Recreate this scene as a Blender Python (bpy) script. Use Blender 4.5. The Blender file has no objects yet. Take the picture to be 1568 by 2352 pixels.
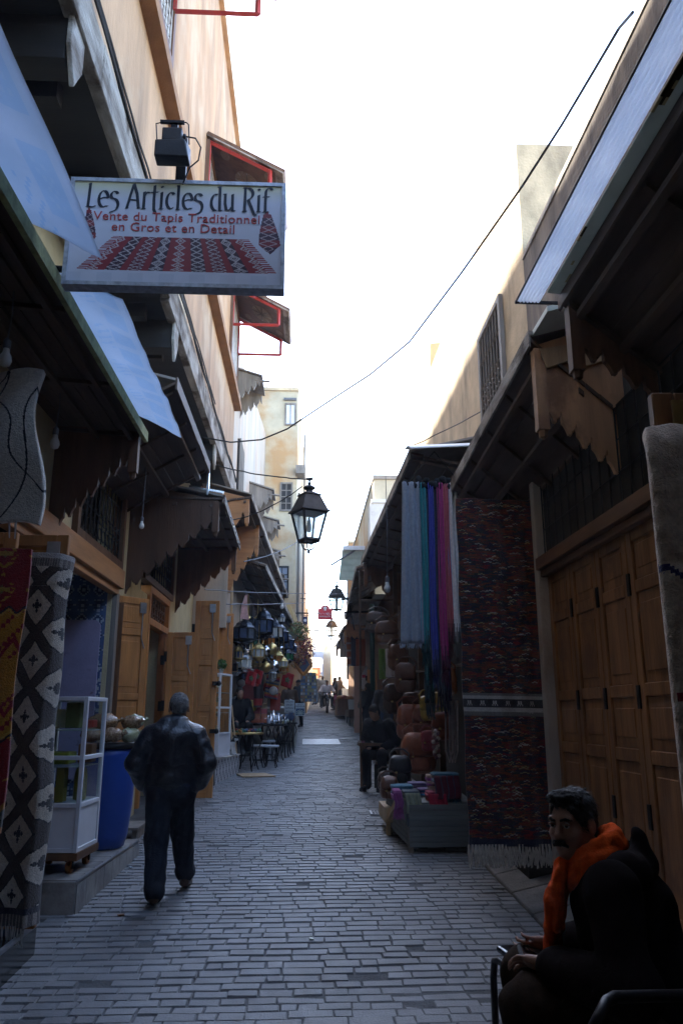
import bpy, bmesh, math, random
import numpy as np
from mathutils import Vector, Matrix, Euler, noise
random.seed(7); np.random.seed(7)
sc = bpy.context.scene; COL = sc.collection
rad = math.radians
# ------------------------------------------------------------------ camera
EYE = 1.6; PITCH = rad(14.5); YAW = rad(2.6)
cam = bpy.data.cameras.new('camera'); camo = bpy.data.objects.new('camera', cam); COL.objects.link(camo)
cam.sensor_fit = 'VERTICAL'; cam.sensor_height = 23.6; cam.sensor_width = 15.7; cam.lens = 18.0
cam.clip_start = 0.05; cam.clip_end = 3000
camo.location = (0, 0, EYE); camo.rotation_euler = (math.pi/2 + PITCH, 0, -YAW)
sc.camera = camo
# ------------------------------------------------------------------ sky, sun, exposure
SUN_EL = rad(45); SUN_AZ = rad(-32)          # azimuth from +Y, negative = to the left (-X)
w = bpy.data.worlds.new('World'); sc.world = w; w.use_nodes = True
nt = w.node_tree; bg = nt.nodes['Background']
sky = nt.nodes.new('ShaderNodeTexSky'); sky.sky_type = 'NISHITA'; sky.sun_disc = False
sky.sun_elevation = SUN_EL; sky.sun_rotation = SUN_AZ
sky.air_density = 1.0; sky.dust_density = 1.2; sky.ozone_density = 1.0; sky.altitude = 400
nt.links.new(sky.outputs[0], bg.inputs[0]); bg.inputs[1].default_value = 0.15
sun = bpy.data.lights.new('sun', 'SUN'); suno = bpy.data.objects.new('sun', sun); COL.objects.link(suno)
sun.energy = 4.5; sun.angle = rad(0.55); sun.color = (1, .93, .82)
sd = Vector((math.sin(SUN_AZ)*math.cos(SUN_EL), math.cos(SUN_AZ)*math.cos(SUN_EL), math.sin(SUN_EL)))
suno.rotation_euler = sd.to_track_quat('Z', 'Y').to_euler(); suno.location = (-20, 30, 40)
sc.view_settings.view_transform = 'Standard'; sc.view_settings.look = 'None'
sc.view_settings.gamma = 1; sc.view_settings.use_curve_mapping = False
sc.view_settings.exposure = 3.12
sc.cycles.max_bounces = 10; sc.cycles.diffuse_bounces = 6; sc.cycles.transparent_max_bounces = 12
sc.cycles.use_denoising = True
# ------------------------------------------------------------------ geometry of the view, used to size things from the photo
F_, CX_, CY_ = 1794., 784., 1176.
_FW = Vector((math.sin(YAW)*math.cos(PITCH), math.cos(YAW)*math.cos(PITCH), math.sin(PITCH)))
_R = Vector((math.cos(YAW), -math.sin(YAW), 0)); _U = _R.cross(_FW)
def ray(px, py): return _FW + (px-CX_)/F_*_R - (py-CY_)/F_*_U
def atY(px, py, Y): d = ray(px, py); return Vector((0, 0, EYE)) + d*(Y/d.y)
def atX(px, py, X): d = ray(px, py); return Vector((0, 0, EYE)) + d*(X/d.x)
def gz(y):
    if y < 5: return 0.
    if y < 40: return .045*(y-5)
    if y < 62: return 1.575 + .07*(y-40)
    return 3.115 + .03*(min(y, 90)-62)
# ------------------------------------------------------------------ mesh helpers
WLOC = {}
class MB:
    def __init__(s): s.v = []; s.f = []; s.m = []; s.c = []
    def face(s, pts, m=0, c=None):
        n = len(s.v); s.v += [tuple(p) for p in pts]; s.f.append(tuple(range(n, n+len(pts)))); s.m.append(m); s.c.append(c)
    def raw(s, vs, fs, m=0, c=None):
        n = len(s.v); s.v += [tuple(p) for p in vs]
        for f in fs: s.f.append(tuple(n+i for i in f)); s.m.append(m); s.c.append(c)
        return s
    def box(s, c, d, rz=0, m=0, col=None, rx=0, ry=0):
        M = Matrix.Translation(c) @ Euler((rx, ry, rz)).to_matrix().to_4x4()
        x, y, z = d[0]/2, d[1]/2, d[2]/2
        vs = [M @ Vector(p) for p in ((-x,-y,-z),(x,-y,-z),(x,y,-z),(-x,y,-z),(-x,-y,z),(x,-y,z),(x,y,z),(-x,y,z))]
        return s.raw(vs, [(0,3,2,1),(4,5,6,7),(0,1,5,4),(1,2,6,5),(2,3,7,6),(3,0,4,7)], m, col)
    def b2(s, lo, hi, m=0, col=None):
        return s.box([(lo[i]+hi[i])/2 for i in range(3)], [abs(hi[i]-lo[i]) for i in range(3)], 0, m, col)
    def hexa(s, p, m=0, col=None):   # 8 points: bottom 4, top 4
        return s.raw(p, [(0,3,2,1),(4,5,6,7),(0,1,5,4),(1,2,6,5),(2,3,7,6),(3,0,4,7)], m, col)
    def prism(s, poly, ext, m=0, col=None):  # polygon of 3D points, extruded by vector
        n = len(poly); e = Vector(ext); a = [Vector(p) for p in poly]
        s.raw(a + [p+e for p in a], [tuple(range(n))[::-1], tuple(range(n, 2*n))] + [(i, (i+1) % n, n+(i+1) % n, n+i) for i in range(n)], m, col)
        return s
    def tube(s, pts, r, n=6, m=0, col=None, cap=True):
        pts = [Vector(p) for p in pts]; k = len(pts); rs = r if isinstance(r, (list, tuple)) else [r]*k
        vs = []; up = Vector((0, 0, 1)); pa = None
        for i, p in enumerate(pts):
            t = (pts[min(i+1, k-1)] - pts[max(i-1, 0)]); t = t.normalized() if t.length > 1e-9 else Vector((0, 0, 1))
            if pa is None: a = t.cross(up) if abs(t.z) < .95 else t.cross(Vector((1, 0, 0)))
            else: a = pa - t*pa.dot(t)
            a = a.normalized() if a.length > 1e-6 else t.orthogonal().normalized()
            pa = a; b = t.cross(a)
            for j in range(n):
                q = 2*math.pi*j/n; vs.append(p + rs[i]*(a*math.cos(q) + b*math.sin(q)))
        fs = [(i*n+j, i*n+(j+1) % n, (i+1)*n+(j+1) % n, (i+1)*n+j) for i in range(k-1) for j in range(n)]
        if cap: fs += [tuple(range(n))[::-1], tuple(range((k-1)*n, k*n))]
        return s.raw(vs, fs, m, col)
    def lathe(s, prof, c=(0,0,0), n=16, m=0, col=None, sx=1, sy=1, rot=None):   # prof: (r, z)
        c = Vector(c); vs = []
        for r, z in prof:
            for j in range(n):
                q = 2*math.pi*(j+.5)/n; p = Vector((r*math.cos(q)*sx, r*math.sin(q)*sy, z))
                if rot is not None: p = rot @ p
                vs.append(c+p)
        k = len(prof)
        fs = [(i*n+j, i*n+(j+1) % n, (i+1)*n+(j+1) % n, (i+1)*n+j) for i in range(k-1) for j in range(n)]
        fs += [tuple(range(n))[::-1], tuple(range((k-1)*n, k*n))]
        return s.raw(vs, fs, m, col)
    def ball(s, c, r, n=10, k=7, m=0, col=None, rot=None):
        if not isinstance(r, (tuple, list)): r = (r, r, r)
        return s.lathe([(max(1e-4, math.sin(math.pi*i/(k-1)))*r[0], -math.cos(math.pi*i/(k-1))*r[2]) for i in range(k)], c, n, m, col, 1, r[1]/r[0], rot)
    def soft(s, c, d, rz=0, m=0, col=None, e=.34, n=20, k=11, wob=.0):
        c = Vector(c); vs = []; P = lambda t, q: math.copysign(abs(t)**q, t); R_ = Matrix.Rotation(rz, 3, 'Z')
        for i in range(k):
            p = -math.pi/2+math.pi*i/(k-1)
            for j in range(n):
                a = 2*math.pi*j/n; v = Vector((d[0]/2*P(math.cos(p), e)*P(math.cos(a), e), d[1]/2*P(math.cos(p), e)*P(math.sin(a), e), d[2]/2*P(math.sin(p), e)))
                if wob: v *= 1+wob*noise.noise(v*14+c*7)
                vs.append(c+R_ @ v)
        return s.raw(vs, [(i*n+j, i*n+(j+1) % n, (i+1)*n+(j+1) % n, (i+1)*n+j) for i in range(k-1) for j in range(n)], m, col)
    def build(s, name, mats, parent=None, loc=None, smooth=False, bevel=0, recalc=True, seg=2):
        off = Vector((0, 0, 0))
        if parent is not None: off = WLOC[parent]
        elif loc is not None: off = Vector(loc)
        me = bpy.data.meshes.new(name)
        me.from_pydata([(x-off.x, y-off.y, z-off.z) for x, y, z in s.v], [], s.f)
        if not isinstance(mats, (list, tuple)): mats = [mats]
        for m in mats: me.materials.append(m)
        me.polygons.foreach_set('material_index', s.m)
        if any(c is not None for c in s.c):
            a = me.color_attributes.new('Col', 'FLOAT_COLOR', 'CORNER'); buf = []
            for f, c in zip(s.f, s.c):
                c = c or (.5, .5, .5); buf += [c[0], c[1], c[2], 1.0]*len(f)
            a.data.foreach_set('color', buf)
        if recalc and len(s.f) > 0:
            bm = bmesh.new(); bm.from_mesh(me); bmesh.ops.recalc_face_normals(bm, faces=bm.faces); bm.to_mesh(me); bm.free()
        if smooth: me.polygons.foreach_set('use_smooth', [True]*len(me.polygons))
        o = bpy.data.objects.new(name, me); COL.objects.link(o)
        if parent is not None: o.parent = parent
        else: o.location = off
        WLOC[o] = off
        if bevel:
            b = o.modifiers.new('bevel', 'BEVEL'); b.width = bevel; b.segments = seg; b.limit_method = 'ANGLE'; b.angle_limit = rad(40)
        return o
def tag(o, label=None, cat=None, group=None, kind=None):
    if label: o['label'] = label
    if cat: o['category'] = cat
    if group: o['group'] = group
    if kind: o['kind'] = kind
    return o
def thing(name, loc, label, cat, group=None):
    o = bpy.data.objects.new(name, None); COL.objects.link(o); o.location = loc; WLOC[o] = Vector(loc); o.empty_display_size = .2
    return tag(o, label, cat, group)
def part(mb, name, mats, parent, **k): return mb.build(name, mats, parent, **k)
def dup(root, loc, rz=0, label=None, scale=1):
    r = root.copy(); COL.objects.link(r); r.location = loc; r.rotation_euler = (0, 0, rz); r.scale = (scale,)*3
    if label: r['label'] = label
    WLOC[r] = Vector(loc)
    for ch in root.children:
        c = ch.copy(); COL.objects.link(c); c.parent = r
        for g in ch.children:
            d = g.copy(); COL.objects.link(d); d.parent = c
    return r
def smoothmod(o, levels=1):
    m = o.modifiers.new('sub', 'SUBSURF'); m.levels = levels; m.render_levels = levels; return o
def grid(pos, nu, nv, colf, name, mat, parent=None, loc=None, thick=0.0, smooth=True):
    off = WLOC[parent] if parent is not None else Vector(loc or (0, 0, 0))
    vs = []; 
    for j in range(nv+1):
        for i in range(nu+1): vs.append(Vector(pos(i/nu, j/nv)) - off)
    fs = [(j*(nu+1)+i, j*(nu+1)+i+1, (j+1)*(nu+1)+i+1, (j+1)*(nu+1)+i) for j in range(nv) for i in range(nu)]
    me = bpy.data.meshes.new(name); me.from_pydata(vs, [], fs); me.materials.append(mat)
    if colf:
        a = me.color_attributes.new('Col', 'FLOAT_COLOR', 'CORNER'); buf = []
        for j in range(nv):
            for i in range(nu):
                c = colf((i+.5)/nu, (j+.5)/nv); buf += [c[0], c[1], c[2], 1.0]*4
        a.data.foreach_set('color', buf)
    if smooth: me.polygons.foreach_set('use_smooth', [True]*len(me.polygons))
    o = bpy.data.objects.new(name, me); COL.objects.link(o)
    if parent is not None: o.parent = parent
    else: o.location = off
    WLOC[o] = off
    if thick:
        m = o.modifiers.new('thick', 'SOLIDIFY'); m.thickness = thick; m.offset = 0
    return o
def rnd(a, b): return random.uniform(a, b)
def fbm(x, y, z=0): return noise.fractal(Vector((x, y, z)), 1.0, 2.0, 4)
def mix(a, b, t): return tuple(a[i]*(1-t)+b[i]*t for i in range(3))
# ------------------------------------------------------------------ materials
def mat(name, col, rough=.8, var=.25, scale=3., bump=.15, bscale=60., metal=0., stretch=(1, 1, 1), col2=None, spec=.35, attr=False, detail=6,
        patch=None, pscale=.6, pth=.58, sheen=0, alpha=1, coat=0, streak=None):
    m = bpy.data.materials.new(name); m.use_nodes = True; n = m.node_tree.nodes; l = m.node_tree.links
    b = n['Principled BSDF']; b.inputs['Roughness'].default_value = rough; b.inputs['Metallic'].default_value = metal
    b.inputs['Specular IOR Level'].default_value = spec; b.inputs['Coat Weight'].default_value = coat
    if sheen: b.inputs['Sheen Weight'].default_value = sheen
    tc = n.new('ShaderNodeTexCoord'); mp = n.new('ShaderNodeMapping'); mp.inputs['Scale'].default_value = stretch
    l.new(tc.outputs['Object'], mp.inputs['Vector'])
    nz = n.new('ShaderNodeTexNoise'); nz.inputs['Scale'].default_value = scale; nz.inputs['Detail'].default_value = detail; nz.inputs['Roughness'].default_value = .62
    l.new(mp.outputs[0], nz.inputs['Vector'])
    if attr:
        at = n.new('ShaderNodeAttribute'); at.attribute_name = 'Col'
        mr = n.new('ShaderNodeMapRange'); mr.inputs[1].default_value = .25; mr.inputs[2].default_value = .75; mr.inputs[3].default_value = 1-var; mr.inputs[4].default_value = 1+var
        l.new(nz.outputs[0], mr.inputs[0])
        mx = n.new('ShaderNodeMix'); mx.data_type = 'RGBA'; mx.blend_type = 'MULTIPLY'; mx.inputs[0].default_value = 1
        l.new(at.outputs['Color'], mx.inputs[6]); l.new(mr.outputs[0], mx.inputs[7]); out = mx.outputs[2]
    else:
        cr = n.new('ShaderNodeValToRGB'); e = cr.color_ramp.elements
        c2 = col2 or tuple(min(1, c*(1+var)) for c in col); c1 = tuple(c*(1-var) for c in col) if not col2 else col
        e[0].position = .32; e[0].color = (*c1, 1); e[1].position = .68; e[1].color = (*c2, 1)
        l.new(nz.outputs[0], cr.inputs[0]); out = cr.outputs[0]
    def over(out, colr, sc_, th, st=(1, 1, 1), soft=.06, seed=0):
        mp2 = n.new('ShaderNodeMapping'); mp2.inputs['Scale'].default_value = st; mp2.inputs['Location'].default_value = (seed, seed*1.7, 0); l.new(tc.outputs['Object'], mp2.inputs['Vector'])
        n2 = n.new('ShaderNodeTexNoise'); n2.inputs['Scale'].default_value = sc_; n2.inputs['Detail'].default_value = 8; n2.inputs['Roughness'].default_value = .6
        l.new(mp2.outputs[0], n2.inputs['Vector'])
        r2 = n.new('ShaderNodeMapRange'); r2.inputs[1].default_value = th-soft; r2.inputs[2].default_value = th+soft; l.new(n2.outputs[0], r2.inputs[0])
        mx = n.new('ShaderNodeMix'); mx.data_type = 'RGBA'; l.new(r2.outputs[0], mx.inputs[0]); l.new(out, mx.inputs[6]); mx.inputs[7].default_value = (*colr, 1)
        return mx.outputs[2]
    if patch: out = over(out, patch, pscale, pth)
    if streak: out = over(out, streak[0], streak[1], streak[2], streak[3], .12, 5)
    l.new(out, b.inputs['Base Color'])
    if bump:
        nb = n.new('ShaderNodeTexNoise'); nb.inputs['Scale'].default_value = bscale; nb.inputs['Detail'].default_value = 5
        mpb = n.new('ShaderNodeMapping'); mpb.inputs['Scale'].default_value = stretch; l.new(tc.outputs['Object'], mpb.inputs['Vector']); l.new(mpb.outputs[0], nb.inputs['Vector'])
        bp = n.new('ShaderNodeBump'); bp.inputs['Strength'].default_value = min(1, bump*2); bp.inputs['Distance'].default_value = .012
        ad = n.new('ShaderNodeMath'); ad.operation = 'ADD'; l.new(nb.outputs[0], ad.inputs[0]); l.new(nz.outputs[0], ad.inputs[1])
        l.new(ad.outputs[0], bp.inputs['Height']); l.new(bp.outputs[0], b.inputs['Normal'])
    return m
def wood(name, col, axis='z', var=.35, rough=.62, scale=9, spec=.35, patch=None):
    st = {'x': (.12, 1, 1), 'y': (1, .12, 1), 'z': (1, 1, .12)}[axis]
    return mat(name, col, rough, var, scale, .12, 70, stretch=st, spec=spec, patch=patch, pscale=2.2, pth=.6)
def translucent(name, col, col2, scale=4, fac=.5, attr=False):
    m = bpy.data.materials.new(name); m.use_nodes = True; n = m.node_tree.nodes; l = m.node_tree.links
    d = n.new('ShaderNodeBsdfDiffuse'); t = n.new('ShaderNodeBsdfTranslucent'); mx = n.new('ShaderNodeMixShader'); mx.inputs[0].default_value = fac
    nz = n.new('ShaderNodeTexNoise'); nz.inputs['Scale'].default_value = scale; nz.inputs['Detail'].default_value = 6
    tc = n.new('ShaderNodeTexCoord'); l.new(tc.outputs['Object'], nz.inputs['Vector'])
    cr = n.new('ShaderNodeValToRGB'); cr.color_ramp.elements[0].color = (*col, 1); cr.color_ramp.elements[1].color = (*col2, 1)
    cr.color_ramp.elements[0].position = .35; cr.color_ramp.elements[1].position = .65
    l.new(nz.outputs[0], cr.inputs[0]); out = cr.outputs[0]
    if attr:
        at = n.new('ShaderNodeAttribute'); at.attribute_name = 'Col'; mm = n.new('ShaderNodeMix'); mm.data_type = 'RGBA'; mm.blend_type = 'MULTIPLY'; mm.inputs[0].default_value = 1
        l.new(out, mm.inputs[6]); l.new(at.outputs['Color'], mm.inputs[7]); out = mm.outputs[2]
    l.new(out, d.inputs[0]); l.new(out, t.inputs[0]); l.new(d.outputs[0], mx.inputs[1]); l.new(t.outputs[0], mx.inputs[2])
    l.new(mx.outputs[0], n['Material Output'].inputs[0]); return m
def glass(name, col=(.9, .95, .95), rough=.02, mixf=.12):
    m = bpy.data.materials.new(name); m.use_nodes = True; n = m.node_tree.nodes; l = m.node_tree.links
    t = n.new('ShaderNodeBsdfTransparent'); t.inputs[0].default_value = (*col, 1); g = n.new('ShaderNodeBsdfGlossy'); g.inputs['Roughness'].default_value = rough
    fr = n.new('ShaderNodeLayerWeight'); fr.inputs[0].default_value = .5
    pw = n.new('ShaderNodeMath'); pw.operation = 'POWER'; pw.inputs[1].default_value = 4; l.new(fr.outputs['Facing'], pw.inputs[0])
    ad = n.new('ShaderNodeMath'); ad.operation = 'MULTIPLY_ADD'; ad.inputs[1].default_value = .6; ad.inputs[2].default_value = .05; l.new(pw.outputs[0], ad.inputs[0])
    mx = n.new('ShaderNodeMixShader'); l.new(ad.outputs[0], mx.inputs[0]); l.new(t.outputs[0], mx.inputs[1]); l.new(g.outputs[0], mx.inputs[2])
    l.new(mx.outputs[0], n['Material Output'].inputs[0]); return m
M = {}
M['plaster_salmon'] = mat('plaster_salmon', (.41, .255, .145), .9, .26, 1.3, .4, 30, stretch=(1, 1, .35), patch=(.46, .33, .215), pscale=.9, pth=.57, streak=((.24, .155, .095), 2.2, .61, (1, 1, .12)))
M['plaster_cream'] = mat('plaster_cream', (.52, .45, .32), .9, .15, 1.6, .25, 40, patch=(.46, .28, .13), pscale=.42, pth=.55)
M['plaster_yellow'] = mat('plaster_yellow', (.56, .47, .27), .9, .12, 2.5, .25, 50, streak=((.30, .24, .15), 3, .68, (1, 1, .3)))
M['plaster_grey'] = mat('plaster_grey', (.42, .36, .30), .92, .2, 1.2, .35, 35, stretch=(1, 1, .4), patch=(.33, .24, .17), pscale=.8, pth=.62, streak=((.16, .13, .11), 2, .64, (1, 1, .12)))
M['plaster_tan'] = mat('plaster_tan', (.58, .46, .30), .92, .2, 1.8, .3, 35, streak=((.20, .16, .11), 1.6, .62, (1, 1, .4)))
M['plaster_orange'] = mat('plaster_orange', (.56, .33, .17), .9, .15, 1.5, .2, 40)
M['plaster_white'] = mat('plaster_white', (.62, .60, .56), .9, .12, 2, .2, 40, patch=(.42, .38, .33), pscale=1.5, pth=.62)
M['plaster_blue'] = mat('plaster_blue', (.22, .26, .34), .9, .12, 2, .15, 40)
M['stain_edge'] = mat('stain_edge', (.22, .19, .16), .95, .35, 3, .4, 40, stretch=(1, 1, .3), col2=(.36, .31, .26))
M['fascia_wood'] = mat('fascia_wood', (.13, .095, .065), .88, .3, 5, .5, 60, stretch=(1, .22, 1), col2=(.50, .46, .40), patch=(.09, .065, .045), pscale=2.2, pth=.56)
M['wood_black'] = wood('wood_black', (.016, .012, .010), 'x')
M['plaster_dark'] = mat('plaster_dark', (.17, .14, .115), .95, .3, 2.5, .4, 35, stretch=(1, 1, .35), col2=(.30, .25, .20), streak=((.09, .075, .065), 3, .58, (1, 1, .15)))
M['wood_dark'] = wood('wood_dark', (.085, .052, .033), 'y')
M['wood_darkx'] = wood('wood_darkx', (.075, .048, .032), 'x')
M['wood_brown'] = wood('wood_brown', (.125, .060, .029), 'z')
M['wood_orange'] = wood('wood_orange', (.46, .20, .062), 'z', .22, .5, 10, patch=(.36, .15, .05))
M['wood_shutter'] = wood('wood_shutter', (.25, .115, .043), 'z', .4, .55, 8, patch=(.17, .078, .032))  # browner wood, with the shade under the awning darkened into the colour
M['wood_orange_y'] = wood('wood_orange_y', (.42, .19, .065), 'y', .22, .55)
M['wood_orange_x'] = wood('wood_orange_x', (.38, .17, .06), 'x', .25, .55)
M['wood_panel'] = wood('wood_panel', (.42, .23, .11), 'z', .35, .65, 7, patch=(.26, .13, .06))
M['wood_light'] = wood('wood_light', (.42, .29, .16), 'z', .25)
M['wood_grey'] = wood('wood_grey', (.20, .175, .15), 'z', .35)
M['wood_greyx'] = wood('wood_greyx', (.13, .14, .135), 'x', .25)
M['mold_brown'] = mat('mold_brown', (.26, .135, .062), .85, .2, 3, .2, 50)
M['iron'] = mat('iron', (.018, .018, .02), .5, .3, 12, .1, 80, metal=.6)
M['lamp_iron'] = mat('lamp_iron', (.055, .055, .058), .55, .25, 8, .12, 60, metal=.5)
M['red_paint'] = mat('red_paint', (.34, .035, .03), .5, .2, 6, .08, 60)
M['black_plastic'] = mat('black_plastic', (.012, .012, .014), .42, .2, 8, .05, 80)
M['metal_grey'] = mat('metal_grey', (.42, .43, .45), .4, .2, 8, .06, 60, metal=.8)
M['brass'] = mat('brass', (.55, .40, .16), .35, .25, 10, .08, 60, metal=1.)
M['silver'] = mat('silver', (.75, .76, .78), .22, .15, 10, .05, 60, metal=1.)
M['wire'] = mat('wire', (.02, .02, .024), .6, .2, 10, 0)
M['wire_grey'] = mat('wire_grey', (.12, .12, .13), .6, .2, 10, 0)
M['alu_white'] = mat('alu_white', (.68, .69, .72), .38, .06, 5, .03, 60)
M['stone_ground'] = mat('stone_ground', (.10, .10, .10), .9, .3, 4, .5, 60)
M['paver'] = mat('paver', (.2, .2, .2), .5, .26, 5, .30, 85, attr=True, spec=.5)
M['slab'] = mat('slab', (.20, .185, .17), .8, .3, 3, .4, 50, patch=(.12, .11, .10), pscale=2, pth=.58)
M['marble_black'] = mat('marble_black', (.02, .024, .028), .18, .4, 6, .03, 40, spec=.6)
M['tile_grey'] = mat('tile_grey', (.30, .29, .27), .35, .25, 5, .1, 40, patch=(.18, .17, .16), pscale=3, pth=.58)
M['cloth'] = mat('cloth', (.5, .5, .5), .9, .2, 30, .3, 160, attr=True, sheen=.2, spec=.15)
M['rug'] = mat('rug', (.5, .5, .5), .97, .28, 55, .8, 150, attr=True, sheen=.35, spec=.1)
M['paintattr'] = mat('paintattr', (.5, .5, .5), .45, .12, 14, .08, 60, attr=True)
M['metalattr'] = mat('metalattr', (.5, .5, .5), .28, .2, 14, .08, 60, attr=True, metal=.85)
M['leather'] = mat('leather', (.5, .5, .5), .42, .3, 20, .2, 90, attr=True, spec=.5)
M['glass'] = glass('glass'); M['bulb'] = mat('bulb', (.55, .54, .5), .25, .1, 5, 0)
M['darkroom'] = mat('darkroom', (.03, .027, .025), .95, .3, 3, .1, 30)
# ================================================================== SETTING
def lx(y):   # left edge of the street
    return np.interp(y, [-12, 5, 9, 14.2, 16, 22, 30, 40, 50, 60, 75], [-1.85, -1.8, -1.72, -1.62, -1.45, -.75, -.15, .35, .5, .6, .9])
def rx(y):
    return np.interp(y, [-12, 9, 14, 22, 31, 41, 50, 60, 75], [1.85, 1.75, 1.65, 1.75, 2.1, 2.4, 2.4, 2.7, 3.2])
ys = [-40, -5, 0, 5, 10, 20, 30, 40, 50, 62, 90, 200, 900]
me = MB()
for a, b in zip(ys[:-1], ys[1:]):
    me.face([(-900, a, gz(a)-.0065), (900, a, gz(a)-.0065), (900, b, gz(b)-.0065), (-900, b, gz(b)-.0065)])
o = me.build('ground', M['stone_ground']); tag(o, 'dark grey earth and mortar under the street paving', kind='structure')
# the pavers of the street, one sheet of stones
def make_paving():
    V = []; Fc = []; C = []
    y = 1.2; row = 0
    while y < 62:
        d = .118*(1+rnd(-.08, .08)) if y < 30 else .2
        x = lx(y) - .28 + rnd(-.1, .1); x1 = rx(y) + .25
        tint = rnd(.96, 1.04)
        while x < x1:
            wdt = random.choice([.11, .15, .19, .19, .23, .26])*(1 if y < 30 else 1.7)*rnd(.93, 1.07)
            g = .0022; bv = .0065
            zt = gz(y+d/2) + rnd(-.0025, .003) + .006*fbm(x*1.3, y*1.3); tx = rnd(-.008, .008); ty = rnd(-.02, .02)
            if random.random() < .02: zt -= .012
            sk = .035*x + .02*math.sin(y*.7) + .006*math.sin(x*5+y*3)
            n = len(V)
            jj = [(rnd(-.006, .006), rnd(-.006, .006)) for _ in range(4)]
            cs = [(x+g, y+g), (x+wdt-g, y+g), (x+wdt-g, y+d-g), (x+g, y+d-g)]
            cx, cy = x+wdt/2, y+d/2
            for (a, b), (ja, jb) in zip(cs, jj): V.append((a+ja, b+jb+sk, gz(b) - .008))
            for (a, b), (ja, jb) in zip(cs, jj):
                aa = a + (bv if a < cx else -bv); bb = b + (bv if b < cy else -bv)
                V.append((aa+ja, bb+jb+sk, zt + (aa-cx)*tx + (bb-cy)*ty))
            Fc.append((n+4, n+5, n+6, n+7))
            for i in range(4): Fc.append((n+i, n+(i+1) % 4, n+4+(i+1) % 4, n+4+i))
            k = .18*tint*rnd(.90, 1.1)*(1 + .30*fbm(x*.6+9, y*.6) + .14*fbm(x*3+2, y*3)); hue = rnd(-.01, .01)
            C.append((k*(1.0+hue), k*1.0, k*(1.01-hue)))
            x += wdt
        y += d; row += 1
    m = bpy.data.meshes.new('street_paving'); m.from_pydata(V, [], Fc); m.materials.append(M['paver'])
    a = m.color_attributes.new('Col', 'FLOAT_COLOR', 'CORNER')
    buf = np.zeros((len(C), 20, 4), np.float32)
    buf[:, :, :3] = np.array(C, np.float32)[:, None, :]; buf[:, :, 3] = 1
    a.data.foreach_set('color', buf.ravel())
    o = bpy.data.objects.new('street_paving', m); COL.objects.link(o); tag(o, 'uneven grey stone setts laid in rows across the street', kind='structure')
make_paving()
# side slabs
mb = MB()
for i in range(14):
    y = 1.0+i*.62; mb.hexa([(1.78, y, -.03), (2.3, y, -.03), (2.3, y+.6, -.03), (1.78, y+.6, -.03), (1.78, y, gz(y)+.03), (2.3, y, gz(y)+.14), (2.3, y+.6, gz(y+.6)+.14), (1.78, y+.6, gz(y+.6)+.03)])
tag(mb.build('pavement_edge', M['slab'], bevel=.012), 'worn sloping concrete slab edge along the right shop fronts', kind='structure')
for px, Yc, sx, sy, nm, lb in ((.47, 23.2, 1.05, 1.9, 'manhole_cover', 'pale rectangular metal manhole plate in the middle of the street'), (1.05, 11.3, .3, .3, 'drain_cover', 'small square drain plate set in the setts near the right stalls')):
    mb = MB(); r = gz(Yc+sy/2)-gz(Yc-sy/2)
    mb.hexa([(px-sx/2, Yc-sy/2, gz(Yc-sy/2)-.02), (px+sx/2, Yc-sy/2, gz(Yc-sy/2)-.02), (px+sx/2, Yc+sy/2, gz(Yc+sy/2)-.02), (px-sx/2, Yc+sy/2, gz(Yc+sy/2)-.02)] + [(px+a*sx/2, Yc+b*sy/2, gz(Yc+b*sy/2)+.022) for a, b in ((-1, -1), (1, -1), (1, 1), (-1, 1))])
    n = 6 if sx < .5 else 0
    for i in range(n):
        for j in range(n):
            u, v = (i+.5)/n-.5, (j+.5)/n-.5; mb.box((px+u*sx*.86, Yc+v*sy*.86, gz(Yc+v*sy*.86)+.026), (sx*.09, sy*.09, .012), m=1)
    tag(mb.build(nm, [mat('plate_'+nm, (.34, .35, .36), .5, .25, 12, .3, 80, metal=.4), mat('plate2_'+nm, (.30, .31, .32), .5, .25, 12, .3, 80, metal=.4)]), lb, 'manhole')
# ================================================================== LEFT BUILDING (near)
def grille(mb, c0, c1, x, m=0, n=8, curls=True, r=.008):   # iron grille in a plane x = const, c0/c1 = (y, z)
    (y0, z0), (y1, z1) = c0, c1
    for i in range(n+1):
        y = y0+(y1-y0)*i/n; mb.tube([(x, y, z0), (x, y, z1)], r, 4, m)
    for k in range(4):
        z = z0+(z1-z0)*k/3; mb.tube([(x, y0, z), (x, y1, z)], r, 4, m)
    if curls:
        for i in range(n):
            y = y0+(y1-y0)*(i+.5)/n; w_ = (y1-y0)/n*.42
            for zz in (z0+.13, z0+.3):
                mb.tube([(x, y+w_*math.cos(a), zz+w_*math.sin(a)) for a in [q*.7 for q in range(9)]], r*.8, 4, m)
bl = thing('plaster_building', (-2.3, 6, 0), 'tall salmon plaster building with wooden overhang and shops below, left foreground', 'building')
mb = MB(); mb.b2((-7, -12, 6.1), (-1.6, 16, 13.4)); mb.b2((-7.2, -12.1, 13.4), (-1.52, 16.05, 13.55))
part(mb, 'wall', M['plaster_salmon'], bl)
mb = MB(); mb.prism([(-1.603, -12, 8.28), (-1.45, -12, 8.12), (-1.45, -12, 7.98), (-1.603, -12, 7.98)], (0, 28, 0)); part(mb, 'cornice', M['mold_brown'], bl)
mb = MB()
y = -11.8
while y < 15.6:
    L = rnd(1.6, 3.2); L = min(L, 15.8-y); mb.box((-1.56+rnd(-.01, .01), y+L/2, 6.12+rnd(-.02, .02)), (.1, L-.012, .38+rnd(-.03, .03))); y += L
part(mb, 'fascia_beam', M['fascia_wood'], bl, bevel=.012)
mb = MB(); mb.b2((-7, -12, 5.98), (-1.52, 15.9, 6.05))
for k in range(26): mb.box((-2.15, -11+k*1.05, 5.9), (.7, .12, .16))
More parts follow.
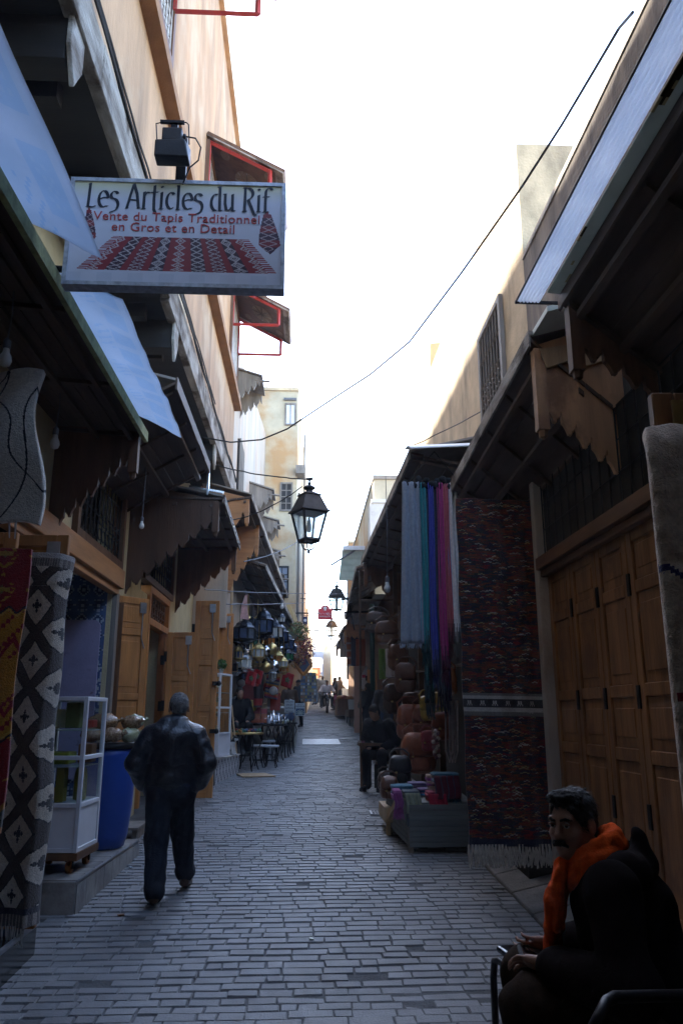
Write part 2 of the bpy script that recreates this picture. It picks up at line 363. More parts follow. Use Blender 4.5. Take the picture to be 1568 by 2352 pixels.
part(mb, 'overhang_floor', M['wood_black'], bl)
for yb in (.2, 4.25, 8.3, 12.4):
    mb = MB(); mb.box((-2.0, yb, 5.8), (.86, .2, .34)); mb.prism([(-1.56, yb-.13, 6.1), (-1.56, yb+.13, 6.1), (-1.56, yb+.13, 5.72), (-1.56, yb, 5.5), (-1.56, yb-.13, 5.72)], (.035, 0, 0), m=1)
    part(mb, 'beam_end', [M['wood_black'], M['fascia_wood']], bl, bevel=.008)
# peeling plaster patch with raised edge
mb = MB(); pts = []
for i in range(26):
    a = i/25; pts.append((-1.597, 5.9+a*4.2, 6.33+.28*math.sin(a*3.0)+.12*fbm(a*7, 1)+.1*(i % 2)))
pl = [(-1.597, 5.9, 6.3)] + pts + [(-1.597, 10.1, 6.3)]
mb.prism(pl, (.012, 0, 0)); part(mb, 'plaster_patch', M['plaster_tan'], bl)
# ground floor walls (pieces round the openings)
mb = MB(); X0, X1 = -2.75, -2.3
def lw(y0, y1, z0, z1): mb.b2((X0, y0, z0), (X1, y1, z1))
lw(-12, 5.9, 3.28, 5.98); lw(-12, 3.2, -.2, 3.28); lw(5.9, 7.55, 3.28, 5.98); lw(7.55, 9.55, 4.45, 5.98); lw(9.55, 10.9, 3.28, 5.98); lw(9.35, 11.4, -.2, 3.28)
lw(10.9, 13.3, 4.3, 5.98); lw(13.1, 16, -.2, 3.28); lw(13.3, 16, 3.28, 5.98); lw(7.55, 9.55, 3.2, 3.3)
part(mb, 'shopfront_wall', M['plaster_yellow'], bl)
# shop interior behind first opening, tiled return wall facing the viewer
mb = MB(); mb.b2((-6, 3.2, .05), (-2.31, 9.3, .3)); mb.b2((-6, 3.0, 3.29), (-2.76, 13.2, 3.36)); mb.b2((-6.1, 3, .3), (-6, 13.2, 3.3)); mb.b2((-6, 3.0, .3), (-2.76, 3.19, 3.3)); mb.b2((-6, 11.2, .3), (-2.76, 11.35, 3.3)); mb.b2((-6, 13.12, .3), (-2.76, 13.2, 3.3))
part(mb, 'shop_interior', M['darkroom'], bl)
def tilecol(u, v):
    X = u*10; Y = v*17; x = X % 1-.5; y = Y % 1-.5; r = math.hypot(x, y); a = math.atan2(y, x); st = .28+.10*math.cos(8*a)
    big = math.hypot((u*10-6) % 10-5, (Y-5) % 8-4)
    base = (.36, .42, .48); dk = (.035, .055, .12)
    if big < 1.9: return (.05, .09, .22) if int(big*5+.5*math.cos(12*math.atan2((Y-5) % 8-4, (u*10-6) % 10-5))) % 2 else (.40, .44, .47)
    if r < .12: return base
    if r < st: return dk
    if r < st+.09: return base
    return (.07, .12, .24)
grid(lambda u, v: (-4.2+1.86*u, 9.29, .3+2.98*v), 100, 160, tilecol, 'tile_wall', mat('tile_attr', (.5, .5, .5), .35, .1, 20, .05, 80, attr=True), bl, smooth=False)
# lintels, door frames
mb = MB(); mb.b2((-2.32, 5.5, 3.06), (-2.2, 9.5, 3.28)); mb.b2((-2.34, 5.5, 2.98), (-2.24, 9.42, 3.058)); part(mb, 'lintel', M['wood_orange_y'], bl, bevel=.006)
mb = MB(); mb.b2((-2.36, 9.36, .3), (-2.24, 9.48, 3.0)); part(mb, 'door_post', M['wood_grey'], bl, bevel=.004)
mb = MB()
for yy in (11.4, 13.0): mb.b2((-2.4, yy, .35), (-2.25, yy+.1, 3.42))
mb.b2((-2.4, 11.5, 3.32), (-2.25, 13.0, 3.42)); mb.b2((-2.4, 11.5, 2.86), (-2.25, 13.0, 2.96)); part(mb, 'door_frame', M['wood_orange'], bl, bevel=.006)
mb = MB(); grille(mb, (11.5, 2.96), (13.0, 3.32), -2.33, n=7, r=.012); mb.b2((-2.4, 11.5, 2.97), (-2.39, 13, 3.31)); part(mb, 'transom', M['wood_brown'], bl)
for (a, b, z0, z1) in ((7.55, 9.55, 3.3, 4.45), (10.9, 13.3, 3.44, 4.3)):
    mb = MB(); mb.b2((-2.6, a, z0), (-2.58, b, z1)); wi = part(mb, 'window', M['darkroom'], bl)
    mb = MB()
    for lo, hi in (((-2.36, a, z0), (-2.24, a+.09, z1)), ((-2.36, b-.09, z0), (-2.24, b, z1)), ((-2.36, a+.09, z0), (-2.24, b-.09, z0+.09)), ((-2.36, a+.09, z1-.09), (-2.24, b-.09, z1))): mb.b2(lo, hi)
    f = part(mb, 'window_frame', M['wood_brown'], bl); f.parent = wi
    mb = MB(); grille(mb, (a+.1, z0+.1), (b-.1, z1-.1), -2.29, n=11); g = part(mb, 'grille', M['iron'], bl); g.parent = wi
# upper windows with top hung wooden hoods and red frames
for wy in (1.7, 5.75, 10.2, 14.4):
    mb = MB(); mb.b2((-1.7, wy+.1, 8.55), (-1.597, wy+1.4, 10.0)); wi = part(mb, 'window', M['darkroom'], bl)
    mb = MB()
    for lo, hi in (((-1.597, wy, 8.5), (-1.54, wy+.1, 10.1)), ((-1.597, wy+1.4, 8.5), (-1.54, wy+1.5, 10.1)), ((-1.597, wy+.1, 8.5), (-1.54, wy+1.4, 8.6)), ((-1.597, wy+.1, 10.), (-1.54, wy+1.4, 10.1))): mb.b2(lo, hi)
    f = part(mb, 'window_frame', M['wood_brown'], bl); f.parent = wi
    mb = MB(); grille(mb, (wy+.1, 8.6), (wy+1.4, 9.98), -1.57, n=10); g = part(mb, 'grille', mat('lace_iron', (.5, .5, .52), .5, .2, 8, .1, 60), bl); g.parent = wi
    mb = MB(); h0, h1 = (-1.6, 10.2), (-.41, 9.55); nx, nz = .6/1.35, 1.19/1.35
    def hp(t, q, y): return (h0[0]+(h1[0]-h0[0])*t + q*.479, y, h0[1]+(h1[1]-h0[1])*t + q*.878)
    mb.hexa([hp(0, 0, wy), hp(1, 0, wy), hp(1, 0, wy+1.5), hp(0, 0, wy+1.5), hp(0, .05, wy), hp(1, .05, wy), hp(1, .05, wy+1.5), hp(0, .05, wy+1.5)])
    for (ta, tb, ya, yb) in ((0, 1, wy, wy+.07), (0, 1, wy+1.43, wy+1.5), (.9, 1, wy+.07, wy+1.43)):
        mb.hexa([hp(ta, -.025, ya), hp(tb, -.025, ya), hp(tb, -.025, yb), hp(ta, -.025, yb), hp(ta, -.003, ya), hp(tb, -.003, ya), hp(tb, -.003, yb), hp(ta, -.003, yb)], 1)
    for (tc_, yc_, r_) in ((.5, wy+.75, .3), (.22, wy+.3, .1), (.8, wy+.3, .1), (.22, wy+1.2, .1), (.8, wy+1.2, .1)):
        pts = [hp(tc_+r_*.8*math.cos(a)*.75, -.004, yc_+r_*math.sin(a)) for a in [q*math.pi/8 for q in range(16)]]
        mb.prism(pts, (-.479*.006, 0, -.878*.006), 2)
        if r_ > .2:
            for k in range(8):
                a = k*math.pi/4; mb.tube([hp(tc_, -.012, yc_), hp(tc_+r_*.58*math.cos(a), -.012, yc_+r_*.95*math.sin(a))], .012, 4, 1)
    part(mb, 'window_hood', [M['wood_brown'], M['fascia_wood'], mat('medallion', (.20, .13, .08), .7, .3, 40, .3, 60)], bl)
    for ya in (wy+.06, wy+1.42):
        mb = MB(); t_ = .055
        def bar(a, b): mb.tube([(a[0], ya, a[1]), (b[0], ya, b[1])], t_*.62, 4)
        bar((-1.56, 9.25), (-1.56, 10.1)); bar((-1.56, 9.25), (-.62, 9.25)); bar((-.62, 9.25), (-.62, 9.62)); bar((-1.56, 10.1), (-.62, 9.6))
        part(mb, 'sash_frame', M['red_paint'], bl)
# door leaves standing open
def leaf(parent, base, ang, wdt, ht, panels, mw, name='door_leaf', hinges=True, strap=False, th=.05, flip=1):
    """panelled leaf: base = hinge corner, ang = direction of the leaf in the xy plane"""
    mb = MB(); d = Vector((math.cos(ang), math.sin(ang), 0)); nrm = Vector((-d.y, d.x, 0)); b = Vector(base)
    def bx(u0, u1, z0, z1, t, m=0):
        p = [b+d*u0, b+d*u1]; q = nrm*t/2
        mb.hexa([p[0]-q+Vector((0, 0, z0)), p[1]-q+Vector((0, 0, z0)), p[1]+q+Vector((0, 0, z0)), p[0]+q+Vector((0, 0, z0)), p[0]-q+Vector((0, 0, z1)), p[1]-q+Vector((0, 0, z1)), p[1]+q+Vector((0, 0, z1)), p[0]+q+Vector((0, 0, z1))], m)
    s = .085
    bx(0, s, 0, ht, th); bx(wdt-s, wdt, 0, ht, th)
    zs = [0] + list(np.cumsum(panels)/sum(panels)*ht)
    for i, z in enumerate(zs):
        a = max(0, z-s/2) if 0 < i < len(zs)-1 else (0 if i == 0 else ht-s)
        bx(s, wdt-s, a, a+s, th-.002)
    for z0, z1 in zip(zs[:-1], zs[1:]):
        bx(s, wdt-s, z0+s/2, z1-s/2, th*.35)
        bx(s+.035, wdt-s-.035, z0+s/2+.07, z1-s/2-.07, th*.62)
    o = part(mb, name, mw, parent, bevel=.006, seg=1)
    if hinges:
        for z in (.25*ht, .55*ht, .85*ht):
            mh = MB(); p = b-d*.012+nrm*.0; mh.box((p.x, p.y, p.z+z), (.072, .045, .15)); h = part(mh, 'hinge', M['iron'], parent); h.parent = o
    if strap:
        mh = MB(); p = b+d*(wdt-.1)
        for s_ in (-1, 1):
            q = p + nrm*s_*.035
            mh.box((q.x, q.y, q.z+ht-.12), (.09, .02, .13), ang); mh.tube([q+Vector((0, 0, ht-.1)), q+Vector((.0, 0, ht-.5)), q+d*.05+Vector((0, 0, ht-.62))], .008, 5)
        h = part(mh, 'bolt', M['metal_grey'], parent); h.parent = o
    return o
leaf(bl, (-2.33, 9.62, .95), rad(48), .5, 2.06, [2.2, 2, 1.1], M['wood_orange'], strap=True)
leaf(bl, (-2.30, 9.56, .42), rad(60), .12, 2.5, [1], M['wood_brown'], hinges=False)
leaf(bl, (-2.08, 12.05, .4), rad(-3), .42, 2.4, [2, 3, 2], M['wood_orange'], strap=True)
leaf(bl, (-1.72, 12.32, .40), rad(-2), .37, 2.92, [1.4, 1.4, 1.5, .9, 1.2], M['wood_orange'], strap=True)
leaf(bl, (-1.80, 16.2, .7), rad(-4), .32, 2.9, [1.6, 1.6, .8], M['wood_orange'], strap=True)
leaf(bl, (-2.28, 12.9, .4), rad(8), .3, 2.4, [1.4, 1.4], M['wood_orange'], strap=False)
# padlock hasps
mb = MB()
for (x, z) in ((-1.37, 1.35), (-1.36, 2.05)): mb.box((x, 12.25, z), (.1, .06, .06)); mb.ball((x+.05, 12.22, z), .04)
part(mb, 'hasp', M['iron'], bl)
# overhead cable stapled along the fascia
mb = MB()
mb.tube([(-1.50, y, 6.36+.03*math.sin(y*3)+.05*fbm(y, 3)) for y in np.arange(-3, 16, .35)], .016, 5)
mb.tube([(-1.485, y, 6.30+.04*math.sin(y*1.3+1)+.05*fbm(y, 8)) for y in np.arange(-3, 16, .35)], .012, 5)
mb.tube([(-1.49, y, 6.42+.05*fbm(y*2, 13)) for y in np.arange(2, 12, .35)], .01, 5)
tag(mb.build('cable_bundle', M['wire'], loc=(-1.49, 6, 6.36)), 'black cables stapled along the weathered beam of the salmon building', 'cable')
# ================================================================== buildings further along on the left
def block(name, lab, poly, z0, z1, m, cap=None, capm=None):
    """poly: plan polygon"""
    b = thing(name, (poly[0][0], poly[0][1], z0), lab, 'building')
    mb = MB(); mb.prism([(x, y, z0) for x, y in poly], (0, 0, z1-z0)); part(mb, 'wall', m, b)
    if cap:
        cx = sum(p[0] for p in poly)/len(poly); cy = sum(p[1] for p in poly)/len(poly)
        mb = MB(); mb.prism([(x+(x-cx)*.012, y+(y-cy)*.012, z1+.002) for x, y in poly], (0, 0, cap)); part(mb, 'parapet', capm or m, b)
    return b
b2 = thing('plaster_building', (-1.6, 18, 0), 'stained pale plaster house with grey wooden hoods behind the salmon building', 'building')
mb = MB(); mb.hexa([(-7, 16.01, 3.3), (-1.62, 16.01, 3.3), (-1.5, 31, 3.3), (-7, 31, 3.3), (-7, 16.01, 9.6), (-1.62, 16.01, 9.6), (-1.5, 31, 12.2), (-7, 31, 12.2)]); part(mb, 'wall', mat('plaster_pale', (.50, .42, .34), .92, .15, 1.3, .25, 35, stretch=(1, 1, .25), patch=(.50, .36, .26), pscale=.7, pth=.57, streak=((.30, .27, .24), 2.2, .6, (1, 1, .1))), b2)
mb = MB(); mb.b2((-9, 16.5, 9.0), (-4, 36, 18.5)); part(mb, 'unseen_shade_block', M['plaster_grey'], b2)  # unseen setback block, added and sized to shade the right walls
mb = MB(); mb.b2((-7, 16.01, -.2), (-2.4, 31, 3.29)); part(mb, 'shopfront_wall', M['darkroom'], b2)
for (ya, yb, z0, z1) in ((17.1, 18.2, 6.15, 7.75),):
    mb = MB(); mb.b2((-1.63, ya, z0), (-1.57, yb, z1)); wi = part(mb, 'window', M['darkroom'], b2)
    mb = MB(); grille(mb, (ya, z0), (yb, z1), -1.55, n=8, r=.016); g = part(mb, 'grille', M['wood_grey'], b2); g.parent = wi
def step_edge(x0, z0, x1, z1, n, dz):
    """scalloped descending edge between two points in the xz plane"""
    pts = []
    for i in range(n):
        a = i/n; b = (i+1)/n; xa = x0+(x1-x0)*a; xb = x0+(x1-x0)*b; za = z0+(z1-z0)*a; zb = z0+(z1-z0)*b; w_ = xb-xa
        for f, q in ((0, 0), (.13, 0), (.135, .34), (.27, .35), (.275, .6), (.39, .62), (.415, .95), (.46, 1.2), (.51, .95), (.54, .5), (.66, .46), (.77, .34), (.86, .16), (.93, -.06), (.965, -.08)): pts.append((xa+w_*f, za+(zb-za)*(f*.55 if f < .54 else f)+dz*q))
    pts.append((x1, z1)); return pts
for (yh, z0, l, h) in ((16.15, 8.62, .5, .75), (20.6, 7.2, .62, .95), (22.2, 6.75, .72, .9), (23.8, 6.15, .72, .95), (25.4, 5.7, .8, .95)):
    mb = MB(); x0 = -1.585
    poly = [(x0, z0+h*.55)] + [(x0+l, z0+h*.32)] + [(x, z) for x, z in step_edge(x0+l, z0+h*.05, x0, z0-h*.45, 4, .12)]
    mb.prism([(x, yh, z) for x, z in poly], (0, .05, 0)); mb.prism([(x, yh+1.0, z) for x, z in poly], (0, .05, 0))
    mb.hexa([(x0, yh-.05, z0+h*.56), (x0+l+.06, yh-.05, z0+h*.33), (x0+l+.06, yh+1.1, z0+h*.33), (x0, yh+1.1, z0+h*.56), (x0, yh-.05, z0+h*.6), (x0+l+.06, yh-.05, z0+h*.37), (x0+l+.06, yh+1.1, z0+h*.37), (x0, yh+1.1, z0+h*.6)])
    mb.tube([(x0+l-.1, yh+.02, z0+h*.22), (x0+l+.22, yh+.02, z0+h*.19)], .03, 5)
    part(mb, 'window_hood', M['wood_grey'], b2)
b3 = block('plaster_tower', 'tall cream house with peeling ochre patches facing up the street behind the hanging lantern', [(-2.6, 27, ), (-.38, 27), (.02, 41), (-4, 41)], 4.6, 13.2, M['plaster_cream'], .12, M['plaster_tan'])
def win(b, c, w_, h, face=-1, m='darkroom', frame=.06, bars=3, fm='wood_grey'):
    x, y, z = c; mb = MB(); mb.b2((x, y-.012, z), (x+w_, y+.05, z+h)); wi = part(mb, 'window', M[m], b)
    mb = MB(); f = frame
    for lo, hi in (((x-f, y-.05, z-f), (x, y+.02, z+h+f)), ((x+w_, y-.05, z-f), (x+w_+f, y+.02, z+h+f)), ((x, y-.05, z-f), (x+w_, y+.02, z)), ((x, y-.05, z+h), (x+w_, y+.02, z+h+f))): mb.b2(lo, hi)
    for i in range(1, bars+1): mb.b2((x, y-.035, z+h*i/(bars+1)-.015), (x+w_, y-.015, z+h*i/(bars+1)+.015))
    mb.b2((x+w_/2-.015, y-.035, z), (x+w_/2+.015, y-.014, z+h)); fr = part(mb, 'window_frame', M[fm], b); fr.parent = wi
win(b3, (-.92, 27, 8.65), .34, .95); win(b3, (-1.03, 27, 5.0+.55), .36, 1.0, m='plaster_blue', fm='iron'); win(b3, (-.80, 27, 11.9), .3, .75, m='alu_white', bars=0)
mb = MB()
mb.tube([(-.30, 28.2, 4.6), (-.30, 28.2, 9.6)], .05, 6); mb.tube([(-.12, 30, 5), (-.12, 30, 12.6)], .04, 6); mb.b2((-.42, 26.6, 9.9), (-.1, 27.4, 10.2)); part(mb, 'drain_pipe', M['wood_grey'], b3)
mb = MB(); mb.b2((-.9, 26.9, 12.82), (-.44, 27.02, 12.9)); mb.tube([(-.66, 26.95, 13.2), (-.66, 26.95, 14)], .02, 5); part(mb, 'antenna', M['wire_grey'], b3)
mb = MB(); mb.hexa([(-2.4, 25.2, 4.35), (-.28, 25.2, 4.1), (.0, 30, 3.7), (-2.4, 30, 3.9), (-2.4, 25.2, 5.0), (-.5, 25.2, 5.0), (-.2, 30, 4.9), (-2.4, 30, 4.9)]); part(mb, 'jetty', mat('plaster_ochre', (.48, .34, .14), .9, .12, 3, .15, 40), b3)
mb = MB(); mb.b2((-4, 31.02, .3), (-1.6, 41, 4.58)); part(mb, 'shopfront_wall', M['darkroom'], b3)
# ================================================================== RIGHT BUILDINGS
br = thing('plaster_building', (2.3, 4, 0), 'grey stained plaster building above the wooden shutters, right foreground', 'building')
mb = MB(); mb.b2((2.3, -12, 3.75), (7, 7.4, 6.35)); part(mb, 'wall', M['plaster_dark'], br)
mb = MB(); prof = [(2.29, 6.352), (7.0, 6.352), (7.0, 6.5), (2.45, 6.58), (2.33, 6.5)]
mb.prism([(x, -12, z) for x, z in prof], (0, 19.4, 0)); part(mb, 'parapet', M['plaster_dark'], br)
mb = MB(); mb.b2((2.26, -12, -.2), (2.9, 7.1, .34)); mb.b2((2.24, -12, .34), (2.9, 2.2, 3.74)); mb.b2((2.26, 7.0, .34), (2.9, 7.4, 3.74)); mb.b2((2.75, 2.2, .34), (2.9, 7.0, 3.74))
part(mb, 'shopfront_wall', M['plaster_grey'], br)
mb = MB(); mb.b2((2.10, 6.93, .1), (2.24, 7.04, 3.9)); part(mb, 'pillar', M['plaster_grey'], br, bevel=.01)
mb = MB(); mb.b2((2.19, 2.2, 2.972), (2.295, 6.92, 3.74)); part(mb, 'dark_opening', M['darkroom'], br)
mb = MB(); grille(mb, (2.25, 3.0), (6.9, 3.7), 2.17, n=26, r=.007, curls=False); part(mb, 'grille', M['iron'], br)
mb = MB(); mb.b2((2.08, 2.2, 2.86), (2.3, 6.92, 2.97)); mb.b2((2.12, 2.2, 2.80), (2.24, 6.92, 2.858)); part(mb, 'cornice', wood('wood_cornice', (.15, .07, .03), 'y', .3, .6), br, bevel=.008)
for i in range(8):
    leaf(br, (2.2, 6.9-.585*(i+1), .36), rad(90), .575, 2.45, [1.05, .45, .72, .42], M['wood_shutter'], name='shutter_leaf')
mb = MB(); mb.b2((2.1, 2.2, .28), (2.34, 6.92, .352)); part(mb, 'door_sill', M['wood_grey'], br, bevel=.006)
# second right house
br2 = thing('plaster_building', (2.3, 10, 0), 'sunlit plaster house with an iron window grille above the scarf stall', 'building')
mb = MB(); mb.prism([(2.31, 7.42, 3.9), (6, 7.42, 3.9), (6, 16.5, 3.9), (2.25, 16.5, 3.9)], (0, 0, 3.95)); part(mb, 'wall', M['plaster_tan'], br2)
mb = MB(); mb.hexa([(2.33, 7.44, 7.852), (6, 7.44, 7.852), (6, 16.5, 7.852), (2.28, 16.5, 7.852), (2.42, 7.5, 7.92), (6, 7.5, 7.9), (6, 16.5, 7.9), (2.36, 16.5, 7.92)]); part(mb, 'parapet', M['plaster_tan'], br2)
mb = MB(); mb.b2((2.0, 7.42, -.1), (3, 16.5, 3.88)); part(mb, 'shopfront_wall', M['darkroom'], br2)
mb = MB(); mb.b2((2.285, 8.35, 5.3), (2.33, 9.45, 6.42)); wi = part(mb, 'window', M['darkroom'], br2)
mb = MB(); grille(mb, (8.4, 5.34), (9.4, 6.38), 2.265, n=7, r=.014)
for lo, hi in (((2.25, 8.3, 5.25), (2.3, 8.38, 6.47)), ((2.25, 9.42, 5.25), (2.3, 9.5, 6.47)), ((2.25, 8.38, 5.25), (2.3, 9.42, 5.32)), ((2.25, 8.38, 6.4), (2.3, 9.42, 6.47))): mb.b2(lo, hi)
g = part(mb, 'grille', M['wood_grey'], br2); g.parent = wi
c0, c1, c2, c3 = atY(984, 905, 15.4), atY(1012, 905, 15.4), atY(1018, 786, 15.4), atY(988, 788, 15.4); c0.z = c1.z = 7.7
tag(MB().prism([c0, c1, c2, c3], (0, .45, 0)).build('chimney', M['plaster_orange'], loc=c0), 'small leaning ochre chimney on the sunlit roof line, right side', 'chimney')
b = block('plaster_building', 'cream stepped house block rising behind the long right awning', [(1.95, 22), (6, 22), (6, 32), (1.95, 32)], 4.9, 8.3, M['plaster_cream'], .12, M['stain_edge'])
mb = MB(); mb.b2((1.82, 21.9, 6.2), (2.9, 22.6, 7.55)); mb.b2((1.86, 21.85, 7.552), (2.95, 22.5, 7.66)); part(mb, 'buttress', M['plaster_white'], b)
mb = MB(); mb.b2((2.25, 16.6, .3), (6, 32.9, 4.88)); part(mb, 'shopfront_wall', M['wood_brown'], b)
b = block('plaster_building', 'orange tinted plaster house behind the ribbed sheet awning', [(1.78, 33), (6, 33), (6, 43), (2.3, 43)], 4.4, 8.75, M['plaster_orange'], .1, M['plaster_tan'])
mb = MB(); mb.tube([(1.77, 33.3, 3), (1.77, 33.3, 8.7)], .05, 6); part(mb, 'drain_pipe', M['alu_white'], b)
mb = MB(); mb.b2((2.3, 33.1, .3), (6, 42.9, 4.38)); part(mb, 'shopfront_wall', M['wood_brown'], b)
b = block('plaster_building', 'grey blue plaster house with small dark windows at the far bend', [(2.45, 43.2), (7, 43.2), (7, 62), (2.1, 62)], 1, 8.0, M['plaster_white'], .1, M['plaster_grey'])
for k, yy in enumerate((46, 50, 55)):
    mb = MB(); xx = 2.45-.35*(yy-43.2)/18.8; mb.b2((xx-.02, yy, 5.2), (xx+.2, yy+.9, 6.7)); part(mb, 'window', M['plaster_blue'], b)
b = block('plaster_building', 'pale cream house wall closing the far end of the street', [(1.55, 69), (6, 69), (6, 78), (2.2, 78)], 2, 8.0, M['plaster_cream'])
b = block('plaster_building', 'low ochre house corner beside the far cream wall', [(2.05, 63), (5, 63), (5, 68.5), (2.2, 68.5)], 2, 6.6, M['plaster_orange'], .1, M['plaster_tan'])
b = block('plaster_building', 'bluish house with a shop front at the end of the street', [(-5, 68), (1.55, 68), (1.54, 80), (-5, 80)], 2, 6.8, M['plaster_blue'])
win(b, (.35, 68, 3.4), .45, 1.3, bars=1); win(b, (.95, 68, 3.4), .45, 1.3, bars=1)
for (x0, x1, yy, zt, lab) in ((-6, .6, 92, 11.5, 'pale distant house above the far shop front, left of the street'), (.9, 2.2, 104, 12.0, 'distant white house with a small roof hut'), (2.6, 9, 96, 11.0, 'distant bluish house on the right of the skyline')):
    b = block('distant_house', lab, [(x0, yy), (x1, yy), (x1, yy+8), (x0, yy+8)], 2, zt, M['plaster_white'])
    mb = MB(); mb.b2((x0+.2, yy+1, zt+.002), (x0+.9, yy+2, zt+1.1)); part(mb, 'roof_hut', M['plaster_grey'], b)
for (x0, x1, y0, y1, zt, lab, nm) in ((-12, -4.2, 41, 66, 9.5, 'left row of houses at the far bend', 'plaster_building'),):
    b = block(nm, 'shaded cream house beyond the lantern shops on the left', [(-4, 41.1), (.1, 41.1), (.55, 60), (-4, 60)], 1, 7.0, M['plaster_cream'])
# covered passage behind the viewer
bp_ = thing('passage', (0, -8, 0), 'dark covered passage behind the viewer', 'passage')
mb = MB(); mb.b2((-2.3, -12, 3.3), (2.24, 1.0, 3.5)); mb.b2((-2.3, .8, 3.5), (2.24, 1.0, 6.2)); part(mb, 'vault', M['plaster_grey'], bp_)
mb = MB(); mb.b2((-2.3, -12.2, -.1), (2.3, -12.01, 3.6)); part(mb, 'end_wall', M['darkroom'], bp_)
M['wood_panel2'] = wood('wood_panel2', (.085, .040, .019), 'z', .3, .65, 7)
rsn = thing('shade_blocker', (.3, 2, 5.2), 'unseen reed slats added over the street to darken the foreground', 'screen')  # unseen slats added overhead only to darken the near street
mb = MB()
for k in range(60): mb.tube([(-.6, .9+k*.038, 5.24), (1.1, .9+k*.038, 5.24)], .0185, 5)
for x in (-.4, .3, 1.0): mb.tube([(x, .9, 5.2), (x, 3.16, 5.2)], .03, 6)
part(mb, 'blocker_slats', M['wood_light'], rsn)
# ================================================================== AWNINGS
def awning(lab, y0, y1, o0, o1, w0, w1, mdark='wood_dark', trim=None, panels=(), nb=7, rafters=6, edge=.1, pm='wood_panel', sub=0, pend=.16, loc=None):
    """o0,o1 outer eave (x,z) at y0,y1; w0,w1 the wall line. Boards run along the street over rafters."""
    a = thing('wooden_awning', loc or ((o0[0]+w0[0])/2, y0, o0[1]), lab, 'awning', 'wooden awnings over the shop fronts')
    def P(t, y, dz=0):
        s = (y-y0)/(y1-y0); ox = o0[0]+(o1[0]-o0[0])*s; oz = o0[1]+(o1[1]-o0[1])*s; wx = w0[0]+(w1[0]-w0[0])*s; wz = w0[1]+(w1[1]-w0[1])*s
        return Vector((ox+(wx-ox)*t, y, oz+(wz-oz)*t+dz))
    mb = MB()
    for i in range(nb):
        t0, t1 = i/nb+.004, (i+1)/nb-.004; j = rnd(-.012, .012)
        k = max(1, int((y1-y0)/1.6))
        for q in range(k):
            ya, yb = y0+(y1-y0)*q/k, y0+(y1-y0)*(q+1)/k; e = rnd(-.05, .05) if i == 0 else 0
            mb.hexa([P(t0, ya, j), P(t1, ya, j), P(t1, yb, j), P(t0, yb, j), P(t0, ya, j+.03), P(t1, ya, j+.03), P(t1, yb, j+.03), P(t0, yb, j+.03)])
    part(mb, 'roof_boards', M[mdark], a)
    rise = max(0, (o0[1]+.25)-w0[1]); mb = MB(); mb.hexa([P(0, y0, .045), P(1, y0, .045+rise), P(1, y1, .045+rise), P(0, y1, .045), P(0, y0, .07), P(1, y0, .07+rise), P(1, y1, .07+rise), P(0, y1, .07)]); part(mb, 'roof_cover', M['stain_edge'], a)
    mb = MB()
    for i in range(rafters):
        y = y0+.1+(y1-y0-.2)*i/(rafters-1)
        mb.hexa([P(.03, y-.02, -.045), P(1, y-.02, -.045), P(1, y+.02, -.045), P(.03, y+.02, -.045), P(.03, y-.02, -.014), P(1, y-.02, -.014), P(1, y+.02, -.014), P(.03, y+.02, -.014)])
    for t in (.10, .5):
        mb.hexa([P(t, y0, -.085), P(t+.05, y0, -.085), P(t+.05, y1, -.085), P(t, y1, -.085), P(t, y0, -.047), P(t+.05, y0, -.047), P(t+.05, y1, -.047), P(t, y1, -.047)])
    part(mb, 'rafters', M[mdark], a)
    mb = MB(); L = int((y1-y0)/.5)
    for i in range(L):
        ya, yb = y0+(y1-y0)*i/L, y0+(y1-y0)*(i+1)/L; e = rnd(-.006, .006)
        mb.hexa([P(-.02, ya, -.0-edge/2+e), P(0, ya, -edge/2+e), P(0, yb, -edge/2+e), P(-.02, yb, -edge/2+e), P(-.02, ya, .07), P(0, ya, .07), P(0, yb, .07), P(-.02, yb, .07)])
    part(mb, 'eave_edge', M[trim or 'fascia_wood'], a)
    for (yp, drop_o, drop_w, pm_, n) in panels:
        A = P(.06, yp, -.02); B = P(1, yp, -.02)
        low = step_edge(A.x, A.z-drop_o, B.x, B.z-drop_w, n, .085)
        mb = MB(); mb.prism([(A.x, yp, A.z+(.03 if rise else 0))] + [(x, yp, z) for x, z in low] + [(B.x, yp, B.z+rise*.96)], (0, .045, 0))
        sg = 1 if A.x < B.x else -1
        mb.b2((A.x-sg*.02, yp-.02, A.z-drop_o-pend), (A.x+sg*.06, yp+.065, A.z+.0)); mb.lathe([(.0, -.07), (.03, -.05), (.035, 0)], (A.x+sg*.02, yp+.02, A.z-drop_o-pend), 6)
        part(mb, 'end_panel', M[pm_], a)
    return a
awning('dark plank awning along the top right corner with a plastic gutter on its edge', -6, 4.5, (1.62, 4.2), (1.62, 4.17), (2.28, 3.62), (2.28, 3.62), panels=((4.42, .28, .2, 'wood_brown', 5),), trim='wood_dark', rafters=10)
awning('dark plank awning with a carved brown end panel above the right shutters', 5.1, 8.95, (1.60, 4.22), (1.62, 4.02), (2.26, 3.60), (2.26, 3.52), panels=((5.12, .46, .44, 'wood_panel', 6), (8.85, .2, .3, 'wood_brown', 5)), trim='fascia_wood')
awning('long dark awning above the scarf and leather stall', 8.6, 17, (1.2, 4.52), (1.22, 4.85), (2.26, 4.3), (2.26, 4.6), panels=((16.9, .3, .9, 'wood_brown', 4),), trim='fascia_wood', rafters=11)
awning('dark plank awning with bare bulbs above the left carpets', -6, 6.95, (-1.52, 4.08), (-1.52, 4.1), (-2.3, 4.16), (-2.3, 4.16), panels=((6.85, .2, 1.02, 'wood_brown', 8),), trim='wood_dark', rafters=12)
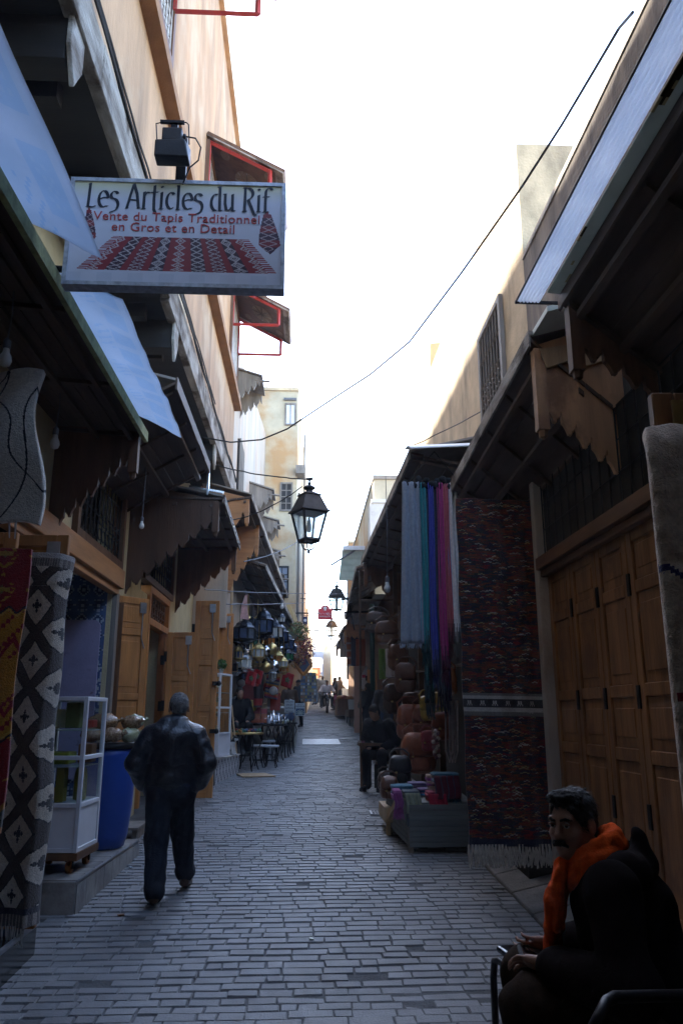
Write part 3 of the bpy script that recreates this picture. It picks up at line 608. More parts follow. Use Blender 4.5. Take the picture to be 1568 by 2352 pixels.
awning('dark awning tucked under the overhang behind the blue barrel', 7.15, 9.9, (-1.3, 4.72), (-1.3, 4.72), (-2.3, 4.15), (-2.3, 4.15), trim='wood_dark', rafters=4)
awning('small dark awning with a torn shiny edge above the open door leaves', 9.95, 13.95, (-1.1, 4.32), (-1.22, 4.52), (-2.3, 4.35), (-2.3, 4.5), panels=((9.97, .25, 1.25, 'wood_panel2', 8), (13.85, .25, 1.15, 'wood_brown', 6)), trim='wood_dark', rafters=5)
awning('long sloping awning above the lantern shop', 14.2, 24.5, (-1.05, 5.55), (-.60, 5.2), (-2.0, 5.35), (-1.9, 5.2), panels=((14.25, .3, .9, 'wood_orange_x', 4), (16.1, .45, 2.0, 'wood_orange_x', 7), (24.3, .3, 1.0, 'wood_brown', 4)), trim='fascia_wood', rafters=12)
awning('lower awning with a frayed edge hanging over the brass lanterns', 16.3, 26.5, (-.86, 4.6), (-.30, 4.30), (-2.0, 4.95), (-1.6, 4.7), trim='fascia_wood', rafters=9)
awning('dark awning over the green post and food stalls', 17.3, 25.8, (1.12, 4.75), (1.3, 4.6), (2.3, 5.2), (2.2, 5.2), panels=((25.7, .3, .9, 'wood_orange_x', 4),), rafters=8)
awning('small far awning above the right food stalls', 26, 33, (1.25, 4.35), (1.35, 4.7), (1.95, 4.9), (1.95, 5.2), panels=((26.1, .3, .9, 'wood_orange_x', 4),), rafters=5)
awning('dark pitched awning at the far right bend', 36, 44, (1.35, 4.6), (1.6, 5.2), (2.35, 5.9), (2.4, 6.2), panels=((36.1, .3, 1.1, 'wood_brown', 4),), rafters=5)
# shiny torn plastic edge of the small awning
mb = MB(); pts = [(-1.1-.12*s+rnd(-.015, .015), 9.95+4*s, 4.33+.2*s+rnd(-.02, .02)) for s in np.linspace(0, 1, 40)]
mb.tube(pts, [rnd(.012, .035) for _ in pts], 5)
mb.tube([(-1.1, 9.95, 4.42), (-1.55, 9.94, 4.5)], .022, 5); mb.b2((-1.32, 9.9, 4.38), (-1.29, 9.96, 4.75))
tag(mb.build('edge_strip', M['silver'], loc=(-1.1, 9.95, 4.33)), 'crumpled silver foil strip along the edge of a small awning', 'strip')
# polycarbonate sheets on the left awning
def sheetcol(u, v):
    c = (.86, .89, .93); a = (v*9) % 1
    if .56 < u < .86 and a < .72: c = (.75, .84, .92) if not (.62 < u < .8 and .12 < a < .6 and (int(a*22)+int(u*40)) % 3 == 0) else (.80, .87, .93)
    if .25 < u < .5 and (v*4.3) % 1 < .5 and (int(v*130) + int(u*26)) % 4 == 0: c = (.70, .81, .91)
    return c
poly_m = translucent('polycarbonate', (.78, .83, .88), (.88, .91, .95), 3, .7, attr=True)
for (ya, yb, lab) in ((-3, 3.78, 'blue tinted plastic roof sheet at the top left, in front of the hanging sign'), (4.27, 6.6, 'blue tinted plastic roof sheet behind and below the hanging sign')):
    o = grid(lambda u, v: (-1.56+.44*u, ya+(yb-ya)*v, 4.20-.20*u+.014*math.sin(v*9+u*2)+.010*math.sin(v*31+u*5)*u+.012*fbm(u*2, v*6+ya)), 24, 160, sheetcol, 'plastic_sheet', poly_m, loc=(-1.4, (ya+yb)/2, 4.1), thick=.008)
    tag(o, lab, 'roof sheet', 'plastic sheets on the left awning')
mb = MB(); mb.b2((-1.518, -6, 4.04), (-1.482, 6.93, 4.135)); tag(mb.build('foam_strip', mat('foam_green', (.30, .31, .15), .9, .3, 12, .3), loc=(-1.57, 2, 4.15)), 'dull green foam strip along the left awning edge', 'strip')
# gutter plates on the right awning
al = thing('plastic_gutter', (1.5, 2, 4.24), 'ribbed translucent plastic gutter sheet with burnt stains along the top right awning', 'gutter')
o = grid(lambda u, v: (1.37+.15*u, -5+9.6*v, 4.235+.006*math.sin(u*40)), 40, 30, None, 'ribbed_plate', translucent('ribbed_poly', (.82, .86, .90), (.92, .94, .96), 3, .75), al, thick=.006)  # translucent plastic, skylight from above passes through
def burn(u, v):
    n = fbm(v*9, u*1.5)+.45*fbm(v*30, u*4)
    return (.05, .035, .02) if n > .34-.45*(1-u)+.3 else ((.35, .28, .16) if n > .25-.45*(1-u)+.3 else (.52, .55, .50))
o = grid(lambda u, v: (1.525+.11*u, -5+9.45*v, 4.228-.01*u), 8, 200, burn, 'stained_plate', translucent('stained_sheet', (.8, .8, .78), (.95, .95, .92), 6, .3, attr=True), al, thick=.006)
mb = MB(); mb.b2((1.638, -5, 4.17), (1.668, 4.52, 4.235)); part(mb, 'foam_edge', mat('foam_yellow', (.66, .56, .14), .9, .35, 16, .4, 60, stretch=(1, 4, 1)), al)
mb = MB(); mb.b2((1.355, 4.585, 4.225), (1.64, 4.6, 4.245)); mb.tube([(1.36, -5, 4.236), (1.36, 4.6, 4.236)], .007, 5); part(mb, 'edge_strip', M['iron'], al)
# cap of the second right awning: yellow edged plate and bent wood
mb = MB(); mb.hexa([(1.62, 4.75, 4.26), (2.1, 4.75, 4.4), (2.1, 5.12, 4.4), (1.62, 5.12, 4.26), (1.62, 4.75, 4.30), (2.1, 4.75, 4.44), (2.1, 5.12, 4.44), (1.62, 5.12, 4.30)])
tag(mb.build('cover_plate', mat('pale_green', (.6, .66, .58), .5, .1, 5, .1), loc=(1.8, 4.9, 4.3)), 'pale greenish plate capping the near end of the carved right awning', 'plate')
mb = MB(); mb.prism([(1.66, 5.09, 4.15), (2.2, 5.09, 4.25), (2.2, 5.09, 4.1), (2.0, 5.09, 4.03), (1.85, 5.09, 4.06), (1.7, 5.09, 4.0)], (0, .028, 0)); tag(mb.build('wave_board', M['wood_light'], loc=(1.9, 5.1, 4.1)), 'short pale board with a wavy lower edge on the carved right awning', 'board')
# white curved plate over the scarves
o = grid(lambda u, v: (1.16+1.0*u, 8.35+.45*v, 4.66+.06*u-.16*(1-v)**2*.9), 10, 8, None, 'bent_plate', mat('pale_sheet', (.70, .72, .72), .5, .08, 4, .05), loc=(1.6, 8.5, 4.6), thick=.01); tag(o, 'bent pale sheet over the near end of the scarf awning', 'roof sheet')
# ribbed green white sheet awning
rs = thing('sheet_awning', (1.5, 27, 6.0), 'pale green ribbed sheet awning held out by a stick, high on the right', 'awning')
grid(lambda u, v: (1.08+.95*u+.12*v*(1-u), 26-.25*v+.7*u*0, 5.95+.98*v+.02*math.sin(v*30)), 8, 36, None, 'ribbed_sheet', translucent('green_sheet', (.50, .58, .52), (.62, .68, .62), 5, .35), rs, thick=.02)
mb = MB(); mb.b2((1.22, 25.6, 6.93), (2.3, 26.6, 7.06)); part(mb, 'top_board', M['alu_white'], rs)
mb = MB(); mb.tube([(.80, 25.4, 6.35), (1.7, 25.8, 7.0)], .035, 6); part(mb, 'prop_stick', M['wire_grey'], rs)
# far awnings / board
mb = MB(); mb.hexa([(-.3, 62, 5.55), (1.35, 62, 5.35), (1.35, 64, 5.9), (-.3, 64, 6.1), (-.3, 62, 5.6), (1.35, 62, 5.4), (1.35, 64, 5.95), (-.3, 64, 6.15)]); mb.b2((-.3, 61.97, 4.75), (1.3, 62.0, 5.5))
tag(mb.build('canvas_awning', M['alu_white'], loc=(.5, 62, 5.5)), 'white canvas awning above the shop front at the far end', 'awning')
sb = thing('shop_board', (.5, 61, 4), 'orange painted shop board hanging at the far end of the street', 'sign')
mb = MB(); mb.b2((-.2, 61.2, 3.85), (1.15, 61.26, 5.05)); part(mb, 'board', mat('board_orange', (.34, .13, .055), .6, .2, 3, .1), sb)
by_ = mat('board_yellow', (.62, .50, .25), .6, .2, 8, .1)
for (x, z) in ((.05, 4.3), (.75, 4.3), (.75, 4.75)): mb = MB(); mb.b2((x-.2, 61.185, z-.14), (x+.2, 61.197, z+.14)); part(mb, 'painted_panel', by_, sb)
# ================================================================== LETTERING
def text(s, size, pos, m, parent=None, name='lettering', align='CENTER', ext=.002, ry=0, sx=1, rz=0, space=1):
    cu = bpy.data.curves.new(name, 'FONT'); cu.body = s; cu.size = size; cu.align_x = align; cu.extrude = ext; cu.resolution_u = 3; cu.space_character = space
    t = bpy.data.objects.new(name, cu); COL.objects.link(t); bpy.context.view_layer.update()
    dg = bpy.context.evaluated_depsgraph_get(); me = bpy.data.meshes.new_from_object(t.evaluated_get(dg)); bpy.data.objects.remove(t)
    X = Matrix.Translation(Vector(pos)-(WLOC[parent] if parent else Vector())) @ Matrix.Rotation(rz, 4, 'Z') @ Matrix.Rotation(ry, 4, 'Y') @ Matrix.Rotation(math.pi/2, 4, 'X') @ Matrix.Diagonal((sx, 1, 1, 1))
    me.transform(X); me.materials.clear(); me.materials.append(m)
    o = bpy.data.objects.new(name, me); COL.objects.link(o); o.parent = parent; return o
def arc(cx, cy, rx_, ry_, a0, a1, n=14): return [(cx+rx_*math.cos(rad(a0+(a1-a0)*i/n)), cy+ry_*math.sin(rad(a0+(a1-a0)*i/n))) for i in range(n+1)]
GL = {  # strokes in a unit-high box, width last
 'L': ([[(.16, 1.0), (.1, .95)], [(.16, 1), (.14, .5), (.12, .02)], [(.12, .03), (.3, .0), (.46, .06)], [(.06, .03), (.18, .02)]], .5),
 'e': ([arc(.27, .36, .2, .34, 5, 300) + [(.47, .06)], [(.09, .34), (.28, .42), (.46, .42)]], .5),
 's': ([arc(.24, .52, .15, .16, 20, 230) + arc(.2, .12, .22, .26, 75, -80)[0:15] + [(.06, -.2)]], .46),
 'A': ([[(.05, .0), (.18, .55), (.3, 1.02)], [(.3, 1.02), (.46, .6), (.56, .02)], [(.12, .36), (.5, .34)], [(.0, .0), (.1, .0)], [(.5, .0), (.62, .02)]], .66),
 'r': ([[(.12, .7), (.12, .0)], [(.12, .5), (.22, .68), (.36, .66)], [(.05, 0), (.2, 0)]], .4),
 't': ([[(.16, .98), (.15, .4), (.17, -.02), (.26, -.2)], [(.02, .68), (.32, .7)]], .36),
 'i': ([[(.12, .7), (.12, .02)], [(.04, 0), (.2, .0)], [(.1, .95), (.15, .9)]], .27),
 'c': ([arc(.27, .36, .19, .34, 50, 305)], .46),
 'l': ([[(.12, 1.0), (.12, .02)], [(.05, 0), (.2, 0)], [(.04, .98), (.12, 1)]], .27),
 'd': ([arc(.24, .34, .19, .34, 70, 290), [(.42, 1.0), (.42, .4), (.43, .02)], [(.32, .98), (.42, 1)], [(.4, .02), (.52, .0)]], .56),
 'u': ([[(.1, .7), (.1, .3), (.16, .04), (.3, .03), (.42, .2)], [(.42, .7), (.43, .02)], [(.02, .68), (.12, .7)], [(.42, .02), (.54, .0)]], .56),
 'R': ([[(.12, 1.0), (.11, .0)], [(.12, .98)] + arc(.2, .74, .26, .25, 75, -80) , [(.24, .5), (.4, .18), (.52, -.1), (.62, -.16)], [(.02, 0), (.2, 0)], [(.03, .98), (.14, 1)]], .6),
 'f': ([arc(.32, .8, .16, .2, 40, 175) + [(.15, .4), (.15, .02)], [(.04, .62), (.32, .64)], [(.06, 0), (.24, 0)]], .4),
 ' ': ([], .3)}
def nib_text(s, height, pos, wid, m, parent, name='lettering'):
    """broad-nib letters swept along skeleton strokes, in the xz plane facing -y; pos = left baseline"""
    tot = sum(GL[c][1] for c in s); k = wid/tot; x = 0; mb = MB(); na = rad(22); nx, nz = math.cos(na)*.068, math.sin(na)*.068
    dy = 0
    for c in s:
        for st in GL[c][0]:
            pts = []
            for a, b in zip(st[:-1], st[1:]):
                for q in range(4): t = q/4; pts.append((a[0]+(b[0]-a[0])*t, a[1]+(b[1]-a[1])*t))
            pts.append(st[-1]); dy += 1
            y = pos[1] - .0004*(dy % 5)
            for a, b in zip(pts[:-1], pts[1:]):
                q = [(a[0]-nx, a[1]-nz), (a[0]+nx, a[1]+nz), (b[0]+nx, b[1]+nz), (b[0]-nx, b[1]-nz)]
                mb.face([(pos[0]+(x+p[0])*k, y, pos[2]+p[1]*height) for p in q])
                L = math.hypot(b[0]-a[0], b[1]-a[1]) or 1; px, pz = -(b[1]-a[1])/L*.024, (b[0]-a[0])/L*.024
                q = [(a[0]-px, a[1]-pz), (a[0]+px, a[1]+pz), (b[0]+px, b[1]+pz), (b[0]-px, b[1]-pz)]
                mb.face([(pos[0]+(x+p[0])*k, y-.0002, pos[2]+p[1]*height) for p in q])
        x += GL[c][1]
    return mb.build(name, m, parent, recalc=False)
# ================================================================== THE HANGING SIGN
SY = 4.15; tl = atY(166, 404, SY); brr = atY(650, 664, SY); sx0, sx1, sz1, sz0 = tl.x, brr.x+.0, tl.z-.02, brr.z
sx0 = -1.44; SW = sx1-sx0; SH = sz1-sz0
sg = thing('shop_sign', ((sx0+sx1)/2, SY, sz0), 'white shop sign with black and red lettering above a printed red rug', 'sign')
mb = MB(); mb.b2((sx0, SY, sz0), (sx1, SY+.07, sz1)); part(mb, 'sign_box', M['wood_greyx'], sg)
def signcol(u, v):
    # v 0 bottom .. 1 top
    n = .0
    top = (.64, .62, .34); mid = (.62, .66, .76)
    c = mix(mid, top, max(0, min(1, (v-.80)/.2))**1.3)
    # printed rug in perspective
    if .125 < v < .455:
        t = (v-.125)/.33; xl = .06+.16*t; xr = .965-.14*t
        if xl-.015 < u < xr+.015:
            s = (u-xl)/(xr-xl)
            if s < .03 or s > .97:
                return (.30, .05, .06) if int(v*150) % 3 else c
            k = s*9; b = int(k); f = k-b; z = t**.8
            red = (.26, .03, .045); dk = (.045, .025, .05); wh = (.50, .47, .50)
            if f < .16 or f > .84: return red
            g = (f-.16)/.68
            if b % 4 == 0: p = (z*6) % 1; d = abs(g-.5)+abs(p-.5); return wh if abs(d-.42) < .09 or abs(d-.12) < .06 else red
            if b % 4 == 1: p = (z*7) % 1; d = abs(abs(g-.5)-abs(p-.5)); return wh if d < .09 else dk
            if b % 4 == 2: p = (z*9) % 1; return wh if abs(abs(g-.5)*2-abs(p-.5)*2) < .16 else mix(red, dk, .5)
            p = (z*5) % 1; d = abs(g-.5)+abs(p-.5)
            return wh if (abs(d-.45) < .08 or abs(d-.25) < .05 or (abs(g-.5) < .08 and int(z*60) % 2)) else dk
    # hanging tassel kites left and right
    for cx, w_, z0, z1 in ((.935, .052, .31, .74), (.09, .03, .36, .73)):
        if z0 < v < z1:
            t = (v-z0)/(z1-z0); hw = w_*(min(1, t/.22) if t < .22 else 1-((t-.22)/.78)**1.4*.75); hw = hw*(1 if t < .94 else .5)
            if abs(u-cx-(.5-t)*.02) < hw:
                p = (t*8) % 1; g = (u-cx)/hw
                return (.45, .38, .40) if abs(abs(g)-abs(p-.5)*1.6) < .12 and t < .85 else ((.22, .035, .05) if int(t*6) % 2 else (.06, .03, .06))
    if v < .115: c = mix(c, (.50, .56, .66), .5) if (u*7) % 1 < .5 and v < .1 else c
    return c
grid(lambda u, v: (sx0+.012+(SW-.024)*u, SY-.003, sz0+.012+(SH-.024)*v), 300, 170, signcol, 'printed_face', mat('sign_print', (.5, .5, .5), .35, .06, 6, 0, attr=True, spec=.5), sg, smooth=False)
mb = MB(); f = .018
for lo, hi in (((sx0-.006, SY-.012, sz0-.006), (sx1+.006, SY+.075, sz0+f)), ((sx0-.006, SY-.012, sz1-f), (sx1+.006, SY+.075, sz1+.006)), ((sx0-.006, SY-.012, sz0+f), (sx0+f, SY+.075, sz1-f)), ((sx1-f, SY-.012, sz0+f), (sx1+.006, SY+.075, sz1-f))): mb.b2(lo, hi)
part(mb, 'sign_frame', mat('frame_alu', (.40, .44, .50), .45, .3, 25, .1, 90, metal=.5), sg)
ink = mat('ink_dark', (.02, .028, .045), .5, .1, 5, 0); inkr = mat('ink_red', (.45, .07, .07), .5, .1, 5, 0)
nib_text('Les Articles du Rif', SH*.235, (sx0+SW*.07, SY-.006, sz0+SH*.722), SW*.865, ink, sg)
text('Vente du Tapis Traditionnel', SH*.118, (sx0+SW*.50, SY-.006, sz0+SH*.605), inkr, sg, sx=1.0, space=1.04)
text('en Gros et en Detail', SH*.118, (sx0+SW*.485, SY-.006, sz0+SH*.505), inkr, sg, sx=1.0, space=1.04)
mb = MB(); px = atY(418, 380, SY+.05).x
mb.b2((px-.03, SY+.02, sz1+.006), (px+.03, SY+.06, sz1+.34)); part(mb, 'bracket', M['iron'], sg)
mb = MB(); mb.tube([(sx0, SY+.04, sz0+.12), (-2.3, SY+.04, sz0+.14)], .02, 6); part(mb, 'bracket', M['iron'], sg)
fy = SY-.12; fl = thing('floodlight', atY(398, 340, fy), 'small black floodlight on a thin wire yoke above the hanging sign', 'floodlight')
c = atY(397, 350, fy); wv = .1; hv = .062
mb = MB(); mb.hexa([(c.x-wv, fy-.05, c.z-hv), (c.x+wv, fy-.03, c.z-hv+.01), (c.x+wv, fy+.05, c.z-hv), (c.x-wv, fy+.05, c.z-hv), (c.x-wv*.97, fy-.06, c.z+hv*.7), (c.x+wv*.75, fy-.05, c.z+hv), (c.x+wv, fy+.05, c.z+hv), (c.x-wv, fy+.05, c.z+hv*.9)])
mb.b2((c.x-.066, fy-.03, c.z+hv+.002), (c.x+.052, fy+.045, c.z+.155)); mb.b2((c.x+.053, fy-.01, c.z+.10), (c.x+.075, fy+.02, c.z+.13)); part(mb, 'housing', M['black_plastic'], fl, bevel=.008)
mb = MB(); mb.tube([(c.x-.095, fy, c.z+.05), (c.x-.11, fy, c.z+.2), (c.x-.06, fy, c.z+.215), (c.x+.07, fy, c.z+.215), (c.x+.085, fy, c.z+.2), (c.x+.095, fy, c.z+.06)], .004, 5); mb.b2((c.x-.085, fy-.01, c.z+.205), (c.x+.06, fy+.01, c.z+.222)); part(mb, 'yoke', M['iron'], fl)
mb = MB(); mb.b2((c.x-.02, fy+.0, c.z+.15), (c.x+.02, fy+.03, c.z+.215)); mb.tube([(c.x+.0, fy+.03, c.z+.21), (px, SY+.03, sz1+.33)], .018, 5); part(mb, 'arm', M['iron'], fl)
mb = MB(); mb.tube([(c.x+.07, fy, c.z+.115), (c.x+.13, fy, c.z+.105), (c.x+.165, fy, c.z+.04), (c.x+.155, fy, c.z-.05), (c.x+.10, fy+.03, c.z-.08), (px+.02, SY, c.z-.13)], .005, 5); part(mb, 'cable', M['wire'], fl)
# ================================================================== RUGS ON THE LEFT
leaf(bl, (-2.3, 5.66, .26), rad(-2), .58, 2.6, [1, 1, 1], M['wood_orange'], strap=True)
leaf(bl, (-2.3, 5.14, .26), rad(-2), .40, 2.5, [1, 1, 1], M['wood_orange'], strap=False)
def fringe(mb, x0, x1, y, z, n, L, r=.006, col=None, jit=.02, dirx=1, dy=0):
    for i in range(n):
        x = x0+(x1-x0)*(i+.5)/n+rnd(-.004, .004); l = L*rnd(.75, 1.1); a = rnd(-jit, jit)
        mb.tube([(x, y, z), (x+a*.4, y+rnd(-.008, .008), z-l*.5), (x+a, y+dy+rnd(-.012, .012), z-l)], [r*.7, r, r*.6], 4, 0, col)
def rug_bw(u, v):
    x = u*.62; z = v*2.42
    if v > .985: return (.50, .47, .44)
    if v > .962: return (.14, .12, .11) if (u*40) % 1 < .5 else (.30, .27, .24)
    if v < .03: return (.10, .085, .08) if (u*24) % 1 < .6 else (.34, .30, .26)
    if v < .045: return (.03, .03, .045)
    a = x/.27+z/.37+.12; b = x/.27-z/.37+.07; wob = .02*math.sin(z*30)
    fa, fb = (a+wob) % 1, (b-wob) % 1; la, lb = min(fa, 1-fa), min(fb, 1-fb); m_ = min(la, lb)
    if m_ < .12: return (.075, .058, .048)
    if m_ < .155: return (.016, .014, .018)
    p, q = fa-.5, fb-.5; k = int(a)+int(b)
    X, Y = p+q, p-q; ax, ay = abs(X), abs(Y)
    if (ax < .045 and ay < .25) or (ay < .045 and ax < .25) or (ax < .11 and ay < .11) or (abs(ax-.17) < .03 and ay < .08) or (abs(ay-.17) < .03 and ax < .08): return (.02, .018, .02)
    return (.58, .51, .40) if int(z/.37) % 3 else (.62, .57, .48)
RW = thing('carpet', (-1.95, 5.5, .26), 'brown and cream diamond patterned wool carpet draped over an open door leaf', 'carpet')
def rbw(u, v):
    t = u*1.12
    if t < 1: x, y = -2.38+.64*t, 5.53+.030*math.sin(t*10+v*2.5)*(1.1-.6*v)+.014*math.sin(v*11)
    else: a = (t-1)/.12; x, y = -1.74+.035*math.sin(a*math.pi), 5.53+.22*a
    return (x + .012*math.sin(v*7)+.01*math.sin(v*17+u*3), y - .05*(1-v)*u, .30+2.42*v-(.025*u if v > .9 else 0))
grid(rbw, 150, 330, lambda u, v: rug_bw(u*1.12, v), 'pile', M['rug'], RW, thick=.025)
mb = MB(); fringe(mb, -2.38, -1.74, 5.49, .31, 60, .13, .005, None); part(mb, 'fringe', mat('fringe_grey', (.42, .40, .37), .95, .2, 20, .2), RW)
def rug_red(u, v):
    x = u*.7; D = 1230+(1-v)*760
    red = (.26, .012, .014); yel = (.50, .20, .012); dkr = (.10, .01, .012)
    def zig(D0): 
        d = D-D0-7*math.sin(x*70); return abs(d) < 3
    if zig(1392) or zig(1682): return (.55, .30, .05)
    if zig(1385) or zig(1690): return (.03, .015, .02)
    X = (x/.22) % 1-.5; n = fbm(x*20, D*.05)*.08
    if 1390 < D < 1690:
        Y = (D-1545)/60; g = max(abs(X)*2.2, abs(Y)*.9)
        if g < .18: return (.07, .02, .02)
        if g < .3: return (.45, .22, .05)
        if abs(abs(X)*3-abs(Y)*1.1+.2) < .16+n or (int(x*45)+int(D/11)) % 5 == 0 and abs(Y) > .7: return red
        return yel
    Y = ((D-1290)/90) % 1-.5; s = abs(X)+abs(Y)*.8
    if abs(s-.33) < .045+n and (int(D/7) % 3): return (.48, .24, .03)
    if abs(Y) < .06 and abs(X) < .2: return (.42, .22, .04)
    if s < .1: return (.20, .14, .05)
    return red if D < 1950 else mix(red, dkr, .5)
RR = thing('carpet', (-2.0, 5.0, .6), 'red and orange tribal carpet hanging at the left edge with its corner folded back', 'carpet')
def rred(u, v):
    x = -2.46+.70*u; zb = .52+.10*u+.42*max(0, u-.45)**1.3*1.6; zt = 2.62
    return (x+.01*math.sin(v*9), 5.0+.02*math.sin(u*11+v*3)-.03*u, zb+(zt-zb)*v)
grid(rred, 110, 220, lambda u, v: rug_red(u, (zz(u, v))), 'pile', M['rug'], RR, thick=.03) if False else None
def rred_col(u, v):
    z = rred(u, v)[2]; vv = (z-.70)/(2.62-.70); edge = v < .025 or u > .985
    if v < .1: return (.42, .16, .02) if v < .02 or (.075 < v) else ((.30, .03, .02) if (u*9) % 1 < .3 else (.07, .07, .055))
    return rug_red(u, vv)
grid(rred, 120, 260, rred_col, 'pile', M['rug'], RR, thick=.03)
RWH = thing('carpet', (-1.9, 4.75, 3.0), 'white woolly rug with thin black lines rolled over the beam at the left edge', 'carpet')
def rwh(u, v):
    a = v*1.0; bul = .10*math.sin(min(1, u)*math.pi)
    x = -2.35+.72*u+.05*math.sin(v*5+.6)*u; return (x, 4.72-.14*math.sin(u*3.14*.5+.2)+.05*math.cos(v*6), 2.76+.92*v-.07*u*(1-v)+.02*math.sin(u*9))
def whc(u, v):
    for (a, b, c_) in ((.55, .25, 3), (.8, -.5, 4), (.35, .6, 5), (.9, .45, 2)):
        if abs((u-a)-b*(v-.5)-.07*math.sin(v*c_*3)) < .008: return (.02, .02, .022)
    return (.70, .66, .58)
grid(rwh, 150, 200, whc, 'pile', M['rug'], RWH, thick=.06)
mb = MB(); fringe(mb, -2.2, -1.70, 4.62, 2.78, 9, .22, .007, None, .03); part(mb, 'fringe', mat('fringe_white', (.55, .53, .5), .95, .2, 20, .2), RWH)
# ================================================================== steps
ms = thing('marble_step', (-2.2, 4.5, 0), 'black polished marble step with a metal edge in the lower left corner', 'step')
mb = MB(); mb.b2((-2.9, 1.5, -.05), (-1.79, 5.9, .23)); part(mb, 'slab', M['marble_black'], ms, bevel=.006)
mb = MB(); mb.b2((-1.80, 1.5, .222), (-1.772, 5.9, .243)); part(mb, 'edge_trim', M['metal_grey'], ms)
st = thing('tiled_step', (-2.2, 7.8, .1), 'grey tiled shop step under the glass cabinet and the blue barrel', 'step')
mb = MB(); mb.hexa([(-2.75, 6.76, -.05), (-1.78, 6.76, -.05), (-1.72, 8.87, .05), (-2.75, 8.87, .05), (-2.75, 6.76, .325), (-1.78, 6.76, .325), (-1.72, 8.87, .325), (-2.75, 8.87, .325)]); part(mb, 'block', M['tile_grey'], st, bevel=.01)
mb = MB()
for i in range(8):
    y = 6.77+i*.2625
    mb.b2((-1.795+.0075*i-.25, y, .326), (-1.785+.0075*i, y+.255, .334)); mb.hexa([(-1.776+.0075*i, y, .06), (-1.770+.0075*i, y, .06), (-1.762+.0075*i, y+.255, .06), (-1.768+.0075*i, y+.255, .06), (-1.776+.0075*i, y, .30), (-1.770+.0075*i, y, .30), (-1.762+.0075*i, y+.255, .30), (-1.768+.0075*i, y+.255, .30)])
part(mb, 'tiles', M['tile_grey'], st)
mb = MB(); mb.tube([(-1.775, 6.76, .328), (-1.715, 8.87, .328)], .011, 6); part(mb, 'edge_trim', M['metal_grey'], st)
# mauve board on the shop wall
mb = MB(); pts = [(-2.85, .9)]; 
for cx, cz, a0 in ((-2.46, .98, -90), (-2.46, 2.58, 0)): pts += [(cx+.08*math.cos(rad(a0+q*15)), cz+.08*math.sin(rad(a0+q*15))) for q in range(7)]
pts += [(-2.85, 2.66)]
mb.prism([(x, 9.23, z) for x, z in pts], (0, .03, 0)); tag(mb.build('mauve_board', mat('mauve', (.30, .27, .40), .5, .12, 4, .1, 40, patch=(.18, .13, .17), pscale=9, pth=.66), loc=(-2.6, 9.23, 1.8)), 'mauve painted board with rounded corners against the blue tiled wall', 'board')
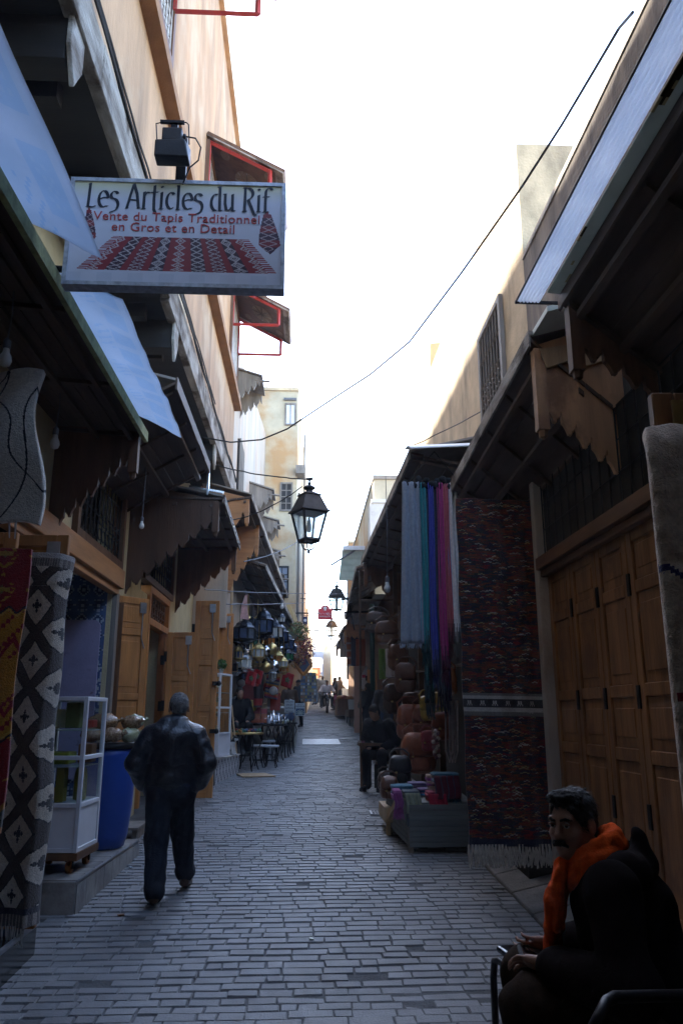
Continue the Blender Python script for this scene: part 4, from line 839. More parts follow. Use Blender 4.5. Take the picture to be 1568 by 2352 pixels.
# ================================================================== glass cabinet with food
def cabinet(loc, w_, d_, h_, low, lab, rz=0, wheels=True):
    t = thing('display_cabinet', loc, lab, 'cabinet'); x0, y0, z0 = loc; p = .035
    R_ = Matrix.Rotation(rz, 4, 'Z'); 
    def B(mb, lo, hi, m=0):
        c = Vector([(lo[i]+hi[i])/2 for i in range(3)]); d = [abs(hi[i]-lo[i]) for i in range(3)]; c2 = Vector(loc) + R_ @ c; mb.box(c2, d, rz, m)
    b0 = .14 if wheels else 0
    mb = MB()
    for sx in (-1, 1):
        for sy in (-1, 1): B(mb, (sx*(w_/2)-sx*p, sy*(d_/2)-sy*p, b0+.03), (sx*w_/2, sy*d_/2, h_))
    for z in (b0+.03, low, low+(h_-low)*.42, h_-p):
        for s in (-1, 1):
            B(mb, (-w_/2+p, s*d_/2-s*p, z), (w_/2-p, s*d_/2, z+p)); B(mb, (s*w_/2-s*p, -d_/2+p, z), (s*w_/2, d_/2-p, z+p))
    part(mb, 'frame', M['alu_white'], t, bevel=.003, seg=1)
    q = .012
    for lo_, hi_ in (((-w_/2+p, -d_/2+q, b0+.065), (w_/2-p, -d_/2+q+.008, low)), ((w_/2-q-.008, -d_/2+p, b0+.065), (w_/2-q, d_/2-p, low)), ((-w_/2+q, -d_/2+p, b0+.065), (-w_/2+q+.008, d_/2-p, low)), ((-w_/2+p, -d_/2+p, h_-.03), (w_/2-p, d_/2-p, h_-.02))):
        mb = MB(); B(mb, lo_, hi_); part(mb, 'panel', M['alu_white'], t)
    if wheels:
        mb = MB(); B(mb, (-w_/2-.01, -d_/2-.01, b0-.03), (w_/2+.01, d_/2+.01, b0+.028)); part(mb, 'base', M['wood_brown'], t)
        for sx in (-1, 1):
            for sy in (-1, 1):
                mb = MB(); c = Vector(loc)+R_ @ Vector((sx*(w_/2-.07), sy*(d_/2-.07), .055)); Rw = (R_ @ Matrix.Rotation(math.pi/2, 4, 'Y')).to_3x3()
                mb.lathe([(.02, -.022), (.05, -.02), (.055, 0), (.05, .02), (.02, .022)], c, 12, 0, None, 1, 1, Rw); mb.box(c+Vector((0, 0, .05)), (.07, .05, .02), rz, 1); mb.box(c+R_.to_3x3() @ Vector((.028, 0, .02)), (.008, .04, .07), rz, 1)
                part(mb, 'caster', [mat('caster', (.30, .11, .03), .5, .2, 8, .1) if 'caster' not in bpy.data.materials else bpy.data.materials['caster'], M['iron']], t)
    mb = MB()
    for k in (0, .33, .66):
        z = low+.02+(h_-low)*k; B(mb, (-w_/2+p, -d_/2+p, z), (w_/2-p, d_/2-p, z+.008))
    part(mb, 'shelf', mat('shelf_glass', (.5, .58, .58), .2, .1, 5, 0) if 'shelf_glass' not in bpy.data.materials else bpy.data.materials['shelf_glass'], t)
    mb = MB(); g = .016
    for z0_, z1_ in ((low+p, low+(h_-low)*.42), (low+(h_-low)*.42+p, h_-p)):
        B(mb, (-w_/2+p, -d_/2+g, z0_), (w_/2-p, -d_/2+g+.003, z1_)); B(mb, (w_/2-g-.003, -d_/2+p, z0_), (w_/2-g, d_/2-p, z1_)); B(mb, (-w_/2+g, -d_/2+p, z0_), (-w_/2+g+.003, d_/2-p, z1_))
    part(mb, 'glazing', M['glass'], t)
    return t, R_
cab, Rc = cabinet((-2.07, 7.28, .325), .46, .56, 1.42, .52, 'white framed glass cabinet on orange casters holding food, beside the blue barrel', rz=rad(-3))
CM = M['paintattr']
def item(mb, name, lab, cat, loc, m=None, group=None, **k): return tag(mb.build(name, m or CM, loc=loc, **k), lab, cat, group)
def tub(x, y, z, col, lid, lab):
    mb = MB(); mb.lathe([(.05, 0), (.06, .004), (.068, .1), (.07, .105)], (x, y, z), 14, 0, col); mb.lathe([(.072, .106), (.074, .112), (.07, .122), (.01, .124)], (x, y, z), 14, 0, lid); return item(mb, 'food_tub', lab, 'tub', (x, y, z), smooth=False)
zb = .325+.52+.035
for k, (x, y, c, l, lb) in enumerate(((-2.2, 7.12, (.5, .18, .05), (.04, .12, .4), 'orange food tub with a blue lid, front left of the lowest cabinet shelf'), (-2.2, 7.12, (.4, .1, .04), (.04, .12, .4), 'red brown food tub with a blue lid stacked on another tub in the cabinet'), (-2.2, 7.3, (.32, .16, .04), (.03, .08, .26), 'amber food tub with a blue lid at the back of the cabinet shelf'))):
    tub(x, y, zb+(.13 if k == 1 else 0), c, l, lb)
mb = MB(); mb.lathe([(.05, 0), (.055, .01), (.055, .2), (.045, .25), (.018, .29), (.018, .33), (.02, .335), (.02, .36)], (-1.95, 7.3, zb), 14, 0, (.32, .26, .05)); item(mb, 'oil_bottle', 'yellow oil bottle standing in the lower part of the cabinet', 'bottle', (-1.95, 7.3, zb), M['paintattr'], smooth=True)
mb = MB(); mb.b2((-2.1, 7.08, zb), (-2.03, 7.2, zb+.28), 0, (.30, .24, .04)); item(mb, 'pasta_pack', 'upright yellow pack beside the tubs in the cabinet', 'packet', (-2.06, 7.14, zb), bevel=.008)
def pack(lo, hi, col, lab, nm='food_packet'):
    mb = MB(); mb.b2(lo, hi, 0, col); c = [(lo[i]+hi[i])/2 for i in range(3)]; c[2] = lo[2]; return item(mb, nm, lab, 'packet', c, bevel=.012)
z2 = .325+.55+.9*.33+.012; z3 = .325+.55+.9*.66+.012
pack((-2.24, 7.06, z2), (-2.0, 7.3, z2+.1), (.34, .38, .06), 'olive green tray of food on the middle cabinet shelf')
pack((-2.0, 7.32, z2), (-1.88, 7.5, z2+.16), (.3, .13, .06), 'dark brown packet at the back of the middle cabinet shelf')
pack((-2.22, 7.08, z3), (-2.1, 7.3, z3+.16), (.48, .44, .28), 'beige packet on the left of the top cabinet shelf')
pack((-2.07, 7.1, z3), (-1.95, 7.26, z3+.22), (.2, .24, .1), 'tall dark green packet on the top cabinet shelf')
pack((-1.94, 7.3, z3), (-1.88, 7.46, z3+.07), (.55, .05, .04), 'small red packet on the right of the top cabinet shelf')
# barrel with bagged nuts
ba = thing('plastic_barrel', (-1.96, 8.3, .335), 'large blue plastic barrel on the tiled step carrying bags of nuts', 'barrel')
mb = MB(); mb.lathe([(.17, 0), (.205, .02), (.232, .12), (.262, .4), (.268, .62), (.262, .86), (.258, .93)], (-1.96, 8.3, .335), 28); part(mb, 'drum', mat('blue_plastic', (.022, .07, .33), .38, .12, 3, .06, 50), ba, smooth=True)
mb = MB(); mb.lathe([(.258, .931), (.278, .935), (.282, .96), (.27, .985), (.02, .99)], (-1.96, 8.3, .335), 28); part(mb, 'rim', M['black_plastic'], ba, smooth=True)
nut = mat('nuts_bag', (.16, .075, .03), .2, .5, 48, .5, 60, col2=(.50, .32, .17), spec=.6, coat=.6); nutg = mat('pale_bag', (.30, .33, .16), .2, .3, 40, .3, 120, col2=(.46, .46, .28), spec=.6, coat=.6)
for k, (x, y, z, rz, m_, lb) in enumerate(((-2.09, 8.12, .075, 20, nut, 'bag of brown nuts at the left front on the blue barrel'), (-1.89, 8.08, .075, -10, nut, 'bag of brown nuts in the middle front on the blue barrel'), (-1.74, 8.2, .07, 50, nutg, 'pale green bag at the right front on the blue barrel'), (-2.01, 8.2, .2, 5, nut, 'large bag of nuts lying on top of the other bags on the barrel'), (-1.75, 8.28, .19, -30, nut, 'small bag of nuts stacked on the right of the barrel'), (-1.75, 8.4, .2, 40, nutg, 'pale green bag at the back right of the barrel stack'), (-2.16, 8.32, .085, 70, nut, 'bag of nuts at the back left of the barrel'))):
    mb = MB(); c = (x, y, .335+.99+z); s = 1.25 if k == 3 else 1
    mb.ball(c, (.115*s, .08*s, .068*s), 20, 13, rot=Matrix.Rotation(rad(rz), 3, 'Z')); mb.v = [(a+.016*fbm(a*26, b_*26, c_*26), b_+.012*fbm(a*22+3, b_*22, c_*22), c_+.016*fbm(a*24+5, b_*24, c_*24)) for a, b_, c_ in mb.v]; tp = Matrix.Rotation(rad(rz), 3, 'Z') @ Vector((.115*s, 0, .01)); mb.tube([Vector(c)+tp*.9, Vector(c)+tp*1.12, Vector(c)+tp*1.3+Vector((0, 0, .02))], [.03, .010, .026], 7)
    tag(mb.build('nut_bag', m_, loc=c, smooth=True), lb, 'bag', 'bags of nuts on the blue barrel')
mb = MB(); mb.b2((-2.28, 9.5, .33), (-1.86, 10.1, .36)); mb.b2((-2.27, 9.55, .2), (-2.22, 10.05, .329)); mb.b2((-1.93, 9.55, .2), (-1.88, 10.05, .329)); tag(mb.build('low_bench', M['wood_grey'], loc=(-2.07, 9.8, .2)), 'low grey plank step in front of the open doorway behind the barrel', 'step')
# ================================================================== WIRES AND LANTERNS
def sag(a, b, s, n=24): 
    a, b = Vector(a), Vector(b); return [a+(b-a)*(i/n)-Vector((0, 0, s*4*(i/n)*(1-i/n)))+Vector((0, 0, .012*fbm(i*.6, a.y))) for i in range(n+1)]
def wire(a, b, s, r, lab, m='wire', n=24, name='wire'):
    mb = MB(); p = sag(a, b, s, n); mb.tube(p, r, 4); return tag(mb.build(name, M[m], loc=p[n//2]), lab, 'wire')
A = atY(462, 1004, 11.6); B = atY(1452, 28, 4.2)
pts = [A, atY(530, 1016, 11.3), atY(600, 1010, 11.0), atY(660, 985, 10.7), atY(720, 945, 10.3), atY(770, 912, 10.0), atY(850, 860, 9.3), atY(940, 785, 8.6), atY(1000, 705, 8.0), atY(1060, 625, 7.4), atY(1130, 525, 6.8), atY(1200, 425, 6.2), atY(1290, 285, 5.5), atY(1370, 150, 4.9), atY(1420, 65, 4.5), B]
mb = MB(); mb.tube(pts, .012, 5); tag(mb.build('wire', M['wire'], loc=pts[7]), 'long sagging black wire crossing the sky from the left beam to the top right roof', 'wire')
lc = Vector((-.03, 11, 0)); ltop = atY(692, 1100, 11).z
wire(atY(488, 1066, 13.2), (lc.x, 11, ltop+.0), .05, .010, 'double cable carrying the big lantern, from the left wall', n=16, name='cable')
wire((lc.x, 11, ltop), (2.3, 9.6, ltop+.55), .12, .008, 'thin cable running from the big lantern to the right wall', n=16, name='cable')
wire(atY(520, 1195, 12.5), (lc.x-.05, 11, ltop-.12), .10, .009, 'drooping cable from the small left awning up to the big lantern', n=16, name='cable')
wire(atY(470, 1354, 12.6), atY(860, 1362, 24), .05, .008, 'pale wire stretched low across the street, above the red arrow sign', 'wire_grey')
wire(atY(520, 1388, 13.8), atY(700, 1384, 22), .02, .009, 'pale wire in front of the lantern shop awning', 'wire_grey')
wire(atY(690, 1374, 25), atY(845, 1372, 27), .08, .014, 'cable with the second street lantern on it')
wire(atY(695, 1447, 40), atY(830, 1440, 38), .1, .02, 'far cable with the smallest street lantern on it')
wire(atY(690, 1412, 30), atY(850, 1420, 30), .06, .012, 'thin far cable behind the red arrow sign')
wire(atY(560, 1290, 15), atY(700, 1232, 26), .12, .012, 'dark cable slanting up from the lantern shop to the cream tower')
frost = bpy.data.materials.new('frosted_glass'); frost.use_nodes = True
_n = frost.node_tree.nodes; _l = frost.node_tree.links; _t = _n.new('ShaderNodeBsdfTranslucent'); _t.inputs[0].default_value = (.85, .92, .95, 1); _p = _n.new('ShaderNodeBsdfTransparent'); _p.inputs[0].default_value = (.9, .96, .98, 1); _x = _n.new('ShaderNodeMixShader'); _x.inputs[0].default_value = .55
_l.new(_t.outputs[0], _x.inputs[1]); _l.new(_p.outputs[0], _x.inputs[2]); _l.new(_x.outputs[0], _n['Material Output'].inputs[0])
def street_lantern(loc, rz, lab):
    """four sided lantern hung by its top; loc = underside finial, height 1.08"""
    t = thing('street_lantern', loc, lab, 'street lamp', 'iron lanterns hung over the street')
    def sq(r, z): return [Vector((loc[0]+r*math.cos(rz+math.pi/4+k*math.pi/2)*1.414, loc[1]+r*math.sin(rz+math.pi/4+k*math.pi/2)*1.414, loc[2]+z)) for k in range(4)]
    def frus(mb, r0, z0, r1, z1, m=0): mb.hexa(sq(r0, z0)+sq(r1, z1), m)
    mb = MB(); frus(mb, .265, .565, .255, .59); frus(mb, .235, .591, .135, .80); frus(mb, .155, .801, .15, .815); frus(mb, .13, .816, .07, .85); part(mb, 'roof', M['lamp_iron'], t)
    mb = MB(); mb.lathe([(.06, .845), (.055, .875), (.10, .90), (.105, .915), (.06, .94), (.025, .945), (.03, .965), (.035, .975), (.018, .99), (.016, 1.02), (.06, 1.025), (.06, 1.045), (.008, 1.05), (.006, 1.12)], loc, 14); part(mb, 'finial', M['lamp_iron'], t, smooth=False)
    mb = MB(); a, b = sq(.215, .565), sq(.125, .18)
    for k in range(4):
        mb.tube([a[k], b[k]], .021, 4); mb.tube([b[k], b[(k+1) % 4]], .026, 4); mb.tube([a[k], a[(k+1) % 4]], .018, 4)
    for k in range(4):
        p0 = b[k]; c = Vector(loc); d = (p0-c); d.z = 0
        mb.tube([p0, p0-Vector((0, 0, .025)), c+d*.72+Vector((0, 0, .15)), c+d*.55+Vector((0, 0, .085)), c+d*.3+Vector((0, 0, .055)), c+Vector((0, 0, .05))], [.014, .012, .011, .011, .011, .012], 5)
    mb.ball((loc[0], loc[1], loc[2]+.022), .027, 10, 7); part(mb, 'frame', M['lamp_iron'], t)
    for k in range(4):
        mb = MB(); i = [(p*.985+Vector(loc)*.015) for p in (a[k], a[(k+1) % 4], b[(k+1) % 4], b[k])]; mb.face([(p.x, p.y, q.z) for p, q in zip(i, (a[k], a[k], b[k], b[k]))]); part(mb, 'pane', frost, t)
    mb = MB(); mb.lathe([(.02, .47), (.03, .44), (.045, .36), (.04, .31), (.01, .29)], loc, 10); mb.tube([(loc[0], loc[1], loc[2]+.565), (loc[0], loc[1], loc[2]+.46)], .02, 6); part(mb, 'bulb', M['bulb'], t, smooth=True)
    return t
lz = atY(708, 1272, 11).z
def lsc(o, a): o.scale = (.87*a, .87*a, 1.08*a); return o
L0 = street_lantern((lc.x+.06, 11, lz), rad(28), 'large black iron lantern with frosted panes hanging in the middle of the street')
p = atY(773, 1414, 26); L1 = dup(L0, p, rad(20), 'second black lantern, hanging just right of the red arrow sign'); lsc(L1, 1.0)
p = atY(761, 1470, 39); L2 = dup(L0, p, rad(10), 'smallest street lantern, farthest away below the red arrow sign'); lsc(L2, 1.05); lsc(L0, 1.0)
# red direction sign
rs_ = thing('direction_sign', atY(747, 1423, 24), 'red arched direction sign with a white arrow on a bar from the left wall', 'sign')
c0, c1 = atY(730, 1423, 24), atY(763, 1398, 24); xm = (c0.x+c1.x)/2; hw = (c1.x-c0.x)/2
mb = MB(); pl = [(c0.x, c0.z), (c1.x, c0.z), (c1.x, c1.z), (xm+hw*.62, c1.z)] + [(xm+hw*.62*math.cos(rad(a)), c1.z+.11*math.sin(rad(a))) for a in range(15, 180, 15)] + [(xm-hw*.62, c1.z), (c0.x, c1.z)]
mb.prism([(x, 24, z) for x, z in pl], (0, .03, 0)); part(mb, 'board', mat('sign_red', (.62, .035, .05), .45, .1, 4, .05), rs_)
mb = MB(); az = c1.z-.03
for q in ([(xm-.03, az-.03), (xm+.03, az-.03), (xm+.03, az+.04), (xm-.03, az+.04)], [(xm-.08, az+.035), (xm+.08, az+.035), (xm, az+.105)]): mb.face([(x, 23.994, z) for x, z in q])
part(mb, 'arrow', M['alu_white'], rs_); text('باب بوجلود', .1, (xm, 23.994, c0.z+.17), M['alu_white'], rs_, sx=.9); text('BAB BOUJLOUD', .05, (xm, 23.994, c0.z+.08), M['alu_white'], rs_)
mb = MB(); mb.tube([(c0.x-.68, 24.02, c1.z-.14), (c0.x, 24.02, c1.z-.14)], .022, 6); part(mb, 'bar', M['iron'], rs_)
bs = thing('banner', atY(703, 1434, 28), 'small dark blue banner with a white emblem on the left wall past the flowers', 'banner')
a, b = atY(696, 1434, 28), atY(706, 1416, 28); mb = MB(); mb.b2((a.x, 28, a.z), (b.x, 28.03, b.z)); part(mb, 'cloth', mat('navy', (.03, .035, .10), .8, .1, 4, .05), bs)
mb = MB(); mb.lathe([(.03, -.004), (.055, -.004), (.055, .004), (.03, .004)], ((a.x+b.x)/2, 27.985, (a.z+b.z)/2), 10, rot=Matrix.Rotation(math.pi/2, 3, 'X')); part(mb, 'emblem', M['alu_white'], bs)
# bare bulbs
def hbulb(x, y, z, ztop, lab, s=1.):
    t = thing('light_bulb', (x, y, z), lab, 'bulb', 'bare bulbs under the awnings')
    mb = MB(); mb.lathe([(.004, -.062*s), (.022*s, -.052*s), (.03*s, -.03*s), (.026*s, -.008*s), (.016*s, .012*s), (.015*s, .03*s)], (x, y, z), 12); part(mb, 'glass', M['bulb'], t, smooth=True)
    mb = MB(); mb.lathe([(.016*s, .03*s), (.018*s, .035*s), (.018*s, .07*s), (.006*s, .085*s)], (x, y, z), 10); mb.tube([(x, y, z+.08*s), (x+.01, y, (z+ztop)/2), (x, y, ztop)], .005, 5); part(mb, 'socket', M['wire_grey'], t)
p = atY(127, 1010, 5.9); hbulb(p.x, p.y, p.z, 4.25, 'bare bulb hanging by the carved panel of the left plank awning', 1.3)
p = atY(14, 815, 4.4); hbulb(p.x, p.y, p.z, 4.2, 'bare bulb at the far left edge above the white rug', 1.3)
p = atY(326, 1203, 8.6); hbulb(p.x, p.y, p.z, 4.8, 'tiny bulb on a long thin flex over the open door leaves')
p = atY(889, 1345, 10); hbulb(p.x, p.y, p.z, 4.7, 'clear bulb hanging under the scarf stall awning', 1.5)
p = atY(648, 1390, 17.5); hbulb(p.x, p.y, p.z, 4.7, 'bulb hanging in front of the brass lantern shop', 1.5)
# ================================================================== RIGHT SIDE: scarves, flat woven rug, stall
FW_ = thing('flat_woven_rug', (1.68, 7.05, .52), 'tall dark red flat woven rug with a white figured band, hanging from the right awning', 'rug')
random.seed(11)
NU, NV = 110, 420; cells = np.zeros((NV, NU, 3), np.float32)
pal = [(.20, .014, .016), (.26, .018, .022), (.12, .01, .012), (.05, .015, .03), (.02, .02, .05), (.035, .035, .03), (.16, .04, .02), (.24, .06, .02), (.22, .015, .02), (.12, .05, .04), (.07, .06, .065)]
for j in range(NV):
    z = j/NV; i = 0
    while i < NU:
        q = noise.noise(Vector((i*.045, j*.10, 2)))+.8*noise.noise(Vector((i*.13, j*.33, 9)))+random.uniform(-.25, .25)
        k = int((q+1.1)/2.2*len(pal)) % len(pal); L = random.choice([2, 3, 5, 7, 9]); cells[j, i:i+L] = np.array(pal[k])*.75; i += L
for _ in range(420):
    j = random.randrange(4, NV-4); i = random.randrange(0, NU-12); L = random.randrange(4, 13); c = random.choice([(.42, .38, .33), (.30, .27, .24), (.35, .16, .06), (.28, .25, .12)])
    for q in range(L): cells[min(NV-1, max(0, j+int(1.2*math.sin(q/L*3.14)))), i+q] = c
def bandrow(j, c): cells[int(j*NV), :] = c
b0 = .352
for j in range(int(b0*NV), int((b0+.064)*NV)):
    f = (j/NV-b0)/.064; cells[j, :] = (.03, .028, .03) if .32 < f < .68 else ((.44, .42, .38) if (.14 < f <= .32 or .68 <= f < .86) else (.16, .15, .14))
    if .38 < f < .62:
        for cx in range(8, NU, 17):
            for q in range(-3, 4):
                if abs(q) == int((f-.38)*12) or (abs(q) == 3-int((f-.38)*12)): cells[j, min(NU-1, cx+q)] = (.46, .43, .4)
for j in range(0, int(.02*NV)): cells[j, :] = (.02, .022, .05)
for (ci, cj) in ((14, 48), (55, 70), (90, 150)):
    for q in range(-4, 5): cells[cj+abs(abs(q)-2), ci+q] = (.45, .43, .4)
grid(lambda u, v: (1.40+.72*u+.006*math.sin(v*25), 7.05+.012*math.sin(u*7+v*3)+.01*math.sin(u*23), .52+3.05*v-.012*u), NU, NV, lambda u, v: tuple(cells[int(v*NV), int(u*NU)]), 'weave', M['rug'], FW_, thick=.012)
mb = MB()
for i in range(26):
    x = 1.385+.74*(i+.5)/26
    for q in range(6): mb.tube([(x+rnd(-.006, .006), 7.045, .53), (x+rnd(-.014, .014), 7.04+rnd(-.01, .01), .46), (x+rnd(-.02, .02)*(1+i % 2), 7.04+rnd(-.02, .02), .36+rnd(-.02, .03))], [.005, .006, .005], 4)
part(mb, 'fringe', mat('fringe_cream', (.50, .46, .40), .95, .2, 20, .2), FW_)
# scarves
rail = thing('scarf_rail', (1.4, 8.42, 4.1), 'string hung rail tied with dark knots that carries the row of scarves', 'rail')
mb = MB(); mb.tube([(1.08, 8.42, 4.12), (1.74, 8.42, 4.14)], .016, 6); mb.tube([(1.12, 8.42, 4.13), (1.44, 8.4, 4.5)], .005, 4); mb.tube([(1.72, 8.42, 4.14), (1.44, 8.4, 4.5)], .005, 4); part(mb, 'pole', M['iron'], rail)
mb = MB()
for i in range(22): mb.ball((1.10+i*.03, 8.40+rnd(-.02, .02), 4.13+rnd(-.05, .04)), (rnd(.03, .05), .04, rnd(.03, .06)), 7, 5)
part(mb, 'knots', mat('knot_black', (.012, .014, .018), .9, .3, 20, .3), rail, smooth=True)
scarves = [(929, 966, 1478, (.15, .17, .20), 'wide grey scarf, leftmost on the hanging scarf rail', 8.36), (961, 970, 1400, (.36, .30, .48), 'narrow lilac scarf beside the wide grey one', 8.44), (966, 983, 1500, (.008, .16, .17), 'teal green scarf with a dark end hanging on the rail', 8.40), (981, 990, 1540, (.012, .015, .03), 'black scarf between the teal and the royal blue scarves', 8.45),
 (987, 999, 1550, (.025, .035, .26), 'royal blue scarf in the middle of the rail', 8.40), (996, 1010, 1600, (.012, .016, .028), 'wide black scarf between the blue and magenta ones', 8.42), (1007, 1021, 1540, (.30, .018, .13), 'magenta scarf with a long dark end on the rail', 8.40), (1019, 1032, 1480, (.36, .08, .10), 'coral pink scarf right of the magenta one', 8.42), (1029, 1040, 1440, (.05, .20, .42), 'sky blue scarf near the right end of the rail', 8.45), (1036, 1062, 1480, (.44, .44, .62), 'pale lavender scarf, rightmost on the rail', 8.38), (1008, 1022, 1610, (.06, .02, .10), 'dark purple scarf hanging low behind the magenta one', 8.5), (970, 990, 1615, (.006, .07, .08), 'dark green scarf hanging low behind the teal one', 8.5)]
for x0, x1, yb, c, lab, Y in scarves:
    c = tuple(min(.75, q*1.7) for q in c); a, b = atY(x0-6, 1098, Y), atY(x1-6, 1098, Y); zb = atY(x0, yb, Y).z; W_ = b.x-a.x; zt = 4.12; n = 40
    t = thing('scarf', ((a.x+b.x)/2, Y, zb), lab, 'scarf', 'scarves hanging on the rail')
    ph = rnd(0, 6); fl_ = .25 if x0 == 929 else .05
    if x0 == 929: pos = lambda u, v: (a.x-.07*(1-v)**1.2*(1-u)+W_*u+.02*(1-v), Y+.025*math.sin(u*14+ph+v*2), zb+(zt-zb)*v)
    else: pos = lambda u, v: (a.x+W_*u+.012*math.sin(v*5+ph)*(1-v)+.01*(1-v)*(u-.5), Y+(.02+.01*v)*math.sin(u*15+ph+v*2.2), zb+(zt-zb)*v)
    dk = tuple(q*.12 for q in c)
    grid(pos, n, 40, lambda u, v: c if (x0 in (929, 961, 996, 981, 1034, 1029) or v > .10+.04*math.sin(u*40)) else mix(dk, c, .1), 'cloth', M['cloth'], t, thick=.006)
    mb = MB(); fringe(mb, a.x-(.07 if x0 == 929 else 0), b.x, Y, zb, max(6, int(W_*130)), .16 if x0 != 929 else .05, .006, dk if x0 != 929 else c, .02); part(mb, 'tassels', M['cloth'], t)
# the grey stall with folded shawls
stl = thing('market_stall', (1.45, 9.6, .18), 'low grey plank stall front loaded with folded shawls, beside the flat woven rug', 'stall')
mb = MB()
for i in range(8): z = .24+i*.053; mb.b2((1.12, 8.80, z), (1.80, 8.83, z+.05)); mb.hexa([(1.02, 10.3, z+.06), (1.045, 10.3, z+.06), (1.145, 8.84, z), (1.12, 8.84, z), (1.02, 10.3, z+.108), (1.045, 10.3, z+.108), (1.145, 8.84, z+.05), (1.12, 8.84, z+.05)])
part(mb, 'plank_front', M['wood_greyx'], stl, bevel=.004)
mb = MB(); mb.hexa([(1.12, 8.835, .65), (1.82, 8.835, .65), (1.82, 10.4, .74), (1.05, 10.4, .74), (1.12, 8.835, .68), (1.82, 8.835, .68), (1.82, 10.4, .77), (1.05, 10.4, .77)]); part(mb, 'table_top', M['wood_greyx'], stl)
for (x, y) in ((1.14, 8.86), (1.78, 8.86), (1.06, 10.2), (1.78, 10.2)):
    mb = MB(); mb.b2((x-.025, y-.02, gz(y)-.02), (x+.025, y+.03, .64)); part(mb, 'leg', M['wood_grey'], stl)
mb = MB(); mb.b2((.96, 9.8, .36), (1.1, 10.6, .52)); mb.hexa([(.99, 9.75, .4), (1.03, 9.75, .4), (1.09, 9.2, .7), (1.05, 9.2, .7), (.99, 9.79, .45), (1.03, 9.79, .45), (1.09, 9.24, .75), (1.05, 9.24, .75)]); mb.b2((.98, 9.85, .2), (1.03, 9.9, .36)); part(mb, 'side_brace', M['wood_light'], stl)
def shawl(px, py, Y, w_, d_, h_, col, lab, fr=None, col2=None, rz=0, hang=.0):
    p = atY(px, py, Y); p.z = max(p.z-.06, .685+(Y-8.84)*.057); t = thing('folded_shawl', p, lab, 'shawl', 'folded shawls on the grey stall')
    mb = MB(); n = 4
    for k in range(n):
        z = p.z+h_*k/n; c = col if (k % 2 == 0 or not col2) else col2; e = rnd(-.012, .012)
        mb.soft((p.x+e, p.y+e*.5, z+h_/n*.5), (w_*rnd(.96, 1.06), d_*rnd(.95, 1.05), h_/n*1.25), rz+rnd(-.05, .05), 0, c, wob=.12)
    part(mb, 'folds', M['cloth'], t, smooth=True)
    if hang:
        grid(lambda u, v: (p.x-w_*.49+w_*.98*u+.01*math.sin(v*5), p.y-d_/2-.022+.012*math.sin(u*17+p.x*9)*(1-v), p.z-hang+(hang+h_*.85)*v), 24, 8, lambda u, v: mix(col, col2 or col, .5 if int(u*24) % 6 == 0 else 0), 'drop', M['cloth'], t, thick=.014)
    if fr:
        mb = MB(); fringe(mb, p.x-w_/2, p.x+w_/2, p.y-d_/2-.012, p.z-hang+.01, 34, fr, .005, col2 or col, .025); part(mb, 'fringe', M['cloth'], t)
shawl(945, 1847, 8.98, .17, .26, .10, (.30, .32, .22), 'pale sage shawl with dark fringe hanging over the stall front', .14, (.07, .09, .11), hang=.12)
shawl(1000, 1838, 8.98, .20, .26, .09, (.40, .02, .05), 'bright red folded shawl on the front edge of the stall', .05, (.20, .015, .05), hang=.11)
shawl(911, 1852, 9.05, .09, .3, .10, (.24, .06, .20), 'pink and violet shawl draped at the left corner of the stall', .12, (.30, .08, .24), hang=.08)
shawl(922, 1818, 9.4, .23, .28, .10, (.04, .12, .20), 'teal striped folded shawl at the back left of the stall', None, (.10, .22, .30))
shawl(980, 1815, 9.35, .21, .26, .07, (.05, .20, .42), 'sky blue folded shawl behind the red one', None, (.16, .12, .24))
shawl(958, 1796, 9.75, .2, .2, .06, (.12, .07, .25), 'purple folded shawl with a pale edge at the back of the stall', None, (.30, .26, .42))
shawl(1020, 1790, 9.0, .28, .3, .13, (.10, .015, .03), 'tall dark red stack topped with teal, at the right of the stall', .05, (.02, .10, .16), hang=.13)
shawl(989, 1792, 9.3, .10, .2, .12, (.32, .08, .30), 'violet patterned shawl rolled beside the dark red stack', .06, (.5, .36, .3))
